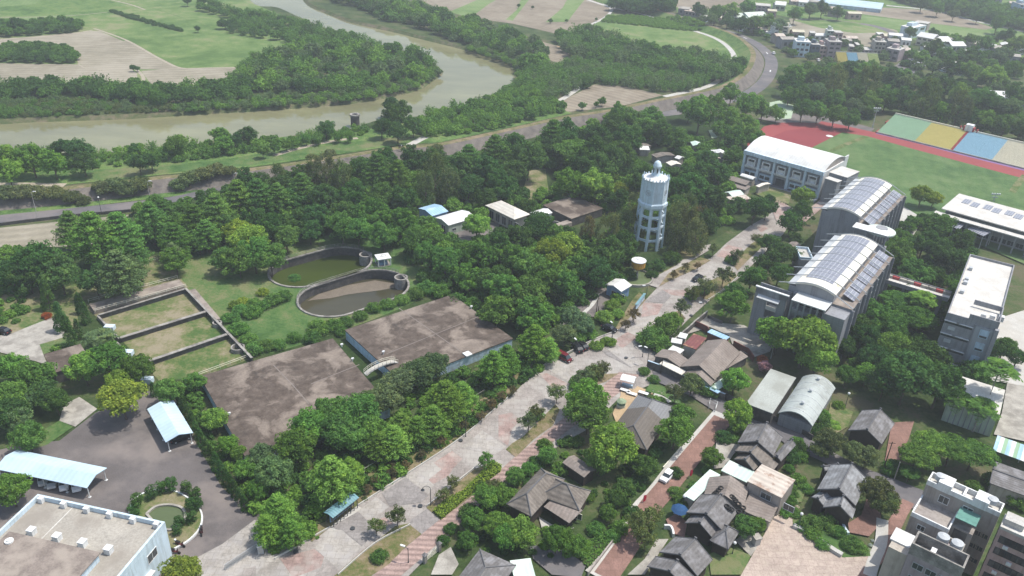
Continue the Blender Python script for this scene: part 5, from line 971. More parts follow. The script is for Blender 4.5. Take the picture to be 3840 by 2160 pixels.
# long block along the sports field
f = Frame('D', (2368.7, 524), (2640, 600), (2390, 480.5), 8.0); L, W = f.L, f.W; t = fthing(f, 'school_building', 'long low school block with a cream roof and solar panels facing the sports field', 'school building')
MB().box(0, 0, 7.7, L, W, 8).obj('roof', 'deck_white', t); MB().box(1, 2.5, 0, L, W-.5, 7.7).obj('wall', 'wall_grey', t); MB().box(-1.5, -3.2, 6.4, L, .0, 6.7).obj('canopy', 'deck_white', t)
for x in np.linspace(2, L-1, 9): MB().box(x-.2, -2.9, 0, x+.2, -2.5, 6.4).obj('column', 'wall_grey', t)
for i in range(10):
    x = 3.2+i*3.05+(i//2)*.9; y = W*.55-(i % 2)*1.0
    MB().box(x, y, 8.02, x+2.5, y+5.0, 8.12).obj('solar_panel', 'solar', t)
windows(t, 'f', L, W, span(L, 12), [1, 4.4], 2.2, 1.6, off=2.5, frame='metal_grey')
for i, q in enumerate((((1640, 850), (1740, 882), (1700, 752)), ((1840, 880), (2060, 972), (1850, 792)))):
    ff = Frame('y8', *q, 5.5); t = fthing(ff, 'solar_array', ('smaller' if i == 0 else 'larger')+' tilted solar array on a steel frame in front of the long block', 'solar array', 'tilted solar arrays')
    MB().add([(0, 0, 4.9), (ff.L, 0, 4.9), (ff.L, ff.W, 6.3), (0, ff.W, 6.3), (0, 0, 4.8), (ff.L, 0, 4.8), (ff.L, ff.W, 6.2), (0, ff.W, 6.2)], [(0, 1, 2, 3), (7, 6, 5, 4), (0, 4, 5, 1), (2, 6, 7, 3), (1, 5, 6, 2), (3, 7, 4, 0)]).obj('panel', 'solar', t)
    for x in (.4, ff.L-.4):
        for y, z in ((.3, 4.8), (ff.W-.3, 6.1)): MB().cyl(x, y, 0, z, .1, n=6).obj('post', 'metal_grey', t)
# raised walkway
a, b_ = G(Q('c31', 850, 640), 7), G(Q('c31', 1370, 795), 7); d = b_-a; t = thing('raised_walkway', 'raised concrete walkway with red and grey planters joining two school blocks', 'walkway', (a.x, a.y, 0), math.atan2(d.y, d.x)); Lw = d.length
MB().box(0, -2, 6.6, Lw, 2, 7).obj('deck', 'deck_white', t); MB().box(0, 1.9, 7, Lw, 2.1, 8.0).box(0, -2.1, 6.4, Lw, -1.9, 7.6).obj('parapet', 'wall_grey', t)
for x in np.linspace(2, Lw-2, 4): MB().box(x-.4, -1.2, 0, x+.4, 1.2, 6.6).obj('pier', 'wall_grey', t)
for i in range(9): MB().box(1+i*Lw/9.5, 1.0, 7, 2.8+i*Lw/9.5, 1.8, 7.8).obj('planter', 'c_red' if i in (1, 4, 7) else 'concrete', t)
bld('shed', 'ribbed brown roof shed between the trees and the grey school', 'shed', 'c31', (135, 465), (250, 400), (130, 400), 3.2, roof='gable', rise=.6, rm='sheet_brown', wm='wall_beige', ov=.3, rtile=False)
f = Frame('y5', (620, 235), (790, 250), (650, 100), 6); t = fthing(f, 'low_wing', 'low flat wing with pale terraces tucked between the two grey blocks', 'school building'); MB().box(0, 0, 0, f.L, f.W, 5.6).obj('wall', 'wall_grey', t); MB().box(.2, .2, 5.6, f.L-.2, f.W-.2, 5.66).obj('terrace', 'concrete_pale', t); rings_parapet(f, t, 'white_blue', 5.6, .8)
# cottages by the gymnasium
t, f = bld('cottage', 'cottage with a hipped grey sheet roof beside the gymnasium', 'cottage', 'z4', (475, 712), (852, 828), (965, 762), 3.6, roof='gable', rise=.9, rm='sheet_brown', wm='wall_taupe', ov=.4, rtile=False)
bld('', '', '', 'z4', (470, 820), (835, 930), (855, 850), 2.6, roof='shed', rise=.5, rm='sheet_brown', wm='wall_beige', ov=.3, parent=t, rname='lean_to_roof', wname='lean_to_wall')
bld('cottage', 'cream roofed outhouse in front of the gymnasium lawn', 'cottage', 'z4', (1040, 840), (1110, 868), (1265, 765), 3.2, roof='gable', rise=.4, rm='cream_roof', wm='wall_beige', ov=.3, rtile=False); bld('cottage', 'white curved roof lean-to against the gymnasium', 'cottage', 'z4', (722, 635), (985, 715), (1070, 680), 3.2, roof='barrel', rise=.5, rm='white_roof', wm='wall_beige', ov=.3)
bld('cottage', 'pale green and pink roofed cottage by the palm', 'cottage', 'z4', (570, 1060), (810, 1010), (610, 930), 3.0, roof='gable', rise=.8, rm='pale_green_roof', wm='wall_pink', ov=.3, rtile=False); bld('cottage', 'pinkish flat roof next to the avenue trees', 'cottage', 'z4', (570, 1150), (960, 1100), (780, 1020), 3.0, roof='flat', rm='rust_roof', wm='wall_pink', ov=.3)
bld('cottage', 'grey walled cottage with a crooked white roof near the gymnasium', 'cottage', 'z4', (240, 190), (420, 205), (345, 130), 4.4, roof='gable', rise=.7, rm='white_roof', wm='wall_grey', ov=.3, rtile=False, ax='y', win=(('f', [3], [2], 1, 1),)); bld('cottage', 'small white roof wing beside the crooked white roof', 'cottage', 'z4', (130, 120), (240, 190), (330, 130), 3.8, roof='flat', rm='white_roof', wm='wall_grey', ov=.2)
HL = [((1050, 1165), (1090, 1190), (1160, 1130), 'tile_brown', 'dark brown roofed cottage in the clearing behind the water tower'), ((930, 1095), (965, 1115), (1005, 1075), 'tile_brown', 'small dark tiled hut in the clearing beside a white roof'), ((965, 1130), (1040, 1132), (1000, 1095), 'white_roof', 'hut with a bright white roof in the clearing behind the water tower'),
      ((1225, 1190), (1262, 1202), (1275, 1178), 'white_roof', 'tiny white roofed hut near the brown cottage'), ((1160, 1225), (1200, 1250), (1225, 1205), 'cream_roof', 'long low cream roof nearest the water tower lantern'), ((1345, 1070), (1365, 1100), (1405, 1055), 'pale_green_roof', 'pale green roofed hut by the round tree'),
      ((1100, 990), (1140, 1010), (1140, 965), 'tile_brown', 'brown roofed hut half hidden by the round tree'), ((1480, 1195), (1520, 1210), (1545, 1180), 'rust_roof', 'rust roofed hut between trees near the gymnasium'), ((880, 1095), (900, 1105), (950, 1075), 'sheet_brown', 'grey sheet roofed hut at the wood edge')]
for A, B, C, rm, lb in HL: bld('hut', lb, 'hut', 'c20', A, B, C, 3.0, roof='gable', rise=.6, rm=rm, wm='wall_taupe', ov=.3, rtile=False)
# --- stand beside the track
f = Frame('c30', (820, 1002), (1932, 1275), (905, 850), 0.4); L = f.L+14
k0, k1 = G(Q('c30', 820, 1002), .4), G(Q('c30', 905, 850), 5.5); p = k1-f.o; W = p.dot(f.n); t = fthing(f, 'grandstand', 'grandstand with green yellow blue and cream seating beside the red track', 'grandstand')
def sx(px, py): return f.at(px, py, .4)[0]
edges = [0, sx(1100, 1072), sx(1365, 1140), sx(1385, 1145), sx(1680, 1217), L]
for i, mt in enumerate(('c_green', 'c_yellow', 'c_red', 'c_blue', 'c_cream')):
    m = MB(); ns = 24; x0, x1 = edges[i], edges[i+1]
    for j in range(ns): m.box(x0, W*j/ns, 0, x1, W*(j+1)/ns, .5+5.0*(j+1)/ns)
    m.obj('aisle' if mt == 'c_red' else 'seating', mt, t)
MB().box(0, W, 0, L, W+.5, 6.2).obj('back_wall', 'rail_cream', t); MB().box(-.6, -.2, 0, 0, W+.5, 1.0).box(-.6, W*.5, 0, 0, W+.5, 3.6).obj('side_wall', 'c_red', t); MB().box(0, -.6, 0, L, -.05, 1.0).obj('front_wall', 'concrete', t)
xm = (edges[2]+edges[3])/2; MB().box(xm-1.6, W-.6, 5.5, xm+1.6, W+2.4, 8.4).obj('announcer_box', 'white', t)
for s_ in (-1, 1): MB().box(xm+s_*2.0-.4, W-.4, 5.5, xm+s_*2.0+.4, W+1.6, 7.4).box(xm+s_*3.6-.3, W, 5.5, xm+s_*3.6+.3, W+1.2, 6.9).obj('announcer_wing', 'c_red', t)
f = Frame('z5', (1410, 1250), (2260, 1285), (1395, 1125), 0.5); W = 7; L = f.L; t = fthing(f, 'grandstand', 'small far grandstand with yellow blue cream and lime panels beside the pink houses', 'grandstand')
for i, mt in enumerate(('c_yellow', 'c_blue', 'c_cream', 'c_lime')): 
    m = MB()
    for j in range(18): m.box(L*i/4, W*j/18, 0, L*(i+1)/4-.2, W*(j+1)/18, .5+4.6*(j+1)/18)
    m.obj('seating', mt, t)
MB().box(0, W, 0, L, W+.3, 5.6).obj('back_wall', 'concrete_pale', t)
# --- far town
def farb(k, bl, br, top, dep, mat, label, roofm='concrete_pale', fl=3, nx=3, cat='town house', roof='flat', name='town_house'):
    a, b_ = G(Q(k, *bl)), G(Q(k, *br)); h = HG(Q(k, *bl), Q(k, bl[0], top)); d = b_-a; L = d.length; t = thing(name, label, cat, (a.x, a.y, 0), math.atan2(d.y, d.x))
    MB().box(0, 0, 0, L, dep, h).obj('wall', mat, t)
    if roof == 'gable': MB().gable(-.3, -.3, L+.3, dep+.3, h, h+dep*.16+.6, ax='x').obj('roof', roofm, t)
    elif roof == 'gabley': MB().gable(-.3, -.3, L+.3, dep+.3, h, h+L*.2, ax='y').obj('roof', roofm, t); MB().add([(0, .02, h), (L, .02, h), (L/2, .02, h+L*.2-.2)], [(0, 1, 2)]).obj('gable', mat, t)
    else:
        MB().box(-.1, -.1, h, L+.1, dep+.1, h+.15).obj('roof', roofm, t)
        if h > 7: MB().box(L*.2, dep*.35, h+.15, L*.6, dep*.8, h+2.3).obj('stair_head', mat, t); MB().cyl(L*.8, dep*.5, h+.15, h+1.5, .55, n=10).obj('water_tank', 'white', t)
    for z in range(fl):
        for x in span(L, nx, .3): MB().box(x-L/nx*.3, -.06, h*(z+.3)/fl, x+L/nx*.3, .05, h*(z+.72)/fl).obj('window', 'glass', t)
    return t
FB = [('z5', (510, 1140), (800, 1160), 830, 9, 'white_blue', 'white and grey flats nearest the levee road', 3, 3), ('z5', (830, 1160), (1000, 1170), 890, 9, 'wall_bluedk', 'dark slate blue flats in the far row', 2, 2), ('z5', (1010, 1165), (1150, 1170), 920, 8, 'wall_pink', 'narrow red pink house in the far row', 3, 2), ('z5', (1165, 1180), (1420, 1190), 830, 9, 'wall_mauve', 'pink grey flats with three rows of balconies', 4, 2),
      ('z5', (810, 840), (920, 850), 660, 8, 'wall_beige', 'small cream house behind the far row', 2, 1), ('z5', (1150, 830), (1280, 840), 610, 8, 'wall_green', 'pale green house behind the far row', 3, 2), ('z5', (1310, 850), (1470, 860), 650, 8, 'wall_pink', 'salmon pink house behind the far row', 2, 2), ('z5', (250, 780), (370, 800), 530, 7, 'c_cream', 'tall cream slab house standing alone by the brown field', 4, 1), ('z5', (95, 770), (190, 770), 540, 6, 'white', 'slender white tower house', 3, 1),
      ('z5', (-20, 750), (90, 760), 650, 7, 'white', 'low white house beside the slender tower house', 1, 2), ('z5', (1600, 1110), (1700, 1120), 930, 8, 'wall_taupe', 'taupe narrow house behind the small far grandstand', 3, 1), ('z5', (1740, 1120), (1810, 1125), 900, 8, 'wall_dark', 'black fronted narrow house behind the small far grandstand', 3, 1), ('z5', (1830, 1150), (2080, 1160), 1000, 9, 'wall_mauve', 'grey pink row with arched bays', 2, 3), ('z5', (2090, 1160), (2310, 1175), 830, 9, 'wall_beige', 'tan flats taller than the arched row', 4, 3), ('z5', (2330, 1200), (2590, 1250), 960, 10, 'wall_mauve', 'wide mauve blank sided flats', 2, 2), ('z5', (2190, 830), (2330, 840), 690, 8, 'concrete_pale', 'pale house behind the tan flats', 2, 1),
      ('z6', (330, 600), (600, 640), 440, 10, 'wall_taupe', 'tan flats with a dark roof edge near the far fields', 3, 2), ('z6', (290, 780), (560, 720), 560, 9, 'white_blue', 'pale blue house next to the tan flats', 2, 2), ('z6', (380, 900), (700, 960), 720, 11, 'c_cream', 'cream house with a bright slanted roof', 2, 3), ('z6', (750, 960), (1090, 960), 830, 11, 'wall_taupe', 'taupe hall with a pale roof by the dark trees', 1, 3), ('z6', (1100, 1040), (1380, 1040), 920, 9, 'wall_green', 'green grey shed with a bright roof', 1, 3), ('z6', (1700, 1010), (2000, 1040), 930, 7, 'wall_beige', 'long pale shed left of the pink gabled house', 1, 4),
      ('z6', (2090, 1040), (2280, 1060), 900, 8, 'wall_pink', 'pink house with a white gable roof', 2, 2), ('z6', (1070, 1500), (1400, 1530), 1290, 9, 'wall_green', 'green grey three storey flats rising out of the trees', 3, 2), ('z6', (460, 1190), (760, 1200), 1080, 8, 'wall_taupe', 'low taupe warehouse beside the parked cars', 1, 3), ('z6', (2400, 430), (2600, 440), 80, 14, 'wall_blue', 'tall hazy blue grey tower block', 6, 3),
      ('z7', (1350, 420), (1780, 470), 330, 12, 'wall_taupe', 'long hazy apartment row with a grey roof, its left half', 2, 5), ('z7', (1740, 460), (2120, 440), 345, 12, 'wall_taupe', 'long hazy apartment row with a grey roof, its right half', 2, 5), ('z7', (1830, 220), (2180, 250), 100, 12, 'wall_mauve', 'hazy mauve flats near the top edge', 2, 4), ('z7', (2270, 210), (2480, 230), 90, 10, 'wall_green', 'white roofed house near the top edge among trees', 1, 2), ('z7', (2080, 740), (2240, 760), 640, 7, 'white', 'white low house by the levee road bend', 1, 2), ('z7', (820, 440), (900, 450), 330, 6, 'wall_blue', 'hazy small blue house by the top of the levee road', 2, 1), ('z7', (600, 330), (740, 350), 240, 8, 'wall_grey', 'grey shed at the top of the levee road', 1, 2),
      ('z6', (900, 1440), (1060, 1450), 1390, 6, 'white_blue', 'low pale blue hut below the green grey flats', 1, 1), ('z6', (1370, 1050), (1480, 1060), 1020, 6, 'white', 'tiny bright roofed shed', 1, 1), ('z6', (880, 1060), (1100, 1090), 1010, 7, 'wall_grey', 'grey roofed shed in front of the taupe hall', 1, 2), ('z5', (130, 200), (320, 210), 110, 8, 'wall_green', 'hazy white roofed hall near the top edge', 1, 2)]
for k, bl, br, top, dep, mat, lb, fl, nx in FB:
    gab = 'gable' if ('slanted' in lb or 'hall' in lb or 'shed' in lb or 'apartment row' in lb or 'white roofed' in lb) else ('gabley' if 'gable roof' in lb else 'flat')
    farb(k, bl, br, top, dep, mat, lb, 'white_roof' if ('bright' in lb or 'white' in lb or 'pale' in lb) else ('c_green2' if 'grey roof' in lb else 'concrete_pale'), fl, nx, roof=gab)
f = Frame('z5', (640, 10), (2280, 190), (2290, 80), 3.0); t = fthing(f, 'greenhouse_row', 'long hazy row of pale blue greenhouses near the top edge', 'greenhouse'); n_ = 6; yw = max(f.W, 18)/3
for i in range(3): MB().barrel(0, yw*i, f.L, yw*(i+1)-.3, 3.0, 1.6, .1, 8).obj('roof', 'blue_white_roof', t); MB().box(.2, yw*i+.2, 0, f.L-.2, yw*(i+1)-.5, 2.9).obj('wall', 'wall_blue', t)
# white roofs at the right edge beyond the trees
bld('hall', 'white roofed hall in the dark wood at the right edge', 'hall', 'c30', (1640, 705), (1760, 745), (1790, 690), 5, roof='gable', rise=.6, rm='white_roof', wm='wall_grey', ov=.2, rtile=False); bld('hall', 'longer white roofed hall touching the right edge in the dark wood', 'hall', 'c30', (1790, 750), (2000, 760), (1850, 690), 5, roof='gable', rise=.6, rm='white_roof', wm='wall_grey', ov=.2, rtile=False)
# old round intake tower in the river
g_ = G(Q('c10', 750, 955), -1.6); hh = HG(Q('c10', 750, 955), Q('c10', 750, 885)); t = thing('intake_tower', 'old round stone intake tower standing in the river', 'intake tower', (g_.x, g_.y, -1.6)); r_ = 33*MPX(Q('c10', 750, 940))/3
MB().ring(0, 0, -1, hh+.8, r_*.7, r_, 24).obj('shaft', 'old_wall', t); MB().ring(0, 0, hh+.8, hh+1.5, r_*.7, r_*1.18, 24).obj('rim', 'old_concrete', t); MB().cyl(0, 0, hh*.5, hh*.6, r_*.72, n=20).obj('floor_inside', 'old_wall', t)
# ================================================================ STREET THINGS
def lamp(label, k, base, top, kind='cobra', rz=0, mat='metal_dark', group='street lamps'):
    g_ = G(Q(k, *base)); h = HG(Q(k, *base), Q(k, *top)); t = thing('street_lamp', label, 'street lamp', g_, rz, group)
    MB().cyl(0, 0, 0, .5, .16, .12, 8).cyl(0, 0, .5, h, .085, .06, 8).obj('pole', mat, t)
    if kind == 'goose': MB().tube([(0, 0, h-.1)]+[(.75-.75*math.cos(a)-0, 0, h+.75*math.sin(a)*.8) for a in np.linspace(0, math.pi, 8)][1:], .045, 6).obj('arm', mat, t); MB().cyl(1.5, 0, h-.45, h-.05, .38, .08, 12).obj('lamp_shade', mat, t)
    elif kind == 'cobra': MB().tube([(0, 0, h-.3), (.2, 0, h), (.8, 0, h+.25)], .05, 6).obj('arm', mat, t); MB().box(.6, -.17, h+.15, 1.5, .17, h+.33).obj('lamp_head', 'white', t)
    elif kind == 'globe': MB().cyl(0, 0, h, h+.12, .12, .2, 8).obj('collar', mat, t); lathe(MB(), [(.15, h+.1), (.3, h+.25), (.33, h+.4), (.25, h+.6), (.05, h+.68)], 10, 0).obj('globe', 'white', t, True)
    return t
lamp('dark gooseneck street lamp at the corner of the bright green clipped hedge', 'c12', (1318, 922), (1318, 790), 'goose', math.pi); lamp('white headed street lamp on the striped pavement near the wooden gate', 'c12', (1150, 1355), (1155, 1240), 'cobra', R(160))
lamp('street lamp with a double head at the house wall corner on the junction', 'c21', (1018, 1315), (1042, 1190), 'cobra', R(140)); lamp('plain street lamp on the verge beside the blue kiosk', 'c21', (1008, 815), (1024, 710), 'cobra', R(190)); lamp('street lamp by the parked car behind the concrete yard', 'c21', (1433, 935), (1452, 840), 'cobra', R(180))
lamp('street lamp next to the black hatchback below the kiosk', 'c21', (755, 1100), (755, 1000), 'cobra', R(120)); lamp('street lamp beside the pair of parked black cars', 'c21', (484, 1243), (496, 1130), 'cobra', R(120)); lamp('thin street lamp in the gap of the planting bed near the junction', 'c21', (983, 1250), (992, 1165), 'cobra', R(200))
lamp('slender lamp among the propped young trees on the avenue verge', 'c12', (1582, 402), (1592, 265), 'goose', math.pi)
for i, (b_, tp, lb) in enumerate((((287, 205), (238, 0), 'tall pale leaning lamp pole on the levee road furthest from the town'), ((765, 155), (748, 48), 'shorter lamp pole with a white globe head on the levee road'))):
    lamp(lb, 'c01', b_, tp, 'globe' if i else 'cobra', 0, 'concrete_pale' if i == 0 else 'metal_dark')
lamp('tall pale lamp pole between the levee hedge and the road', 'c01', (1135, 62), (1110, -80), 'cobra', 0, 'concrete_pale'); lamp('pale lamp pole poking out of the hedge under the levee', 'c00', (1778, 1440), (1768, 1310), 'cobra', 0, 'concrete_pale')
for (b_, tp, lb) in (((1240, 1020), (1262, 905), 'dark lamp with a white top behind the curved bench'), ((580, 180), (605, 80), 'lamp post in the shaded garden beside the plain gable house')): lamp(lb, 'c32', ((225, 1085) if b_[0] == 1240 else b_), ((262, 995) if b_[0] == 1240 else tp), 'globe')
lamp('globe lamp beside the blue umbrella', 'c22', (1285, 930), (1305, 860), 'globe'); lamp('white globe lamp at the corner of the lattice window house', 'c22', (1660, 1290), (1680, 1210), 'globe')
def mast(label, k, base, top):
    g_ = G(Q(k, *base)); h = HG(Q(k, *base), Q(k, *top)); t = thing('floodlight_mast', label, 'floodlight mast', g_, 0, 'floodlight masts'); MB().cyl(0, 0, 0, h, .22, .12, 8).obj('pole', 'metal_grey', t); MB().box(-1.6, -.1, h-.3, 1.6, .1, h).box(-1.2, -.1, h-1.3, 1.2, .1, h-1).obj('crossbar', 'metal_grey', t)
    for x in (-1.4, -.5, .5, 1.4): MB().box(x-.28, -.3, h, x+.28, .1, h+.5).obj('floodlight', 'white', t)
mast('floodlight mast at the end of the green seating by the dark wood', 'c30', (785, 972), (828, 820)); mast('floodlight mast on the sports field behind the long cream roof', 'c31', (1700, 75), (1728, 20))
def pole(label, k, base, top, mat='timber', r=.13, arms=0, name='utility_pole'):
    g_ = G(Q(k, *base)); h = HG(Q(k, *base), Q(k, *top)); t = thing(name, label, 'pole', g_, 0, 'poles'); MB().cyl(0, 0, 0, h, r, r*.7, 8).obj('shaft', mat, t)
    m = MB(); 
    for i in range(max(1, arms)): m.box(-.7 if arms else -.1, -.05, h-.4-i*.6, .7 if arms else .1, .05, h-.3-i*.6)
    m.obj('crossarm', mat, t)
pole('dark pole on the street wall of the rambling house', 'z3', (265, 840), (300, 628)); pole('dark leaning pole in the brick yard beside the plain gable house', 'c32', (865, 660), (950, 440), arms=1); pole('pole standing in front of the flowering tree', 'z3', (1690, 640), (1730, 460), 'concrete')
pole('thin pole in the paved court behind the avenue trees', 'y8', (945, 730), (1030, 500), 'metal_dark', .1); pole('pair of dark posts in the bare yard, the taller one', 'c21', (636, 915), (652, 815)); pole('pair of dark posts in the bare yard, the shorter one', 'c21', (650, 912), (640, 860)); pole('leaning pale pole at the street corner by the white terraced flats', 'c32', (950, 725), (1040, 605), 'concrete')
# parked vehicles
def make_car(mat, name='parked_car', van=False):
    t = thing(name, '', 'car'); m = MB(); hl = 2.2; n_ = 11
    prof = [(-2.2, .35, .62), (-2.15, .35, .85), (-1.5, .25, .95), (-1.1, .25, 1.0), (-.4, .25, 1.0), (1.1, .25, 1.0), (1.75, .25, .98), (2.12, .3, .9), (2.2, .38, .7)]
    vs = []
    for x, z0, z1 in prof:
        w_ = .86 if abs(x) < 1.9 else .74; vs += [(x, -w_, z0), (x, -w_, z1-.08), (x, -w_+.1, z1), (x, w_-.1, z1), (x, w_, z1-.08), (x, w_, z0)]
    k = 6; m.add(vs, [(i*k+j, i*k+(j+1) % k, (i+1)*k+(j+1) % k, (i+1)*k+j) for i in range(len(prof)-1) for j in range(k)]+[tuple(range(k-1, -1, -1)), tuple(range(len(vs)-k, len(vs)))]); m.obj('body', mat, t)
    top = 1.48 if not van else 1.8; r0, r1 = (-1.2, 1.75) if not van else (-1.6, 2.1); g0, g1 = (-.45, 1.1) if not van else (-.9, 2.0)
    MB().add([(r0, -.78, .96), (r1, -.78, .96), (r1, .78, .96), (r0, .78, .96), (g0, -.62, top-.06), (g1, -.62, top-.06), (g1, .62, top-.06), (g0, .62, top-.06)], [(0, 1, 5, 4), (1, 2, 6, 5), (2, 3, 7, 6), (3, 0, 4, 7)]).obj('window', 'glass', t)
    MB().box(g0-.05, -.64, top-.07, g1+.05, .64, top).box((g0+g1)/2-.05, -.71, .95, (g0+g1)/2+.05, .71, top-.02).obj('roof', mat, t)
    for x in (-1.35, 1.35):
        for y in (-.8, .8):
            w_ = MB(); w_.cyl(0, 0, -.1, .1, .33, n=14); w_.v = [(x+v[0], y+v[2], .33+v[1]) for v in w_.v]; o = w_.obj('wheel', 'rubber', t)
            h_ = MB(); h_.cyl(0, 0, -.11, .11, .18, n=10); h_.v = [(x+v[0], y+v[2], .33+v[1]) for v in h_.v]; h_.obj('rim', 'metal_grey', o)
    for y in (-.6, .6): MB().box(-2.22, y-.18, .6, -2.1, y+.18, .78).obj('headlight', 'white', t); MB().box(2.1, y-.16, .65, 2.22, y+.16, .82).obj('tail_light', 'c_red', t)
    return t
CARS = {}
def put_car(mat, p0, p1, label, k, van=False, group='parked cars'):
    a, b_ = G(Q(k, *p0)), G(Q(k, *p1)); c = (a+b_)/2; rz = math.atan2((a-b_).y, (a-b_).x)+math.pi
    key = (mat, van)
    if key not in CARS: CARS[key] = make_car(mat, van=van); t = CARS[key]; t.location = c; t.rotation_euler = (0, 0, rz); t['label'] = label; t['group'] = group
    else: t = dup(CARS[key], c, rz, label, group)
    t.location.z = LAY[0]*.6; return t
put_car('car_white', (1135, 755), (1205, 675), 'white saloon car on the red brick lane', 'c22')
put_car('car_black', (1375, 680), (1420, 655), 'black car on the avenue beside a low tree', 'c21'); put_car('car_black', (775, 1065), (690, 1030), 'black hatchback parked alone on the avenue verge below the kiosk', 'c21')
put_car('car_black', (475, 1175), (510, 1215), 'black car tucked under the trees behind the red van', 'c21'); put_car('car_black', (505, 1160), (550, 1195), 'black car beside the lamp post furthest out from the trees', 'c21'); put_car('car_red', (420, 1285), (365, 1255), 'dark red van parked under the avenue trees', 'c21', van=True)
put_car('car_silver', (400, 775), (405, 735), 'silver car under the long carport beside the white car', 'c02'); put_car('car_white', (490, 790), (490, 750), 'white car under the long carport', 'c02'); put_car('car_white', (585, 800), (585, 755), 'white car under the long carport nearest its open end', 'c02'); put_car('car_silver', (330, 755), (330, 715), 'silver car deepest under the long carport', 'c02')
put_car('car_black', (1420, 410), (1320, 445), 'black car in the shade of the shorter carport', 'c02'); put_car('car_black', (-10, 1060), (60, 1075), 'dark pickup at the left edge beside the concrete drive', 'c01')
for i, (p, lb) in enumerate((((380, 1245), 'small silver car at the back of the far car park'), ((435, 1315), 'white van at the front of the far car park'), ((520, 1335), 'silver car beside the white van in the far car park'), ((330, 1235), 'white car at the far car park corner by the trees'))):
    put_car('car_white' if i in (1, 3) else 'car_silver', (p[0]-25, p[1]), (p[0]+25, p[1]+8), lb, 'z6', van=(i == 1))
for p, lb in (((100, 1088), 'white car on the levee road above the bridge'), ((1000, 1230), 'white car parked by the far small grandstand')): put_car('car_white', (p[0], p[1]-8), (p[0]+18, p[1]+22), lb, 'z5')
def make_scooter():
    t = thing('motor_scooter', '', 'motor scooter'); m = MB()
    m.box(-.35, -.13, .28, .45, .13, .38).box(.1, -.17, .38, .75, .17, .72); m.add([(-.35, -.2, .3), (-.45, -.2, .95), (-.55, .0, .95), (-.45, .2, .95), (-.35, .2, .3), (-.5, 0, .3)], [(0, 1, 2, 5), (5, 2, 3, 4), (0, 4, 3, 1)]); m.obj('body', 'car_red2', t)
    MB().box(.0, -.15, .72, .8, .15, .82).obj('seat', 'rubber', t); MB().tube([(-.5, -.32, 1.05), (-.48, 0, 1.0), (-.5, .32, 1.05)], .03, 5).obj('handlebar', 'metal_dark', t)
    for x in (-.62, .62):
        w_ = MB(); w_.cyl(0, 0, -.06, .06, .24, n=12); w_.v = [(x+v[0], v[2], .24+v[1]) for v in w_.v]; w_.obj('wheel', 'rubber', t)
    MB().box(.7, -.13, .8, .95, .13, 1.0).obj('rear_box', 'white', t); return t
M('car_red2', (.10, .03, .03), .35, .05, 1)
s0 = make_scooter()
for i, (p, rz, lb) in enumerate((((1525, 1130), 110, 'dark red scooter standing alone on the yard drive'), ((1365, 1228), 160, 'motor scooter near the office corner, the one closer to the pond kerb'), ((1325, 1282), 170, 'motor scooter closest to the white office wall'))):
    g_ = G(Q('c02', *p)); g_.z = LAY[0]*.4; t = s0 if i == 0 else dup(s0, g_, R(rz), lb); t.location = g_; t.rotation_euler = (0, 0, R(rz)); t['label'] = lb; t['group'] = 'motor scooters by the office'; t.scale = (1.25,)*3
# people
def person(label, loc, top, bottom, rz=0, h=1.7):
    t = bpy.data.objects.new('tmp', None)
    J = {'pel': (0, 0, .95), 'chest': (0, 0, 1.3), 'neck': (0, 0, 1.46), 'head': (0, .01, 1.58), 'crown': (0, 0, 1.7), 'lk': (.1, .03, .5), 'lf': (.11, 0, .06), 'lt': (.11, .14, .04), 'rk': (-.1, .03, .5), 'rf': (-.11, -.05, .06), 'rt': (-.11, .1, .04), 'ls': (.19, 0, 1.4), 'le': (.24, -.02, 1.12), 'lh': (.22, .1, .88), 'rs': (-.19, 0, 1.4), 're': (-.24, -.02, 1.12), 'rh': (-.22, .08, .88), 'lhip': (.09, 0, .9), 'rhip': (-.09, 0, .9)}
    rr = dict(pel=.14, chest=.15, neck=.055, head=.10, crown=.07, lk=.065, lf=.05, lt=.04, rk=.065, rf=.05, rt=.04, ls=.07, le=.045, lh=.035, rs=.07, re=.045, rh=.035, lhip=.09, rhip=.09)
    E = [('pel', 'chest'), ('chest', 'neck'), ('neck', 'head'), ('head', 'crown'), ('pel', 'lhip'), ('lhip', 'lk'), ('lk', 'lf'), ('lf', 'lt'), ('pel', 'rhip'), ('rhip', 'rk'), ('rk', 'rf'), ('rf', 'rt'), ('chest', 'ls'), ('ls', 'le'), ('le', 'lh'), ('chest', 'rs'), ('rs', 're'), ('re', 'rh')]
    ks = list(J); me = bpy.data.meshes.new('person'); me.from_pydata([J[k] for k in ks], [(ks.index(a), ks.index(b)) for a, b in E], []); o = bpy.data.objects.new('person', me); COL.objects.link(o); me.materials.append(MAT['skin'])
    md = o.modifiers.new('skin', 'SKIN'); sv = me.skin_vertices[0].data
    for i, k in enumerate(ks): sv[i].radius = (rr[k], rr[k]*.85)
    sv[0].use_root = True; s2 = o.modifiers.new('s', 'SUBSURF'); s2.levels = s2.render_levels = 1
    o.location = loc; o.rotation_euler = (0, 0, rz); tag(o, label, 'person')
    lathe(MB(), [(.16, .9), (.17, 1.0), (.19, 1.3), (.20, 1.42), (.10, 1.49)], 10, 0).obj('shirt', top, o)
    for s_ in (-1, 1):
        m = MB(); m.tube([(.1*s_, 0, .95), (.105*s_, .03, .5), (.11*s_, 0, .1)], .115, 8, .075); m.obj('trouser_leg', bottom, o); m = MB(); m.tube([(.19*s_, 0, 1.42), (.245*s_, -.02, 1.15)], .075, 7, .06); m.obj('sleeve', top, o)
    lathe(MB(), [(.115, 1.58), (.12, 1.64), (.09, 1.71), (.01, 1.73)], 10, 0).obj('hair', 'rubber', o); return o
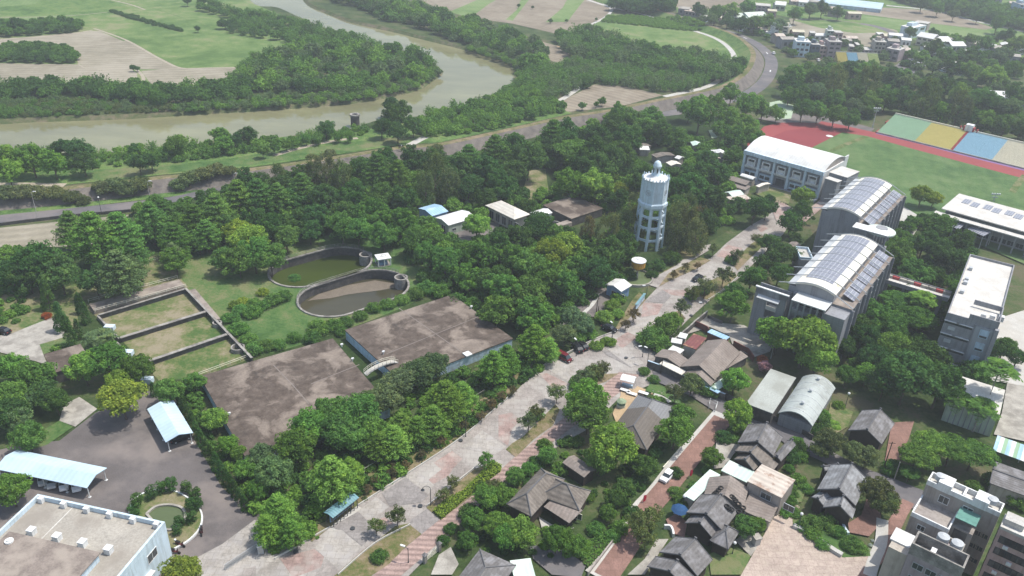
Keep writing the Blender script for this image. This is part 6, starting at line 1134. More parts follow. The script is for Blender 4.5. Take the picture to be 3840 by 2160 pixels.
for i, (x, lb, tp) in enumerate(((1079, 'person in dark clothes on the levee, leftmost of four', 'cloth_dark'), (1088, 'person in dark clothes on the levee, second from the left of four', 'cloth_dark'), (1098, 'person in a white shirt on the levee among three in dark clothes', 'cloth_white'), (1109, 'person in dark clothes on the levee, rightmost of four', 'cloth_dark'))):
    person(lb, G(Q('c10', x, 1120), 4.02), tp, 'cloth_dark', i)
person('person in a white shirt beside the market yard roof', G(Q('z2', 575, 530)), 'cloth_white', 'cloth_dark', 1); person('person in dark clothes beside the market yard roof', G(Q('z2', 610, 500)), 'cloth_dark', 'cloth_dark', 2)
# market yard
def stall(k, p, w_, d_, h, label, rz, mat='white'):
    g_ = G(Q(k, *p)); t = thing('market_stall', label, 'market stall', g_, rz, 'market stalls'); MB().gable(-w_/2, -d_/2, w_/2, d_/2, h, h+.5, t=.08).obj('canopy', mat, t)
    for x in (-1, 1):
        for y in (-1, 1): MB().cyl(x*(w_/2-.15), y*(d_/2-.15), 0, h, .05, n=6).obj('post', 'metal_grey', t)
    MB().box(-w_/2+.4, -.3, 0, w_/2-.4, .4, .85).obj('counter', 'wall_blue', t)
stall('z2', (450, 290), 3.4, 2.8, 2.6, 'white canopied stall with a pale blue counter in the sandy yard', R(-20)); 
for p, lb in (((515, 420), 'long white table beside the white canopied stall'), ((690, 410), 'small white table by the tiled roof edge'), ((415, 370), 'small white table under the stall canopy edge')):
    g_ = G(Q('z2', *p)); t = thing('table', lb, 'table', g_, R(-25), 'white tables in the market yard'); MB().box(-1.2, -.5, .7, 1.2, .5, .78).obj('tabletop', 'white', t)
    for x in (-1.05, 1.05):
        for y in (-.4, .4): MB().box(x-.04, y-.04, 0, x+.04, y+.04, .7).obj('leg', 'timber', t)
g_ = G(Q('z2', 355, 595)); t = thing('kiosk', 'small round green kiosk with glass sides in the sandy yard', 'kiosk', g_); MB().cyl(0, 0, 0, 1.0, 1.0, n=14).obj('base', 'c_green2', t); MB().cyl(0, 0, 1.0, 1.8, .98, n=14).obj('glazing', 'green_glass', t); MB().cyl(0, 0, 1.8, 2.3, 1.15, .5, 14).obj('roof', 'kiosk_green', t)
g_ = G(Q('c22', 1255, 1005)); t = thing('parasol', 'dark blue parasol by the brick forecourt', 'parasol', g_); MB().cyl(0, 0, 0, 2.6, .04, n=6).obj('pole', 'metal_grey', t); lathe(MB(), [(1.7, 2.0), (1.0, 2.45), (.05, 2.75)], 8, 0).obj('canopy', 'umbrella_blue', t)
MB().cyl(0, 0, 0, .12, .35, n=12).obj('base', 'concrete', t)
for p, tp, lb in (((1335, 715), (1365, 655), 'red flag on a pole at the edge of the brick lane by the round tree'), ((985, 905), (1015, 845), 'red flag beside the brick lane opposite the dark tree')):
    g_ = G(Q('c22', *p)); h = max(2.2, HG(Q('c22', *p), Q('c22', *tp))); t = thing('flag', lb, 'flag', g_, R(30), 'red flags along the lane'); MB().cyl(0, 0, 0, h, .035, n=6).obj('pole', 'metal_grey', t); MB().add([(0, -.01, h), (.75, .05, h-.2), (.8, .0, h-.9), (.6, -.05, h-1.6), (0, -.01, h-1.7), (0, .01, h), (.75, .07, h-.2), (.8, .02, h-.9), (.6, -.03, h-1.6), (0, .01, h-1.7)], [(0, 1, 2, 3, 4), (9, 8, 7, 6, 5)]).obj('cloth', 'flag_red', t)
# gates, pillars, bench, kerbs
g0, g1 = G(Q('c02', 1700, 1410)), G(Q('c12', 25, 1240)); d = g1-g0; n_ = 26; t = thing('folding_gate', 'grey folding lattice gate across the depot entrance', 'gate', g0, math.atan2(d.y, d.x)); L = d.length
m = MB()
for i in range(n_): x = L*i/n_; xn = L*(i+1)/n_; m.tube([(x, -.25, .15), (xn, .25, 1.35)], .035, 4).tube([(x, .25, .15), (xn, -.25, 1.35)], .035, 4).tube([(x, 0, .1), (x, 0, 1.5)], .035, 4)
m.obj('lattice', 'metal_grey', t); m = MB(); m.tube([(0, 0, 1.45), (L, 0, 1.45)], .04, 4); m.obj('top_rail', 'metal_grey', t)
g_ = G(Q('c12', 38, 1280)); t = thing('gate_motor_box', 'upright pale metal cabinet at the end of the folding gate', 'cabinet', g_, R(20)); MB().box(-.5, -.35, 0, .5, .35, 2.0).obj('cabinet', 'metal_grey', t); MB().box(-.56, -.42, 2.0, .56, .42, 2.1).obj('lid', 'white', t); MB().box(-.35, -.37, .3, .35, -.35, 1.8).obj('door', 'concrete_pale', t)
a, b_ = G(Q('c12', 1285, 1340)), G(Q('c12', 1372, 1270)); d = b_-a; t = thing('wooden_gate', 'pale slatted gate between two capped pillars on the striped pavement', 'gate', a, math.atan2(d.y, d.x)); L = d.length; m = MB()
for z in (.25, .6, .95, 1.3): m.box(0, -.03, z, L, .03, z+.12)
m.box(L/2-.05, -.05, .1, L/2+.05, .05, 1.5).obj('slats', 'rail_cream', t)
for x in (-.35, L+.35): o = MB().box(x-.3, -.3, 0, x+.3, .3, 2.0).obj('pillar', 'old_concrete', t); MB().add([(x-.45, -.45, 2.0), (x+.45, -.45, 2.0), (x+.45, .45, 2.0), (x-.45, .45, 2.0), (x, 0, 2.5)], [(0, 1, 4), (1, 2, 4), (2, 3, 4), (3, 0, 4), (3, 2, 1, 0)]).obj('cap', 'tile_grey', o)
def curb(label, k, pts, wd, h, mat, name, cat, sm=True):
    P = [tuple(G(Q(k, *p)))[:2] for p in pts]; o = strip(name, P, wd, mat, z=-.05, z1=h, world=True, sm=sm); return tag(o, label, cat)
curb('long curved pale stone bench edging the pink plaza', 'c32', [(185, 1088), (300, 1140), (400, 1210), (480, 1268), (552, 1312)], .9, 1.05, 'concrete_pale', 'curved_bench', 'bench')
curb('small curved white wall beside the brick forecourt near the blue parasol', 'c22', [(1145, 1092), (1190, 1095), (1210, 1130), (1215, 1160)], .4, 1.0, 'white', 'curved_wall', 'wall'); curb('curved pale kerb wall at the brick court of the slate grey house', 'c32', [(560, 1070), (570, 1110), (600, 1150)], .5, 1.0, 'white_blue', 'curved_wall', 'wall')
o = curb('white kerb round the garden island with pines and a pond', 'D', [(325, 1290), (345, 1255), (390, 1238), (440, 1240), (480, 1262), (506, 1290), (508, 1320), (495, 1345), (470, 1368), (440, 1385), (427, 1395), (400, 1370), (350, 1320), (325, 1290)], .3, LAY[0]+.15, 'white', 'island_kerb', 'kerb')
isl = patch('lawn', [(325, 1290), (345, 1255), (390, 1238), (440, 1240), (480, 1262), (506, 1290), (508, 1320), (495, 1345), (470, 1368), (440, 1385), (427, 1395), (400, 1370), (350, 1320)], 'dry_lawn', sm=True)
PO = [(370, 1299), (393, 1281), (427, 1276), (457, 1283), (467, 1299), (463, 1319), (433, 1339), (400, 1330)]
patch('pond', PO, 'pond_small', sm=True); curb('grey stone rim round the garden pond', 'D', PO+[PO[0]], .45, LAY[0]+.35, 'concrete', 'pond_rim', 'kerb')
curb('low stone wall along the levee road with gaps', 'c01', [(0, 255), (500, 195), (1010, 148)], .4, 1.0, 'old_wall', 'road_wall', 'wall'); curb('pale stone footpath edging beside the clipped hedge lane', 'c22', [(1140, 640), (1275, 485)], .25, .5, 'rail_cream', 'garden_edging', 'kerb', False)
for k, pts, lb in (('c12', [(140, 1330), (560, 1090)], 'kerb along the avenue verge near the notice shelter, lower end'), ('c12', [(770, 925), (1130, 693), (1550, 412), (1900, 110)], 'kerb along the avenue verge beside the propped young trees'), ('c12', [(620, 1449), (900, 1210), (1165, 1070)], 'kerb round the lowest planting bed of the avenue'), ('c12', [(1290, 930), (1500, 760), (1650, 640)], 'kerb round the bed with the clipped hedge'), ('c21', [(200, 1335), (600, 1130), (780, 1060)], 'kerb beside the pair of black cars'), ('c21', [(1480, 820), (1600, 740), (1700, 650)], 'kerb of the bed under the low trees beside the black car')): curb(lb, k, pts, .18, LAY[0]+.12, 'concrete_pale', 'kerb', 'kerb')
lowwall('low pale garden wall along the brick lane next to the thicket', 'c22', [(570, 1449), (700, 1280), (800, 1150)], 1.0, 'wall_taupe'); lowwall('long low wall between the hall and the asphalt lane', 'c32', [(-20, 255), (230, 370), (330, 430)], 1.6, 'old_wall'); lowwall('white edged wall behind the market lane beside the arched hall', 'c22', [(1460, 60), (1600, 110), (1932, 300)], 1.8, 'old_wall')
fence('thin wire fence along the avenue verge beside the tall hedge trees', 'c12', [(820, 675), (960, 590), (1330, 340), (1720, 80)], 1.5, mat='concrete', rails=(.9,), step=3); fence('dark picket fence between the dry lawn and the brick court', 'z4', [(1290, 1130), (1440, 1180), (1640, 1240)], 1.2, mat='metal_dark', rails=(.3, .9), step=.9); fence('white railing frame among the shrubs at the market lane', 'z2', [(1680, 620), (1690, 540), (1800, 590), (1770, 680)], 1.6, mat='white')
g_ = G(Q('c22', 1835, 1215)); t = thing('gate_pillar', 'pale stone gate pillar beside the pink plaza', 'pillar', g_, R(20)); MB().box(-.6, -.6, 0, .6, .6, 2.0).obj('shaft', 'concrete_pale', t); MB().box(-.75, -.75, 2.0, .75, .75, 2.25).obj('cap', 'concrete', t)
# ================================================================ PLANTS
def qmesh(name, C, N, S, rng, asp=1.0, dirs=None, mat='leaf'):
    """a cloud of leaf-sized quads: centres C, facing N, half sizes S"""
    n = len(C); N = N/np.linalg.norm(N, axis=1, keepdims=True); r = rng.normal(size=(n, 3)) if dirs is None else dirs
    U = r-(r*N).sum(1, keepdims=True)*N; U /= np.linalg.norm(U, axis=1, keepdims=True)+1e-9; V = np.cross(N, U)
    S = np.broadcast_to(np.asarray(S), (n,))[:, None]; a, b = U*S*asp, V*S
    P = np.stack([C-a-b*.5, C+a*.1-b, C+a+b*.4, C-a*.1+b], 1).reshape(-1, 3)
    me = bpy.data.meshes.new(name); me.vertices.add(n*4); me.vertices.foreach_set('co', P.astype(np.float32).ravel()); me.loops.add(n*4); me.loops.foreach_set('vertex_index', np.arange(n*4, dtype=np.int32))
    me.polygons.add(n); me.polygons.foreach_set('loop_start', np.arange(0, n*4, 4, dtype=np.int32)); me.update(); me.materials.append(MAT[mat]); return me
def sph(rng, n, up=-.35):
    d = rng.normal(size=(int(n*2.6)+20, 3)); d /= np.linalg.norm(d, axis=1, keepdims=True); return d[d[:, 2] > up][:n]
def cloud(kind, seed, dens=1.0):
    """leaf positions of a crown of horizontal radius 1 centred on the origin"""
    g = np.random.default_rng(seed); C, N, S = [], [], []
    def puff(c, r, n, sz, flat=1.0, up=-.35):
        d = sph(g, n, up); n = len(d); k = g.uniform(.72, 1.06, n)[:, None]; C.append(c+d*r*k*np.array([1, 1, flat])); N.append(d*np.array([1, 1, 1/flat])+g.normal(size=(n, 3))*.55); S.append(g.uniform(.7, 1.25, n)*sz)
    if kind == 'dome':
        for i in range(62):
            d = sph(g, 3, -.45)[0]; rr = g.uniform(.62, .86); c = d*rr*np.array([1, 1, .85])*g.uniform(.86, 1.04); puff(c, g.uniform(.15, .28), int(92*dens), .037)
        puff(np.zeros(3), .66, int(420*dens), .07, .85, -1)
    elif kind == 'lobed':
        nl = 8; a0 = g.uniform(0, 6)
        for l in range(nl):
            a = a0+2*math.pi*l/(nl-1)+g.normal()*.25; q = g.uniform(.38, .60); lc = np.array([q*math.cos(a), q*math.sin(a), g.uniform(-.35, .25)]) if l else np.array([g.normal()*.1, g.normal()*.1, .38]); lr = g.uniform(.36, .50)
            for i in range(9):
                d = sph(g, 3, -.35)[0]; puff(lc+d*lr*g.uniform(.8, 1.05), g.uniform(.13, .24), int(78*dens), .036)
            puff(lc, lr*.8, int(60*dens), .07, 1, -1)
        puff(np.zeros(3), .55, int(200*dens), .08, .85, -1)
    elif kind == 'bush':
        for i in range(30):
            d = sph(g, 3, -.2)[0]; puff(d*np.array([.72, .72, .55]), g.uniform(.22, .36), int(75*dens), .05)
        puff(np.zeros(3), .6, int(250*dens), .09, .7, -1)
    elif kind == 'spread':        # wide umbrella crown
        for i in range(120):
            a = g.uniform(0, 2*math.pi); r = math.sqrt(g.uniform(0, 1))*.86; c = np.array([r*math.cos(a), r*math.sin(a), .30*(1-r*r)+g.uniform(-.12, .08)]); puff(c, g.uniform(.13, .24), int(75*dens), .030, .6)
        puff(np.array([0, 0, -.05]), .75, int(400*dens), .06, .25, -1)
    elif kind == 'tier':          # flat tiers of foliage on a straight stem
        for z, R_ in ((-.85, .85), (-.55, 1.0), (-.25, .98), (.05, .88), (.35, .72), (.62, .52), (.88, .3), (1.08, .13)):
            nb = int(6+R_*8); a0 = g.uniform(0, 6)
            for b in range(nb):
                a = a0+2*math.pi*b/nb+g.normal()*.12; L_ = R_*g.uniform(.75, 1.08)
                for q in (.35, .6, .8, .97): c = np.array([math.cos(a)*L_*q, math.sin(a)*L_*q, z+g.normal()*.035+.10*q]); puff(c, .16 if q > .5 else .13, int(26*dens), .032, .42, -.6)
    elif kind == 'casuarina':
        for i in range(80):
            z = g.uniform(-.9, 1.25); R_ = (.75*(1-((z+.1)/1.4)**2))**.5 if abs((z+.1)/1.4) < 1 else .1; a = g.uniform(0, 6.28); c = np.array([R_*math.cos(a)*g.uniform(.4, 1), R_*math.sin(a)*g.uniform(.4, 1), z]); n = int(60*dens); d = sph(g, n, -1); n = len(d)
            C.append(c+d*.2*np.array([1, 1, 1.5])*g.uniform(.2, 1, n)[:, None]); N.append(d*np.array([1, 1, .2])+g.normal(size=(n, 3))*.6); S.append(g.uniform(.5, 1.2, n)*.030)
    elif kind == 'conifer':       # juniper or pine, narrow
        for i in range(60):
            z = g.uniform(-1, 1)**1; t = (z+1)/2; R_ = .95*(1-t)**.65*min(1, t*5+.4); a = g.uniform(0, 6.28); c = np.array([R_*math.cos(a)*.8, R_*math.sin(a)*.8, z*1.9]); puff(c, .26, int(42*dens), .055, 1.4, -.6)
    elif kind == 'pine':
        for i in range(26):
            z = g.uniform(-.7, 1.0); R_ = .8*(1-((z)/1.25)**2)**.5; a = g.uniform(0, 6.28); puff(np.array([R_*math.cos(a)*.8, R_*math.sin(a)*.8, z]), .3, int(60*dens), .05, .8, -.3)
        puff(np.zeros(3), .5, int(150*dens), .08, 1.2, -1)
    elif kind == 'sparse':        # young street tree, see-through
        for i in range(46):
            d = sph(g, 3, -.5)[0]; puff(d*g.uniform(.3, .95)*np.array([1, 1, .85]), g.uniform(.13, .25), int(52*dens), .045, 1, -1)
    elif kind == 'bamboo':
        for i in range(30):
            a = g.uniform(0, 6.28); r = g.uniform(.2, .95); top = np.array([r*math.cos(a), r*math.sin(a), 1.1-r*.7+g.normal()*.15]); base = np.array([top[0]*.3, top[1]*.3, -1.1]); n = int(75*dens); u = g.uniform(.25, 1, n)[:, None]**.8; c = base+(top-base)*u+np.array([top[0]*.2, top[1]*.2, 0])*u**3
            C.append(c+g.normal(size=(n, 3))*.10); N.append(g.normal(size=(n, 3))+np.array([top[0], top[1], .8])); S.append(g.uniform(.6, 1.2, n)*.042)
    return np.concatenate(C), np.concatenate(N), np.concatenate(S)
ASP = {'bamboo': 1.7, 'casuarina': 1.8, 'conifer': 1.5, 'pine': 1.5, 'tier': 1.25}
def crownmesh(kind, seed, dens=1.0):
    C, N, S = cloud(kind, seed, dens); g = np.random.default_rng(seed+5); return qmesh('crown_'+kind, C, N, S, g, ASP.get(kind, 1.15))
def trunkmesh(kind, seed):
    g = random.Random(seed); m = MB(); m.tube([(0, 0, -1.9), (g.uniform(-.04, .04), g.uniform(-.04, .04), -1.2), (g.uniform(-.06, .06), g.uniform(-.06, .06), -.5), (0, 0, .3 if kind != 'tier' else 1.0)], .085, 7, .025)
    for i in range(7):
        a = i*2.4+g.uniform(-.3, .3); z = -1.1+i*.17; r = g.uniform(.5, .8); m.tube([(0, 0, z), (r*.45*math.cos(a), r*.45*math.sin(a), z+.3), (r*math.cos(a), r*math.sin(a), z+.6+g.uniform(0, .3))], .04, 5, .012)
    me = bpy.data.meshes.new('trunk'); me.from_pydata(m.v, [], m.f); me.materials.append(MAT['bark']); return me
KIND = {'b': 'dome', 'k': 'lobed', 'f': 'spread', 't': 'tier', 'c': 'casuarina', 'j': 'conifer', 'p': 'pine', 's': 'sparse', 'u': 'bush', 'g': 'bamboo'}
CM = {k: [crownmesh(v, 11*i+3) for i in range(4 if k in 'bt' else 3)] for k, v in KIND.items()}
TM = {k: [trunkmesh(v, i) for i in range(2)] for k, v in KIND.items()}
#   kind -> (object name, category, words, vertical scale, centre height in radii)
INFO = {'k': ('broadleaf_tree', 'tree', 'uneven broadleaf tree', .95, 1.15), 'b': ('broadleaf_tree', 'tree', 'domed broadleaf tree', .95, 1.15), 'f': ('rain_tree', 'tree', 'wide umbrella crowned tree', .9, 1.0), 't': ('tiered_tree', 'tree', 'tree with tiered foliage', .85, 1.35), 'c': ('casuarina_tree', 'tree', 'feathery casuarina tree', 1.1, 1.3),
        'j': ('juniper', 'conifer', 'narrow juniper', 1, 1.8), 'p': ('pine_tree', 'conifer', 'small clipped pine', 1, 1.25), 's': ('young_tree', 'young tree', 'thin see-through young tree', .95, 1.45), 'u': ('shrub', 'shrub', 'rounded shrub', .9, .45), 'g': ('bamboo_clump', 'bamboo', 'bamboo clump', 1.0, 1.0)}
TONE = {'d': ((0.064, 0.140, 0.040), 'dark green'), 'm': ((0.104, 0.216, 0.050), 'mid green'), 'l': ((0.150, 0.285, 0.056), 'bright green'), 'y': ((0.205, 0.300, 0.050), 'yellow green'), 'o': ((0.118, 0.160, 0.064), 'olive'), 'g': ((0.118, 0.188, 0.085), 'grey green'), 'n': ((0.145, 0.130, 0.070), 'brownish'), 'w': ((.5, .5, .46), 'white flowered'), 'r': ((.30, .10, .04), 'rust red'), 'v': ((.30, .20, .28), 'mauve flowering')}
SHR = {'b': .93, 't': .93, 'f': .95, 'c': .95, 'u': 1.2, 'k': .97}; PLACED = []; TREES = []; grng = np.random.default_rng(7)
def plant(kind, tone, x, y, r, k='D', check=0):
    """x, y, r: where the crown's middle is seen and how wide; the tree is then stood on the land with its true size"""
    if kind == 'b' and tone in 'mdl' and y < 800 and (int(x*7+y*3) % 5) < 2: kind = 'k'
    nm, cat, wd, vs, hc = INFO[kind]; p = Q(k, x, y); h = 3.0
    for _ in range(6): R_ = SHR.get(kind, 1)*r*MPX(p, h)*CR[k][2]; h = R_*hc
    g_ = G(p, h); g_.z = 0
    if check and any((g_.x-q[0])**2+(g_.y-q[1])**2 < (check*(R_+q[2]))**2 for q in PLACED): return
    g_.z = LZ(g_.x, g_.y); PLACED.append((g_.x, g_.y, R_)); TREES.append((kind, tone, g_, R_, h, p))
def P_(kind, tone, *pts, k='D'):
    for p in pts: plant(kind, tone, *p, k=k)
P_('b', 'm', (28, 1232, 55), (15, 1000, 60), (85, 945, 55), (30, 925, 50), (70, 1100, 50), (270, 905, 60), (345, 925, 50), (425, 985, 45), (490, 962, 34), (1480, 1040, 62), (1700, 1085, 55), (1790, 1152, 34), (900, 1040, 62), (850, 1080, 62), (1715, 1045, 38))
P_('b', 'l', (210, 925, 52), (1475, 1005, 60), (1540, 1120, 72), (1510, 1155, 50), (1855, 1040, 45), (1860, 1068, 30), (1960, 840, 60), (2030, 850, 85), (2055, 900, 60), (1850, 958, 42), (540, 1055, 38), (575, 1118, 34), (600, 1140, 26), (1200, 568, 42), (1310, 1340, 52), (1500, 465, 52), (1440, 462, 48), (2180, 940, 36))
P_('b', 'y', (305, 1000, 66), (455, 1440, 60), (300, 960, 40), (625, 605, 55), (600, 585, 45), (1425, 618, 44), (1385, 640, 50), (2320, 490, 34), (2350, 500, 26), (1540, 440, 22), (2020, 495, 36), (1560, 480, 28))
P_('b', 'd', (20, 1040, 55), (110, 990, 45), (140, 1010, 40), (105, 660, 62), (150, 690, 55), (70, 690, 50), (30, 690, 45), (240, 700, 50), (1625, 1175, 38), (1600, 1160, 30), (1525, 640, 55), (1570, 620, 50), (1505, 690, 48), (1255, 620, 52), (1300, 600, 48), (1350, 570, 45), (1240, 700, 50), (1680, 470, 48), (1740, 480, 55), (1790, 500, 45), (1700, 530, 50), (1780, 560, 40), (1230, 430, 50), (1150, 420, 50), (1330, 400, 52), (1410, 345, 52), (1390, 370, 45), (1560, 395, 46), (1480, 400, 60), (1530, 400, 50), (1500, 430, 55), (1610, 455, 46))
P_('b', 'm', (600, 655, 45), (640, 640, 50), (680, 650, 46), (560, 650, 40), (720, 600, 40), (440, 655, 38), (500, 612, 30), (860, 570, 46), (900, 578, 44), (965, 590, 44), (1040, 605, 46), (1010, 560, 50), (940, 540, 50), (1330, 670, 55), (1290, 650, 50), (1210, 640, 52), (1160, 640, 45), (1270, 730, 60), (1330, 740, 62), (1380, 700, 50), (1430, 720, 45), (1450, 680, 45), (1120, 660, 45), (1180, 700, 45), (1250, 780, 50), (1080, 640, 45), (1340, 790, 50))
P_('b', 'm', (745, 1120, 62), (780, 1075, 60), (835, 1035, 55), (880, 1100, 55), (940, 1090, 50), (620, 1180, 38), (650, 1230, 36), (1378, 1145, 30), (1295, 1198, 30), (1330, 1180, 24), (1530, 1290, 28), (1400, 1360, 46), (1450, 1375, 36), (1225, 1250, 42), (1265, 1245, 38), (1195, 1310, 40), (1250, 1320, 42), (1275, 1350, 44), (1176, 1360, 30), (1875, 1325, 38), (1905, 1320, 26), (1845, 765, 46), (1890, 700, 40), (2130, 945, 34), (2270, 640, 46), (2360, 570, 42), (2300, 690, 46), (2240, 820, 50), (2200, 790, 44), (2250, 870, 50))
P_('b', 'd', (1570, 1235, 36), (1545, 1255, 30), (2325, 610, 42), (2375, 632, 40), (2420, 605, 34), (2405, 660, 34), (2280, 735, 32), (2355, 700, 32), (2150, 820, 50), (2120, 870, 38), (2180, 850, 50), (2200, 900, 48), (2130, 770, 35), (1900, 525, 42), (1930, 520, 34), (1935, 610, 32), (1970, 640, 34), (1990, 560, 36), (2020, 530, 30), (1960, 690, 36), (1930, 660, 36), (2000, 600, 22), (2005, 650, 26), (1850, 740, 34), (2525, 875, 40), (2500, 880, 36), (2560, 900, 30), (2450, 940, 46), (2420, 900, 40))
P_('b', 'd', (2285, 945, 84), (2365, 965, 72), (2225, 965, 50), (2330, 905, 60), (2410, 1000, 44)); P_('f', 'm', (2345, 1118, 60), (2395, 1128, 60), (2450, 1140, 58), (2310, 1150, 55), (2290, 1190, 30), (2300, 800, 60), (2260, 760, 50), (1450, 380, 60))
P_('b', 'o', (2090, 1112, 44), (2065, 1130, 30), (2180, 1150, 40), (2150, 1140, 36), (2205, 1240, 52), (2225, 1265, 44), (1740, 965, 36), (1240, 1235, 36)); P_('b', 'g', (690, 1190, 55), (660, 1150, 44), (970, 1000, 50), (1005, 960, 50), (1050, 940, 50), (1090, 920, 46), (930, 1010, 44), (60, 1010, 40), (40, 1055, 44), (1420, 840, 34), (1445, 800, 40), (1470, 820, 30))
P_('t', 'm', (235, 600, 72), (180, 580, 52), (300, 590, 60), (340, 640, 46), (380, 560, 50), (410, 540, 44), (545, 540, 52), (490, 560, 46), (600, 505, 50), (650, 495, 52), (700, 500, 44), (950, 430, 46), (1000, 440, 40), (1390, 350, 46), (1180, 400, 40), (1245, 385, 44), (1270, 400, 34), (440, 600, 44), (520, 590, 40), (760, 480, 44))
P_('t', 'l', (835, 1205, 66), (880, 1190, 44), (700, 1290, 56), (675, 1330, 44), (730, 1340, 40), (1120, 1010, 62), (1090, 1060, 46), (1160, 1000, 46), (1240, 925, 46), (1275, 905, 40), (1345, 860, 50), (1380, 880, 34), (1010, 1075, 44), (990, 1110, 46), (1050, 1080, 40), (960, 1120, 42)); P_('t', 'g', (300, 690, 62), (330, 680, 40), (435, 640, 30))
P_('c', 'o', (1530, 590, 40), (1565, 575, 40), (1595, 530, 34), (1600, 570, 34), (1700, 560, 42), (1730, 570, 40), (1750, 600, 38), (1702, 600, 32), (1725, 530, 36), (1095, 450, 46), (1130, 470, 36), (820, 440, 40), (790, 455, 34), (860, 450, 36), (1070, 480, 36), (700, 450, 30), (2100, 215, 36), (2180, 225, 40), (2330, 260, 44), (2410, 280, 40))
P_('c', 'n', (1760, 560, 30), (1480, 575, 26))
for i in range(15):
    u = i/14; P = [(452, 1000), (500, 1095), (560, 1190), (615, 1265)]; q = u*3; j = min(2, int(q)); w_ = q-j; plant('j', 'd', P[j][0]*(1-w_)+P[j+1][0]*w_, P[j][1]*(1-w_)+P[j+1][1]*w_, 15)
P_('j', 'd', (118, 745, 22), (200, 765, 16), (215, 790, 16), (150, 800, 22), (170, 835, 24), (385, 980, 12), (195, 830, 14), (108, 720, 14))
P_('p', 'd', (345, 1262, 20), (380, 1240, 18), (405, 1225, 18), (430, 1220, 18), (468, 1228, 17), (490, 1245, 18), (480, 1272, 18), (497, 1268, 16), (478, 1300, 18), (450, 1315, 16), (445, 1335, 14), (335, 1285, 16))
P_('s', 'o', (945, 1322, 26), (1000, 1295, 30), (1115, 1243, 20), (1142, 1212, 20), (1330, 1058, 28), (1350, 1035, 22), (1402, 985, 26), (1470, 945, 28), (1495, 935, 24), (1520, 925, 22), (1715, 772, 24), (1745, 735, 22), (1775, 718, 28), (1822, 690, 28), (1855, 640, 18), (1905, 600, 16), (1795, 625, 16), (1610, 1325, 40), (1640, 1300, 34), (1625, 1355, 30), (1700, 985, 28), (745, 1355, 26)); P_('s', 'm', (1220, 1158, 24)); P_('u', 'm', (1640, 850, 34), (1665, 825, 34), (1690, 810, 28), (1655, 865, 30), (1625, 860, 22), (1500, 935, 20), (1480, 955, 20), (1455, 960, 20), (1350, 1045, 18), (1840, 655, 16), (1765, 730, 18), (1740, 745, 16))
P_('s', 'n', (1165, 1068, 15), (1210, 1045, 14), (1238, 1015, 16), (1110, 1108, 15), (1062, 1142, 14), (1020, 1170, 14), (985, 1186, 14), (945, 1205, 14), (925, 1228, 14), (1262, 995, 14), (1290, 980, 14), (1695, 690, 12), (1725, 670, 12), (1755, 668, 12), (1595, 790, 18), (1575, 815, 14))
P_('u', 'm', (660, 770, 20), (690, 755, 22), (715, 745, 20), (635, 785, 22), (605, 780, 18), (640, 765, 18), (580, 800, 20), (600, 830, 24), (625, 855, 22), (800, 825, 26), (840, 820, 22), (785, 850, 20), (870, 810, 18), (905, 795, 18), (940, 775, 18), (975, 765, 18), (1010, 755, 18), (1045, 740, 22), (1075, 725, 24), (1110, 735, 24), (640, 880, 22), (670, 870, 20), (700, 868, 18), (740, 850, 18), (860, 835, 16), (1150, 760, 26), (1190, 770, 24), (740, 700, 14))
P_('u', 'y', (610, 760, 16), (590, 770, 16), (660, 735, 14)); P_('u', 'd', (1625, 672, 16), (1655, 668, 18), (1590, 650, 18), (1690, 650, 22), (1580, 690, 20), (1550, 705, 22), (1640, 690, 14), (1360, 800, 26), (955, 1400, 20), (1215, 1230, 20), (1115, 1360, 16), (1135, 1330, 16), (1180, 1290, 26), (1700, 1190, 18), (1820, 1100, 20), (1990, 1150, 24), (2010, 1130, 22), (2060, 1060, 24), (2045, 1080, 20), (2055, 1035, 18), (2240, 1180, 22), (1640, 1120, 16))
P_('u', 'm', (2040, 1320, 26), (2080, 1310, 24), (2070, 1370, 18), (2110, 1340, 18), (2145, 1370, 24), (2160, 1380, 20), (2010, 1210, 20), (2030, 1230, 16), (1985, 1260, 18), (1975, 1290, 16), (2000, 1290, 16), (1560, 1330, 22), (1540, 1350, 18), (1700, 1240, 18), (1715, 1265, 16), (2450, 1230, 24), (2500, 1210, 24), (2530, 1230, 22), (2560, 1260, 26), (2540, 1200, 20), (1620, 935, 14), (1645, 955, 14), (1655, 1010, 18), (1790, 985, 22), (1410, 1180, 20), (1350, 1170, 18), (1455, 1110, 16), (1770, 980, 20)); P_('u', 'l', (1530, 860, 18), (1520, 800, 22), (1540, 770, 20), (1555, 750, 18), (1450, 850, 20), (1480, 840, 20), (1500, 870, 16), (1555, 790, 16), (1900, 1010, 16), (2110, 1020, 14))
P_('u', 'r', (1918, 905, 14), (118, 795, 12)); P_('b', 'v', (1924, 922, 20))
P_('u', 'm', (1990, 1225, 13), (1998, 1245, 11), (2003, 1200, 13), (1985, 1180, 14), (2015, 1150, 17), (2005, 1110, 15), (2070, 1045, 18), (2250, 1170, 18), (2020, 1325, 18), (2045, 1345, 20), (2095, 1335, 18), (2130, 1372, 16), (1735, 1262, 12), (1735, 1240, 12), (1745, 1222, 13), (1780, 1185, 14), (1875, 1078, 14), (1845, 1085, 13), (1850, 1105, 14), (1420, 1340, 20), (1500, 1330, 20), (1480, 1250, 16), (1370, 1120, 18), (1430, 1110, 16)); P_('u', 'd', (1610, 1200, 18), (1590, 1215, 18), (1575, 1180, 16), (1650, 1140, 16), (1665, 1120, 14), (2040, 1010, 18), (2060, 1000, 18), (2240, 1190, 14), (1590, 1290, 20), (1330, 1215, 14), (1345, 1160, 16))
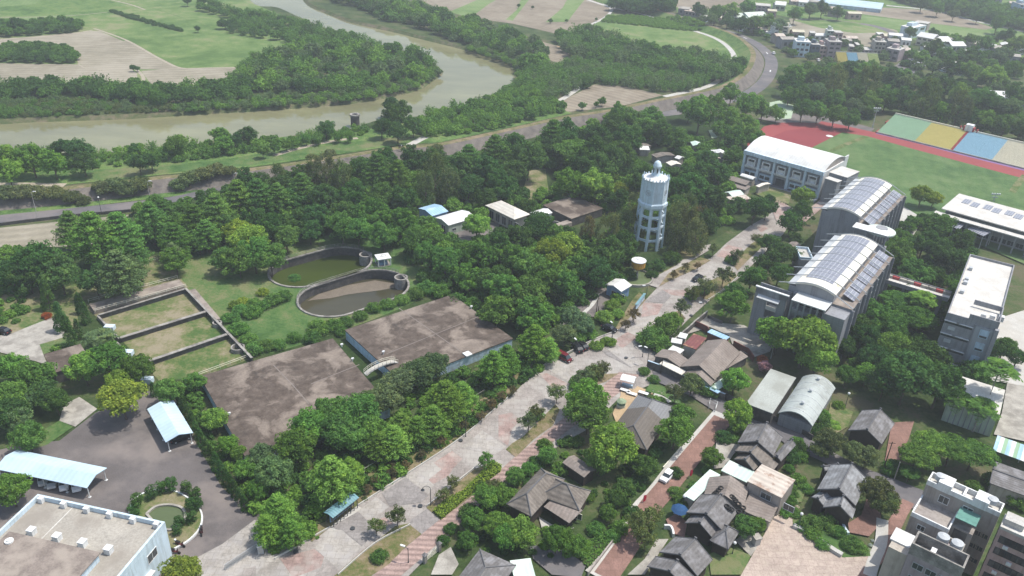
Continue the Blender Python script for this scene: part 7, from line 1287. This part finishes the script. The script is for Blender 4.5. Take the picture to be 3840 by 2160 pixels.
WF = [(825, 385), (915, 362), (970, 385), (1000, 368), (1065, 362), (1110, 405), (1140, 450), (1165, 470), (1190, 520), (1150, 420), (1085, 450), (835, 355), (940, 360), (1215, 530)]
for p in WF: plant('u', 'w', *Q('z2', *p), 3.2)
P_('u', 'w', (2003, 1262, 5), (2005, 1275, 5), (1998, 1250, 4), (2190, 1372, 5), (2188, 1384, 5), (2195, 1360, 4), (1700, 1290, 5))
# trees beyond
P_('b', 'l', (1955, 285, 24), (1865, 305, 26), (1890, 318, 26), (1770, 262, 30), (1815, 318, 24)); P_('b', 'm', (1700, 352, 36), (1655, 330, 36), (1620, 320, 36), (1590, 300, 34), (1560, 285, 30), (1640, 290, 30), (1760, 290, 44), (1735, 270, 36), (1800, 262, 34), (1830, 300, 36), (1870, 325, 38), (1845, 345, 36), (1880, 265, 40), (1920, 275, 30), (1850, 390, 32), (1815, 330, 30), (1900, 350, 26), (1840, 235, 30), (2020, 275, 34), (2060, 280, 32), (1985, 240, 26), (2100, 290, 32), (2140, 300, 28))
P_('b', 'd', (1550, 320, 40), (1500, 350, 46), (1580, 350, 44), (1780, 400, 30), (1810, 440, 34), (1750, 430, 34), (1290, 360, 38), (1090, 400, 36), (1040, 400, 40), (970, 395, 34), (900, 425, 36), (620, 455, 36), (660, 460, 34), (700, 470, 34), (760, 445, 36), (740, 500, 40), (820, 500, 44), (880, 490, 46), (860, 540, 46), (800, 550, 46), (740, 560, 44), (690, 570, 44), (640, 560, 40), (580, 570, 40), (960, 490, 44), (1010, 500, 40), (905, 550, 42), (780, 580, 36), (1180, 470, 40), (1260, 470, 44), (1290, 430, 40), (1220, 500, 34), (1550, 500, 34), (1330, 520, 26))
P_('u', 'o', (290, 480, 26), (320, 480, 26), (355, 475, 24), (260, 485, 24), (480, 460, 26), (515, 455, 24), (545, 450, 22), (20, 505, 24), (60, 502, 26), (100, 500, 26), (140, 498, 24), (180, 500, 22), (210, 505, 18), (450, 470, 20), (580, 450, 18), (830, 395, 18), (785, 400, 16), (1100, 385, 14))
rows_ = [(2000, 190, 30), (1985, 215, 28), (2030, 180, 28), (2060, 190, 30), (2010, 240, 30), (2050, 230, 32), (2090, 180, 26), (2130, 175, 30), (2170, 180, 30), (2210, 190, 32), (2250, 200, 32), (2290, 210, 34), (2340, 225, 34), (2380, 215, 34), (2420, 235, 34), (2460, 250, 36), (2500, 260, 36), (2540, 270, 36), (2100, 250, 30), (2140, 240, 34), (2190, 252, 32), (2230, 245, 34), (2280, 250, 34), (2310, 270, 32), (2370, 282, 32), (2430, 292, 32), (2480, 300, 30), (2530, 312, 30), (2570, 322, 30), (2150, 268, 28), (2190, 278, 20), (2560, 240, 34), (2500, 190, 34), (2440, 180, 30), (2400, 170, 30), (2350, 165, 28), (2540, 180, 32), (2350, 120, 26), (2320, 145, 24), (2380, 140, 26), (2450, 140, 28), (2520, 140, 28), (2290, 80, 16), (2350, 85, 18), (2400, 95, 16), (2440, 100, 18), (2070, 20, 24), (2040, 25, 22), (2000, 35, 24), (2110, 30, 20), (1930, 55, 26), (1900, 60, 24), (1860, 60, 24), (1960, 65, 26), (1800, 35, 26), (1760, 25, 22), (1840, 25, 24), (1880, 20, 24), (1830, 50, 20), (1790, 55, 18), (2480, 110, 24), (2530, 90, 24), (2560, 110, 26), (2510, 60, 24), (2460, 40, 18), (2400, 35, 18), (2360, 20, 20), (2320, 10, 20), (2420, 15, 22), (2480, 10, 22)]
for i, p in enumerate(rows_): plant('b', 'mdlmdg'[i % 6], *p)
P_('b', 'd', (470, 1, 14), (40, 60, 22), (497, 72, 9), (334, 170, 10), (345, 172, 8), (1305, 14, 6), (1340, 18, 5), (1385, 52, 7), (1425, 52, 5), (1500, 48, 5))
P_('b', 'l', (30, 395, 46), (80, 400, 46), (135, 410, 40), (20, 430, 40), (440, 365, 32), (555, 340, 28), (560, 360, 26)); P_('b', 'd', (200, 380, 36), (165, 370, 28), (210, 410, 34), (350, 410, 30), (380, 405, 26), (340, 375, 20), (625, 340, 26), (590, 350, 22), (140, 375, 22), (820, 325, 26), (990, 290, 36), (1010, 275, 28), (960, 320, 28), (1040, 315, 30), (1000, 330, 30), (980, 262, 24)); P_('b', 'm', (720, 365, 16), (690, 370, 18), (660, 380, 18), (1515, 255, 12), (1465, 265, 12), (1500, 262, 9), (1518, 250, 8), (1555, 258, 6))
P_('g', 'm', (375, 240, 26), (350, 235, 24), (400, 250, 22), (740, 360, 16), (770, 352, 16), (800, 350, 16), (850, 345, 16), (880, 345, 16), (1478, 205, 18))
# ---- give every plant its name by what stands near it
MARKS = [('white office', (200, 1380)), ('long carport', (130, 1180)), ('shorter carport', (430, 1050)), ('garden island pond', (420, 1300)), ('folding gate', (600, 1400)), ('notice shelter', (860, 1280)), ('lower reservoir roof', (720, 1000)), ('upper reservoir roof', (1080, 840)), ('humped footbridge', (955, 922)), ('filter beds', (400, 800)), ('green oval tank', (800, 680)), ('half dry oval tank', (890, 740)), ('white pavilion', (965, 660)), ('blue shed', (1090, 530)), ('cream hipped pump house', (1280, 530)), ('mottled brown store roof', (1450, 520)), ('water tower', (1640, 560)), ('yellow tank', (1603, 670)), ('blue kiosk', (1555, 720)), ('red van', (1418, 905)), ('rambling sheet roofed house', (1760, 880)), ('market yard', (1560, 1000)), ('half grey half brown house', (1630, 1060)), ('big brown tiled house', (1400, 1250)), ('clipped hedge', (1190, 1220)), ('white car on the brick lane', (1675, 1205)), ('blue parasol', (1705, 1290)), ('rusty striped roof', (1940, 1230)), ('plain gable house', (2190, 1080)), ('slate grey house', (2110, 1230)), ('curved bench', (2050, 1370)), ('white terraced flats', (2420, 1240)), ('striped awning', (2540, 1130)), ('sports hall', (2470, 1000)), ('arched hall', (2020, 1010)), ('front arched school block', (2100, 650)), ('rear arched school block', (2200, 500)), ('gymnasium', (2000, 430)), ('tall cream roofed school block', (2470, 780)), ('raised walkway', (2300, 720)), ('long solar roof block', (2480, 540)), ('concrete yard', (1850, 860)), ('coloured grandstand', (2400, 340)), ('red running track', (2010, 330)), ('small far grandstand', (2160, 145)), ('far pink row houses', (2080, 110)), ('far car park', (2300, 165)), ('green grey flats in the trees', (2410, 170)), ('hazy tower block', (2560, 30)), ('greenhouse row', (2150, 10)), ('hazy grey roofed apartments', (1870, 40)), ('levee road bend', (1930, 130)), ('brown field by the levee', (1540, 245)), ('intake tower in the river', (893, 305)), ('people on the levee', (1010, 370)), ('tall leaning lamp pole', (90, 520)), ('sand plot by the levee road', (60, 590)), ('concrete drive', (90, 830)), ('meadow below the levee', (300, 440)), ('far bank ploughed field', (300, 150)), ('huts in the clearing', (1640, 385)), ('avenue junction', (1580, 930)), ('pale patch of the avenue', (1100, 1180)), ('far striped fields', (1400, 30)), ('tennis court', (1960, 280))]
ORD = ['', 'second ', 'third ', 'fourth ', 'fifth ', 'sixth ', 'seventh ', 'eighth ', 'ninth ', 'tenth ', 'eleventh ', 'twelfth ']
grp = {}
for i, (kind, tone, g_, R_, h, p) in enumerate(TREES):
    mk_ = min(MARKS, key=lambda q: (q[1][0]-p[0])**2+((q[1][1]-p[1])*1.5)**2); sz = 'large ' if R_ > 6.2 else ('small ' if R_ < 3.2 and kind in 'btk' else ''); dd = math.hypot(mk_[1][0]-p[0], (mk_[1][1]-p[1])*1.5); grp.setdefault((sz, tone, kind, mk_[0]), []).append((dd, i))
LBL = {}
for (sz, tone, kind, mk_), l in grp.items():
    for n_, (dd, i) in enumerate(sorted(l)): LBL[i] = '%s%s %s, %snearest the %s' % (sz, TONE[tone][1], INFO[kind][2], ORD[min(n_, 11)], mk_)
for i, (kind, tone, g_, R_, h, p) in enumerate(TREES):
    nm, cat, wd, vs, hc = INFO[kind]; t = thing(nm, LBL[i], cat, g_, grng.uniform(0, 6.28), {'tree': 'trees of the water works and the town', 'conifer': 'clipped conifers', 'young tree': 'young street trees', 'shrub': 'shrubs', 'bamboo': 'bamboo clumps'}[cat])
    c = TONE[tone][0]; f_ = grng.uniform(.78, 1.25); col_ = (c[0]*f_*grng.uniform(.88, 1.14), c[1]*f_, c[2]*f_*grng.uniform(.85, 1.15), 1)
    me = CM[kind][i % len(CM[kind])]; o = bpy.data.objects.new('crown', me); COL.objects.link(o); o.parent = t; o.location = (0, 0, h*(1 if kind != 'u' else .8)); o.scale = (R_, R_*grng.uniform(.88, 1.1), R_*vs*grng.uniform(.92, 1.1)); o.color = col_
    if kind not in 'u':
        o2 = bpy.data.objects.new('trunk', TM[kind][i % 2]); COL.objects.link(o2); o2.parent = t; o2.location = (0, 0, h); z = h/1.85 if kind not in 'jp' else h/1.85; o2.scale = (R_*.8, R_*.8, z)
    if kind == 's' and tone == 'n':
        m = MB()
        for a in (0, 2.1, 4.2): m.tube([(.7*math.cos(a), .7*math.sin(a), 0), (0, 0, 1.5)], .04, 5)
        m.obj('prop', 'bark', t)
# palms
def palmmesh(seed, n=17, L=1.0):
    g = np.random.default_rng(seed); C, N, D, S = [], [], [], []
    for k in range(n):
        a = 2*math.pi*k/n*2.4+g.normal()*.2; el = g.uniform(.1, 1.1)
        for u in np.linspace(.12, 1, 26):
            r = u*L*math.cos(el*.6); z = u*L*math.sin(el)-u*u*L*(.55+.3*math.sin(el)); c = np.array([r*math.cos(a), r*math.sin(a), z]); w_ = .26*math.sin(math.pi*min(1, u*.9+.1))+.04
            for s_ in (-1, 1):
                dr = np.array([-math.sin(a)*s_, math.cos(a)*s_, -.45]); C.append(c+dr*w_*.5); D.append(dr); N.append(np.array([g.normal()*.3, g.normal()*.3, 1.])); S.append(w_*.6)
    C, N, D, S = map(np.array, (C, N, D, S)); me = qmesh('fronds', C, N, 1.0, g, 1, D); P = np.empty(len(me.vertices)*3, dtype=np.float32); N = N/np.linalg.norm(N, axis=1, keepdims=True)
    U = D-(D*N).sum(1, keepdims=True)*N; U /= np.linalg.norm(U, axis=1, keepdims=True); V = np.cross(N, U); a_ = U*S[:, None]; b_ = V*.018
    me.vertices.foreach_set('co', np.stack([C-a_-b_, C+a_-b_, C+a_+b_, C-a_+b_], 1).reshape(-1).astype(np.float32)); return me
PM = [palmmesh(1), palmmesh(2)]
def palm(label, k, base, top, R_, rz=0, tone='m'):
    g_ = G(Q(k, *base)); h = HG(Q(k, *base), Q(k, *top)); t = thing('palm_tree', label, 'palm tree', g_, rz, 'palm trees'); o = bpy.data.objects.new('crown', PM[len(label) % 2]); COL.objects.link(o); o.parent = t; o.location = (0, 0, h); o.scale = (R_,)*3; o.color = TONE[tone][0]+(1,)
    MB().tube([(0, 0, 0), (.05, .05, h*.3), (0, .1, h*.7), (0, 0, h)], .22, 8, .13).obj('trunk', 'concrete', t)
palm('tall royal palm in front of the grey school wall by the sports hall', 'c31', (1610, 1700), (1770, 1340), 5.4); palm('royal palm standing over the sports hall roof edge', 'c32', (1545, 360), (1590, 160), 4.6); palm('royal palm against the grey green hall wall, the one deeper in shade', 'c32', (1370, 280), (1440, 110), 4.4); palm('royal palm in the school courtyard with the brighter crown', 'c31', (1100, 1010), (1190, 800), 4.6, tone='l'); palm('royal palm in the school courtyard, thinner crown', 'c31', (1050, 1040), (1060, 900), 4.2)
palm('coconut palm with drooping fronds beside the filter beds', 'c01', (770, 1190), (745, 1090), 4.6, tone='g'); palm('small palm on the lawn by the old garage', 'c01', (430, 1190), (440, 1165), 1.6, tone='l'); palm('small palm beside the pink cottage roof', 'z4', (640, 1140), (640, 1090), 2, tone='d')
palm('small star shaped palm in the garden of the plain gable house', 'c32', (500, 320), (500, 312), 2.4, tone='l')
# clipped hedge
def hedge(label, k, pts, h, tone, seed, dens=26, inset_=0):
    P = [tuple(G(Q(k, *p)))[:2] for p in pts]; tri = tessellate_polygon([[Vector((x, y, 0)) for x, y in P]]); g = np.random.default_rng(seed); C = []
    for a, b, c in tri:
        A, B, D = (np.array(P[i]) for i in (a, b, c)); ar = abs(np.cross(B-A, D-A))/2; n = int(ar*dens); u = g.uniform(size=(n, 2)); s_ = u.sum(1) > 1; u[s_] = 1-u[s_]; q = A+u[:, :1]*(B-A)+u[:, 1:]*(D-A); C.append(np.c_[q, h+g.uniform(-.18, .1, n)])
    for i in range(len(P)):
        A, B = np.array(P[i-1]), np.array(P[i]); n = int(np.linalg.norm(B-A)*h*dens); q = A+g.uniform(size=(n, 1))*(B-A); C.append(np.c_[q+g.normal(size=(n, 2))*.05, g.uniform(.05, h, n)])
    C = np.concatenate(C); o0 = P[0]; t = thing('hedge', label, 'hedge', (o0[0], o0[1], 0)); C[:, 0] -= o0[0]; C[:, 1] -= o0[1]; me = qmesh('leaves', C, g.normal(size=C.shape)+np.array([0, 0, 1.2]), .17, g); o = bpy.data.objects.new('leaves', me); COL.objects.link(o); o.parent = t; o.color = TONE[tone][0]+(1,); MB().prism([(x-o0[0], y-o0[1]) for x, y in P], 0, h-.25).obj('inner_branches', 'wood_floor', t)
hedge('bright yellow green clipped hedge beside the striped pavement', 'c12', [(1340, 975), (1450, 880), (1560, 830), (1680, 710), (1780, 600), (1850, 635), (1840, 670), (1700, 770), (1560, 890), (1400, 1030)], 1.0, 'y', 1)
hedge('dense green creeper bed beside the lower brick lane', 'c22', [(560, 1210), (700, 1130), (780, 1160), (570, 1400), (510, 1330)], .8, 'm', 2, 14)
# ---------------------------------------------------------------- growth nobody could count
OPEN = [(*G((1640, 625))[:2], 11), (*G((1345, 470))[:2], 9), (*G((1350, 440))[:2], 8), (*G((1640, 392))[:2], 12), (*G((1675, 405))[:2], 10), (*G((1610, 370))[:2], 8), (*G((1490, 575))[:2], 9), (*G((1410, 575))[:2], 7), (*G((1290, 575))[:2], 7), (*G((1180, 590))[:2], 8)]
def stuff(name, label, cat, pts, kinds, rng_r, spacing, tones, seed, k='D', dens=.28, sink=.0, nmax=500):
    P = [tuple(G(Q(k, *p)))[:2] for p in pts]; g = np.random.default_rng(seed); A = np.array(P); lo, hi = A.min(0), A.max(0); cl = {c: [cloud(KIND[c], 90+j, dens) for j in range(3)] for c in kinds}
    def inside(x, y):
        r = False
        for i in range(len(P)):
            (x1, y1), (x2, y2) = P[i-1], P[i]
            if (y1 > y) != (y2 > y) and x < (x2-x1)*(y-y1)/(y2-y1)+x1: r = not r
        return r
    def blocked(x, y):
        q = Vector((x, y, 0))
        for f in RECTS:
            d = q-f.o; u, v = d.dot(f.u), d.dot(f.n)
            if -2.2 < u < f.L+2.2 and -2.2 < v < f.W+2.2: return True
        return any((x-a)**2+(y-b)**2 < r*r for a, b, r in OPEN)
    pts_ = []
    for _ in range(nmax*30):
        x, y = g.uniform(lo, hi)
        if not inside(x, y) or blocked(x, y) or any((x-a)**2+(y-b)**2 < spacing**2 for a, b in pts_): continue
        pts_.append((x, y))
        if len(pts_) >= nmax: break
    C, N, S = [], [], []; by = {c: ([], [], []) for c in tones}
    for x, y in pts_:
        c = kinds[g.integers(len(kinds))]; tn = tones[g.integers(len(tones))]; R_ = g.uniform(*rng_r)*.82; q = cl[c][g.integers(3)]; a = g.uniform(0, 6.28); ca, sa = math.cos(a), math.sin(a); M_ = np.array([[ca, sa, 0], [-sa, ca, 0], [0, 0, 1.]]); hc = INFO[c][4]*R_*.72-sink+LZ(x, y)
        by[tn][0].append((q[0]@M_)*np.array([R_, R_, R_*INFO[c][3]])+np.array([x, y, hc])); by[tn][1].append(q[1]@M_); by[tn][2].append(q[2]*R_*(1.9 if dens < .4 else 1.3))
    t = bpy.data.objects.new(name, None); COL.objects.link(t); t['kind'] = 'stuff'; t['label'] = label; t['category'] = cat
    for tn, (c_, n_, s_) in by.items():
        if c_: o = bpy.data.objects.new('foliage', qmesh('foliage', np.concatenate(c_), np.concatenate(n_), np.concatenate(s_), g, 1.3)); COL.objects.link(o); o.parent = t; o.color = TONE[tn][0]+(1,)
stuff('woodland', 'dark wood on the inner bank of the river bend', 'woodland', [(760, 235), (850, 240), (920, 230), (1040, 205), (1085, 182), (1085, 165), (1040, 145), (900, 128), (760, 130), (680, 150), (640, 190), (600, 210), (640, 230)], 'bgu', (2.8, 7.2), 5.4, 'dmlg', 1, nmax=170)
stuff('woodland', 'tree belt along the river from its top bend', 'woodland', [(500, 8), (600, 34), (720, 54), (820, 80), (890, 104), (990, 128), (1072, 158), (1055, 178), (960, 154), (860, 134), (750, 120), (690, 100), (600, 92), (560, 74), (600, 64), (560, 42), (500, 26)], 'bg', (3.0, 5.2), 5.6, 'dmm', 2, nmax=200)
stuff('bamboo_thicket', 'reedy thicket along the inner river bank', 'thicket', [(560, 255), (650, 250), (760, 245), (860, 238), (1000, 218), (1050, 200), (1095, 180), (1106, 185), (1070, 206), (1050, 219), (1000, 234), (900, 252), (740, 266), (560, 277), (440, 285), (430, 275)], 'gu', (1.8, 3.2), 2.5, 'mlg', 3, nmax=300)
stuff('reeds', 'reedy growth spilling over the outer river bank', 'reeds', [(1180, 118), (1270, 146), (1300, 165), (1318, 200), (1290, 232), (1230, 258), (1170, 285), (1110, 300), (1110, 292), (1165, 278), (1228, 250), (1285, 222), (1304, 200), (1298, 172), (1262, 153), (1170, 125)], 'gu', (1.6, 3), 2.6, 'mlg', 31, nmax=240)
stuff('orchard', 'young orchard rows west of the river wood', 'orchard', [(600, 180), (640, 140), (760, 145), (780, 160), (700, 200), (680, 225), (600, 225), (560, 215)], 'ug', (2, 3.4), 3.2, 'mlg', 4, nmax=260)
stuff('woodland', 'tree belt on the far left river bank', 'woodland', [(-60, 232), (60, 225), (200, 225), (330, 228), (450, 235), (560, 225), (600, 210), (640, 225), (620, 255), (430, 265), (330, 262), (230, 245), (60, 250), (-60, 262)], 'bbg', (3.6, 6), 4.6, 'dmd', 5, nmax=230)
stuff('scrub', 'dry scrub on the eroded left river bank', 'scrub', [(-60, 262), (60, 256), (230, 252), (330, 262), (430, 270), (430, 280), (300, 287), (60, 295), (-60, 298)], 'ug', (1.5, 2.8), 2.6, 'ogm', 6, nmax=260)
stuff('orchard', 'dark orchard block between the ploughed fields', 'orchard', [(-60, 130), (0, 128), (120, 122), (165, 130), (195, 150), (190, 160), (100, 160), (-60, 156)], 'b', (2.8, 4), 4.0, 'dm', 7, nmax=200)
stuff('orchard', 'dark tree rows at the left field edge', 'orchard', [(-60, 62), (60, 65), (160, 60), (225, 68), (190, 82), (60, 92), (-60, 95)], 'b', (3, 4.5), 4.4, 'dm', 8, nmax=150)
stuff('scrub', 'shrubs and reeds along the near river bank', 'scrub', [(-60, 400), (110, 395), (240, 385), (310, 378), (420, 372), (520, 360), (600, 365), (700, 350), (850, 332), (920, 320), (920, 345), (840, 352), (700, 372), (620, 385), (500, 402), (300, 420), (170, 425), (-60, 440)], 'ug', (1.8, 3.4), 3.4, 'mlm', 9, nmax=360)
stuff('bamboo_thicket', 'green thicket between the river bend and the levee', 'thicket', [(1060, 300), (1110, 290), (1180, 275), (1240, 250), (1300, 220), (1320, 225), (1380, 262), (1420, 282), (1290, 312), (1200, 332), (1090, 345), (1060, 345)], 'gbu', (2.6, 4.4), 3.8, 'mlm', 10, nmax=380)
stuff('woodland', 'wood on the outer bank of the river bend', 'woodland', [(790, -10), (900, 20), (960, 50), (1040, 65), (1130, 100), (1220, 125), (1290, 150), (1315, 175), (1340, 185), (1380, 180), (1370, 150), (1350, 120), (1330, 108), (1260, 90), (1160, 60), (1090, 30), (1000, 10), (900, -10)], 'bbgu', (2.8, 7.8), 5.8, 'dmlg', 11, nmax=330)
stuff('woodland', 'long dark wood between the green field and the levee', 'woodland', [(1400, 105), (1480, 90), (1560, 110), (1640, 135), (1760, 150), (1860, 170), (1862, 200), (1800, 215), (1700, 190), (1600, 175), (1500, 160), (1440, 150)], 'bg', (4, 7), 5.4, 'dmgm', 12, nmax=230)
stuff('bamboo_thicket', 'bamboo thicket in front of the long dark wood', 'thicket', [(1330, 190), (1440, 165), (1560, 180), (1700, 200), (1790, 215), (1700, 235), (1600, 225), (1500, 210), (1420, 240), (1380, 255), (1330, 240), (1310, 215)], 'g', (3, 5), 4.0, 'mgm', 13, nmax=260)
stuff('woodland', 'square dark wood at the top beyond the fields', 'woodland', [(1545, -30), (1690, -30), (1690, 25), (1680, 42), (1600, 38), (1545, 28)], 'b', (6, 8.5), 6.5, 'd', 14, nmax=140)
stuff('crop', 'tall cane crop at the top of the green field', 'crop', [(1525, 42), (1600, 42), (1690, 52), (1770, 68), (1760, 78), (1700, 76), (1600, 64), (1515, 56)], 'u', (1.8, 2.6), 2.6, 'l', 15, nmax=300)
stuff('woodland', 'hazy tree belt crossing the far fields at the top right', 'woodland', [(2240, -20), (2420, 5), (2500, 30), (2576, 60), (2620, 90), (2500, 62), (2400, 38), (2300, 15), (2200, -10)], 'b', (6, 9), 7, 'dm', 16, nmax=150)
stuff('hedgerow', 'dark field hedge lines in the left meadows', 'hedgerow', [(282, 27), (330, 40), (400, 60), (460, 76), (458, 80), (395, 66), (325, 46), (278, 31)], 'u', (1.2, 2.4), 2.0, 'd', 17, nmax=150)
stuff('woodland', 'town greenery around the far houses', 'woodland', [(1760, 60), (1850, 75), (1960, 115), (1990, 150), (2120, 165), (2240, 175), (2576, 200), (2620, 150), (2576, 110), (2450, 95), (2340, 110), (2300, 130), (2250, 110), (1950, 100), (1830, 40)], 'bu', (3, 5.5), 9.5, 'dmg', 18, nmax=150)
stuff('undergrowth', 'low undergrowth filling the wood around the settling tanks', 'undergrowth', [(340, 540), (480, 505), (700, 460), (1000, 420), (1300, 380), (1560, 300), (1700, 330), (1850, 400), (1880, 500), (1840, 560), (1700, 640), (1560, 700), (1480, 760), (1380, 840), (1280, 830), (1150, 735), (1070, 730), (1030, 640), (900, 580), (740, 600), (540, 640), (400, 640)], 'ub', (2.2, 4.4), 3.6, 'dml', 19, nmax=640)
stuff('undergrowth', 'low undergrowth under the tall trees along the avenue and the depot', 'undergrowth', [(440, 1000), (520, 980), (640, 1160), (760, 1180), (980, 1000), (1180, 940), (1300, 900), (1400, 880), (1400, 900), (1290, 985), (1160, 1090), (1020, 1180), (900, 1255), (760, 1360), (690, 1390), (640, 1300), (560, 1200)], 'u', (1.4, 2.8), 2.6, 'dml', 20, nmax=330)
stuff('undergrowth', 'low undergrowth under the dark wood behind the coloured grandstand', 'undergrowth', [(1960, 200), (2100, 170), (2300, 190), (2576, 230), (2640, 330), (2640, 400), (2400, 340), (2230, 280), (2190, 300), (1980, 260)], 'bu', (3, 5.4), 5.2, 'dmg', 21, nmax=220)
stuff('undergrowth', 'garden greenery between the tiled houses', 'undergrowth', [(1150, 1330), (1300, 1190), (1420, 1100), (1560, 1180), (1640, 1180), (1560, 1350), (1480, 1420), (1300, 1400), (1160, 1390)], 'u', (.8, 1.6), 2.4, 'dml', 22, nmax=200)
stuff('undergrowth', 'courtyard shrubs around the school trees', 'undergrowth', [(2180, 700), (2280, 560), (2420, 560), (2450, 640), (2390, 760), (2360, 860), (2300, 960), (2140, 960), (2120, 860)], 'ub', (1.6, 3.4), 3.2, 'dm', 23, nmax=200)
stuff('undergrowth', 'leafy growth left of the filter beds', 'undergrowth', [(-60, 640), (40, 620), (110, 700), (60, 740), (60, 800), (30, 820), (-60, 830)], 'u', (1.4, 2.6), 2.8, 'ml', 24, nmax=120)
stuff('undergrowth', 'grassy weeds and low plants along the avenue verge', 'undergrowth', QL('c12', (420, 1200), (560, 1090), (770, 920), (1130, 690), (1550, 400), (1900, 20), (1860, 10), (1500, 330), (1200, 520), (1000, 600), (820, 720), (520, 1050), (380, 1130)), 'u', (.4, .9), 1.5, 'om', 25, nmax=260)
# ---------------------------------------------------------------- air
hz = bpy.data.materials.new('haze'); hz.use_nodes = True; n_ = hz.node_tree; n_.nodes.clear(); ou = n_.nodes.new('ShaderNodeOutputMaterial'); pv = n_.nodes.new('ShaderNodeVolumePrincipled')
pv.inputs['Color'].default_value = (.89, .94, .98, 1); pv.inputs['Density'].default_value = .00033; pv.inputs['Anisotropy'].default_value = .2; n_.links.new(pv.outputs[0], ou.inputs['Volume'])
m = MB(); m.box(-2600, -500, -5, 2600, 4600, 122); MAT['haze'] = hz; o = m.obj('haze', 'haze'); o['kind'] = 'stuff'; o['label'] = 'pale blue summer haze over the whole plain'; o['category'] = 'haze'
# scattered small far roofs among the trees of the town
ph = [('pale', 'white', 'white_roof'), ('grey', 'wall_grey', 'concrete'), ('rusty', 'wall_taupe', 'rust_roof'), ('pink', 'wall_pink', 'c_cream')]
hg = np.random.default_rng(12)
for i, (k, x, y) in enumerate([('z5', 700, 120), ('z5', 900, 160), ('z5', 560, 90), ('z5', 60, 330), ('z5', 420, 900), ('z5', 330, 960), ('z5', 180, 860), ('z5', 560, 800), ('z5', 1000, 800), ('z5', 1540, 900), ('z5', 1640, 860), ('z5', 2420, 860), ('z5', 2520, 880), ('z5', 2460, 1000), ('z5', 1330, 330), ('z5', 1700, 380), ('z6', 640, 1080), ('z6', 930, 900), ('z6', 1500, 960), ('z6', 1600, 980), ('z6', 1760, 1080), ('z6', 1950, 1110), ('z6', 2380, 990), ('z6', 2480, 940), ('z6', 2500, 1080), ('z6', 2250, 1290), ('z6', 2300, 1250), ('z6', 1480, 20), ('z6', 1700, 30), ('z6', 2000, 40), ('z6', 2330, 130), ('z6', 2300, 320), ('z6', 2450, 500), ('z7', 460, 290), ('z7', 560, 310), ('z7', 1180, 330), ('z7', 1640, 620), ('z7', 1800, 640), ('z7', 1990, 690), ('z7', 1080, 430), ('z6', 160, 940), ('z6', 60, 1080), ('z6', 130, 1160)]):
    g_ = G(Q(k, x, y)); c_, wm, rm = ph[i % 4]; L, W, h = hg.uniform(6, 11), hg.uniform(5, 8), hg.uniform(3, 6.5); t = thing('small_house', c_+' roofed small house in the hazy far town', 'house', g_, hg.uniform(-.5, .3), 'small '+c_+' roofed houses of the far town')
    MB().box(-L/2, -W/2, 0, L/2, W/2, h).obj('wall', wm, t); MB().gable(-L/2-.3, -W/2-.3, L/2+.3, W/2+.3, h, h+1.1, t=.12).obj('roof', rm, t); MB().box(-L*.3, -W/2-.05, h*.35, -L*.1, -W/2+.02, h*.7).box(L*.1, -W/2-.05, h*.35, L*.3, -W/2+.02, h*.7).obj('window', 'glass', t)
for i, p in enumerate(QL('c21', (700, 1135), (860, 1260), (450, 1275), (1350, 940))+QL('c12', (300, 1275), (1240, 930), (730, 1100), (1545, 435))):
    g_ = G(p); m = MB(); m.cyl(0, 0, 0, LAY[0]+.02, .45, n=14); o = m.obj('manhole_cover', 'metal_dark'); o.location = g_; tag(o, 'round dark manhole cover set flush in the avenue paving', 'manhole cover', 'manhole covers in the avenue')
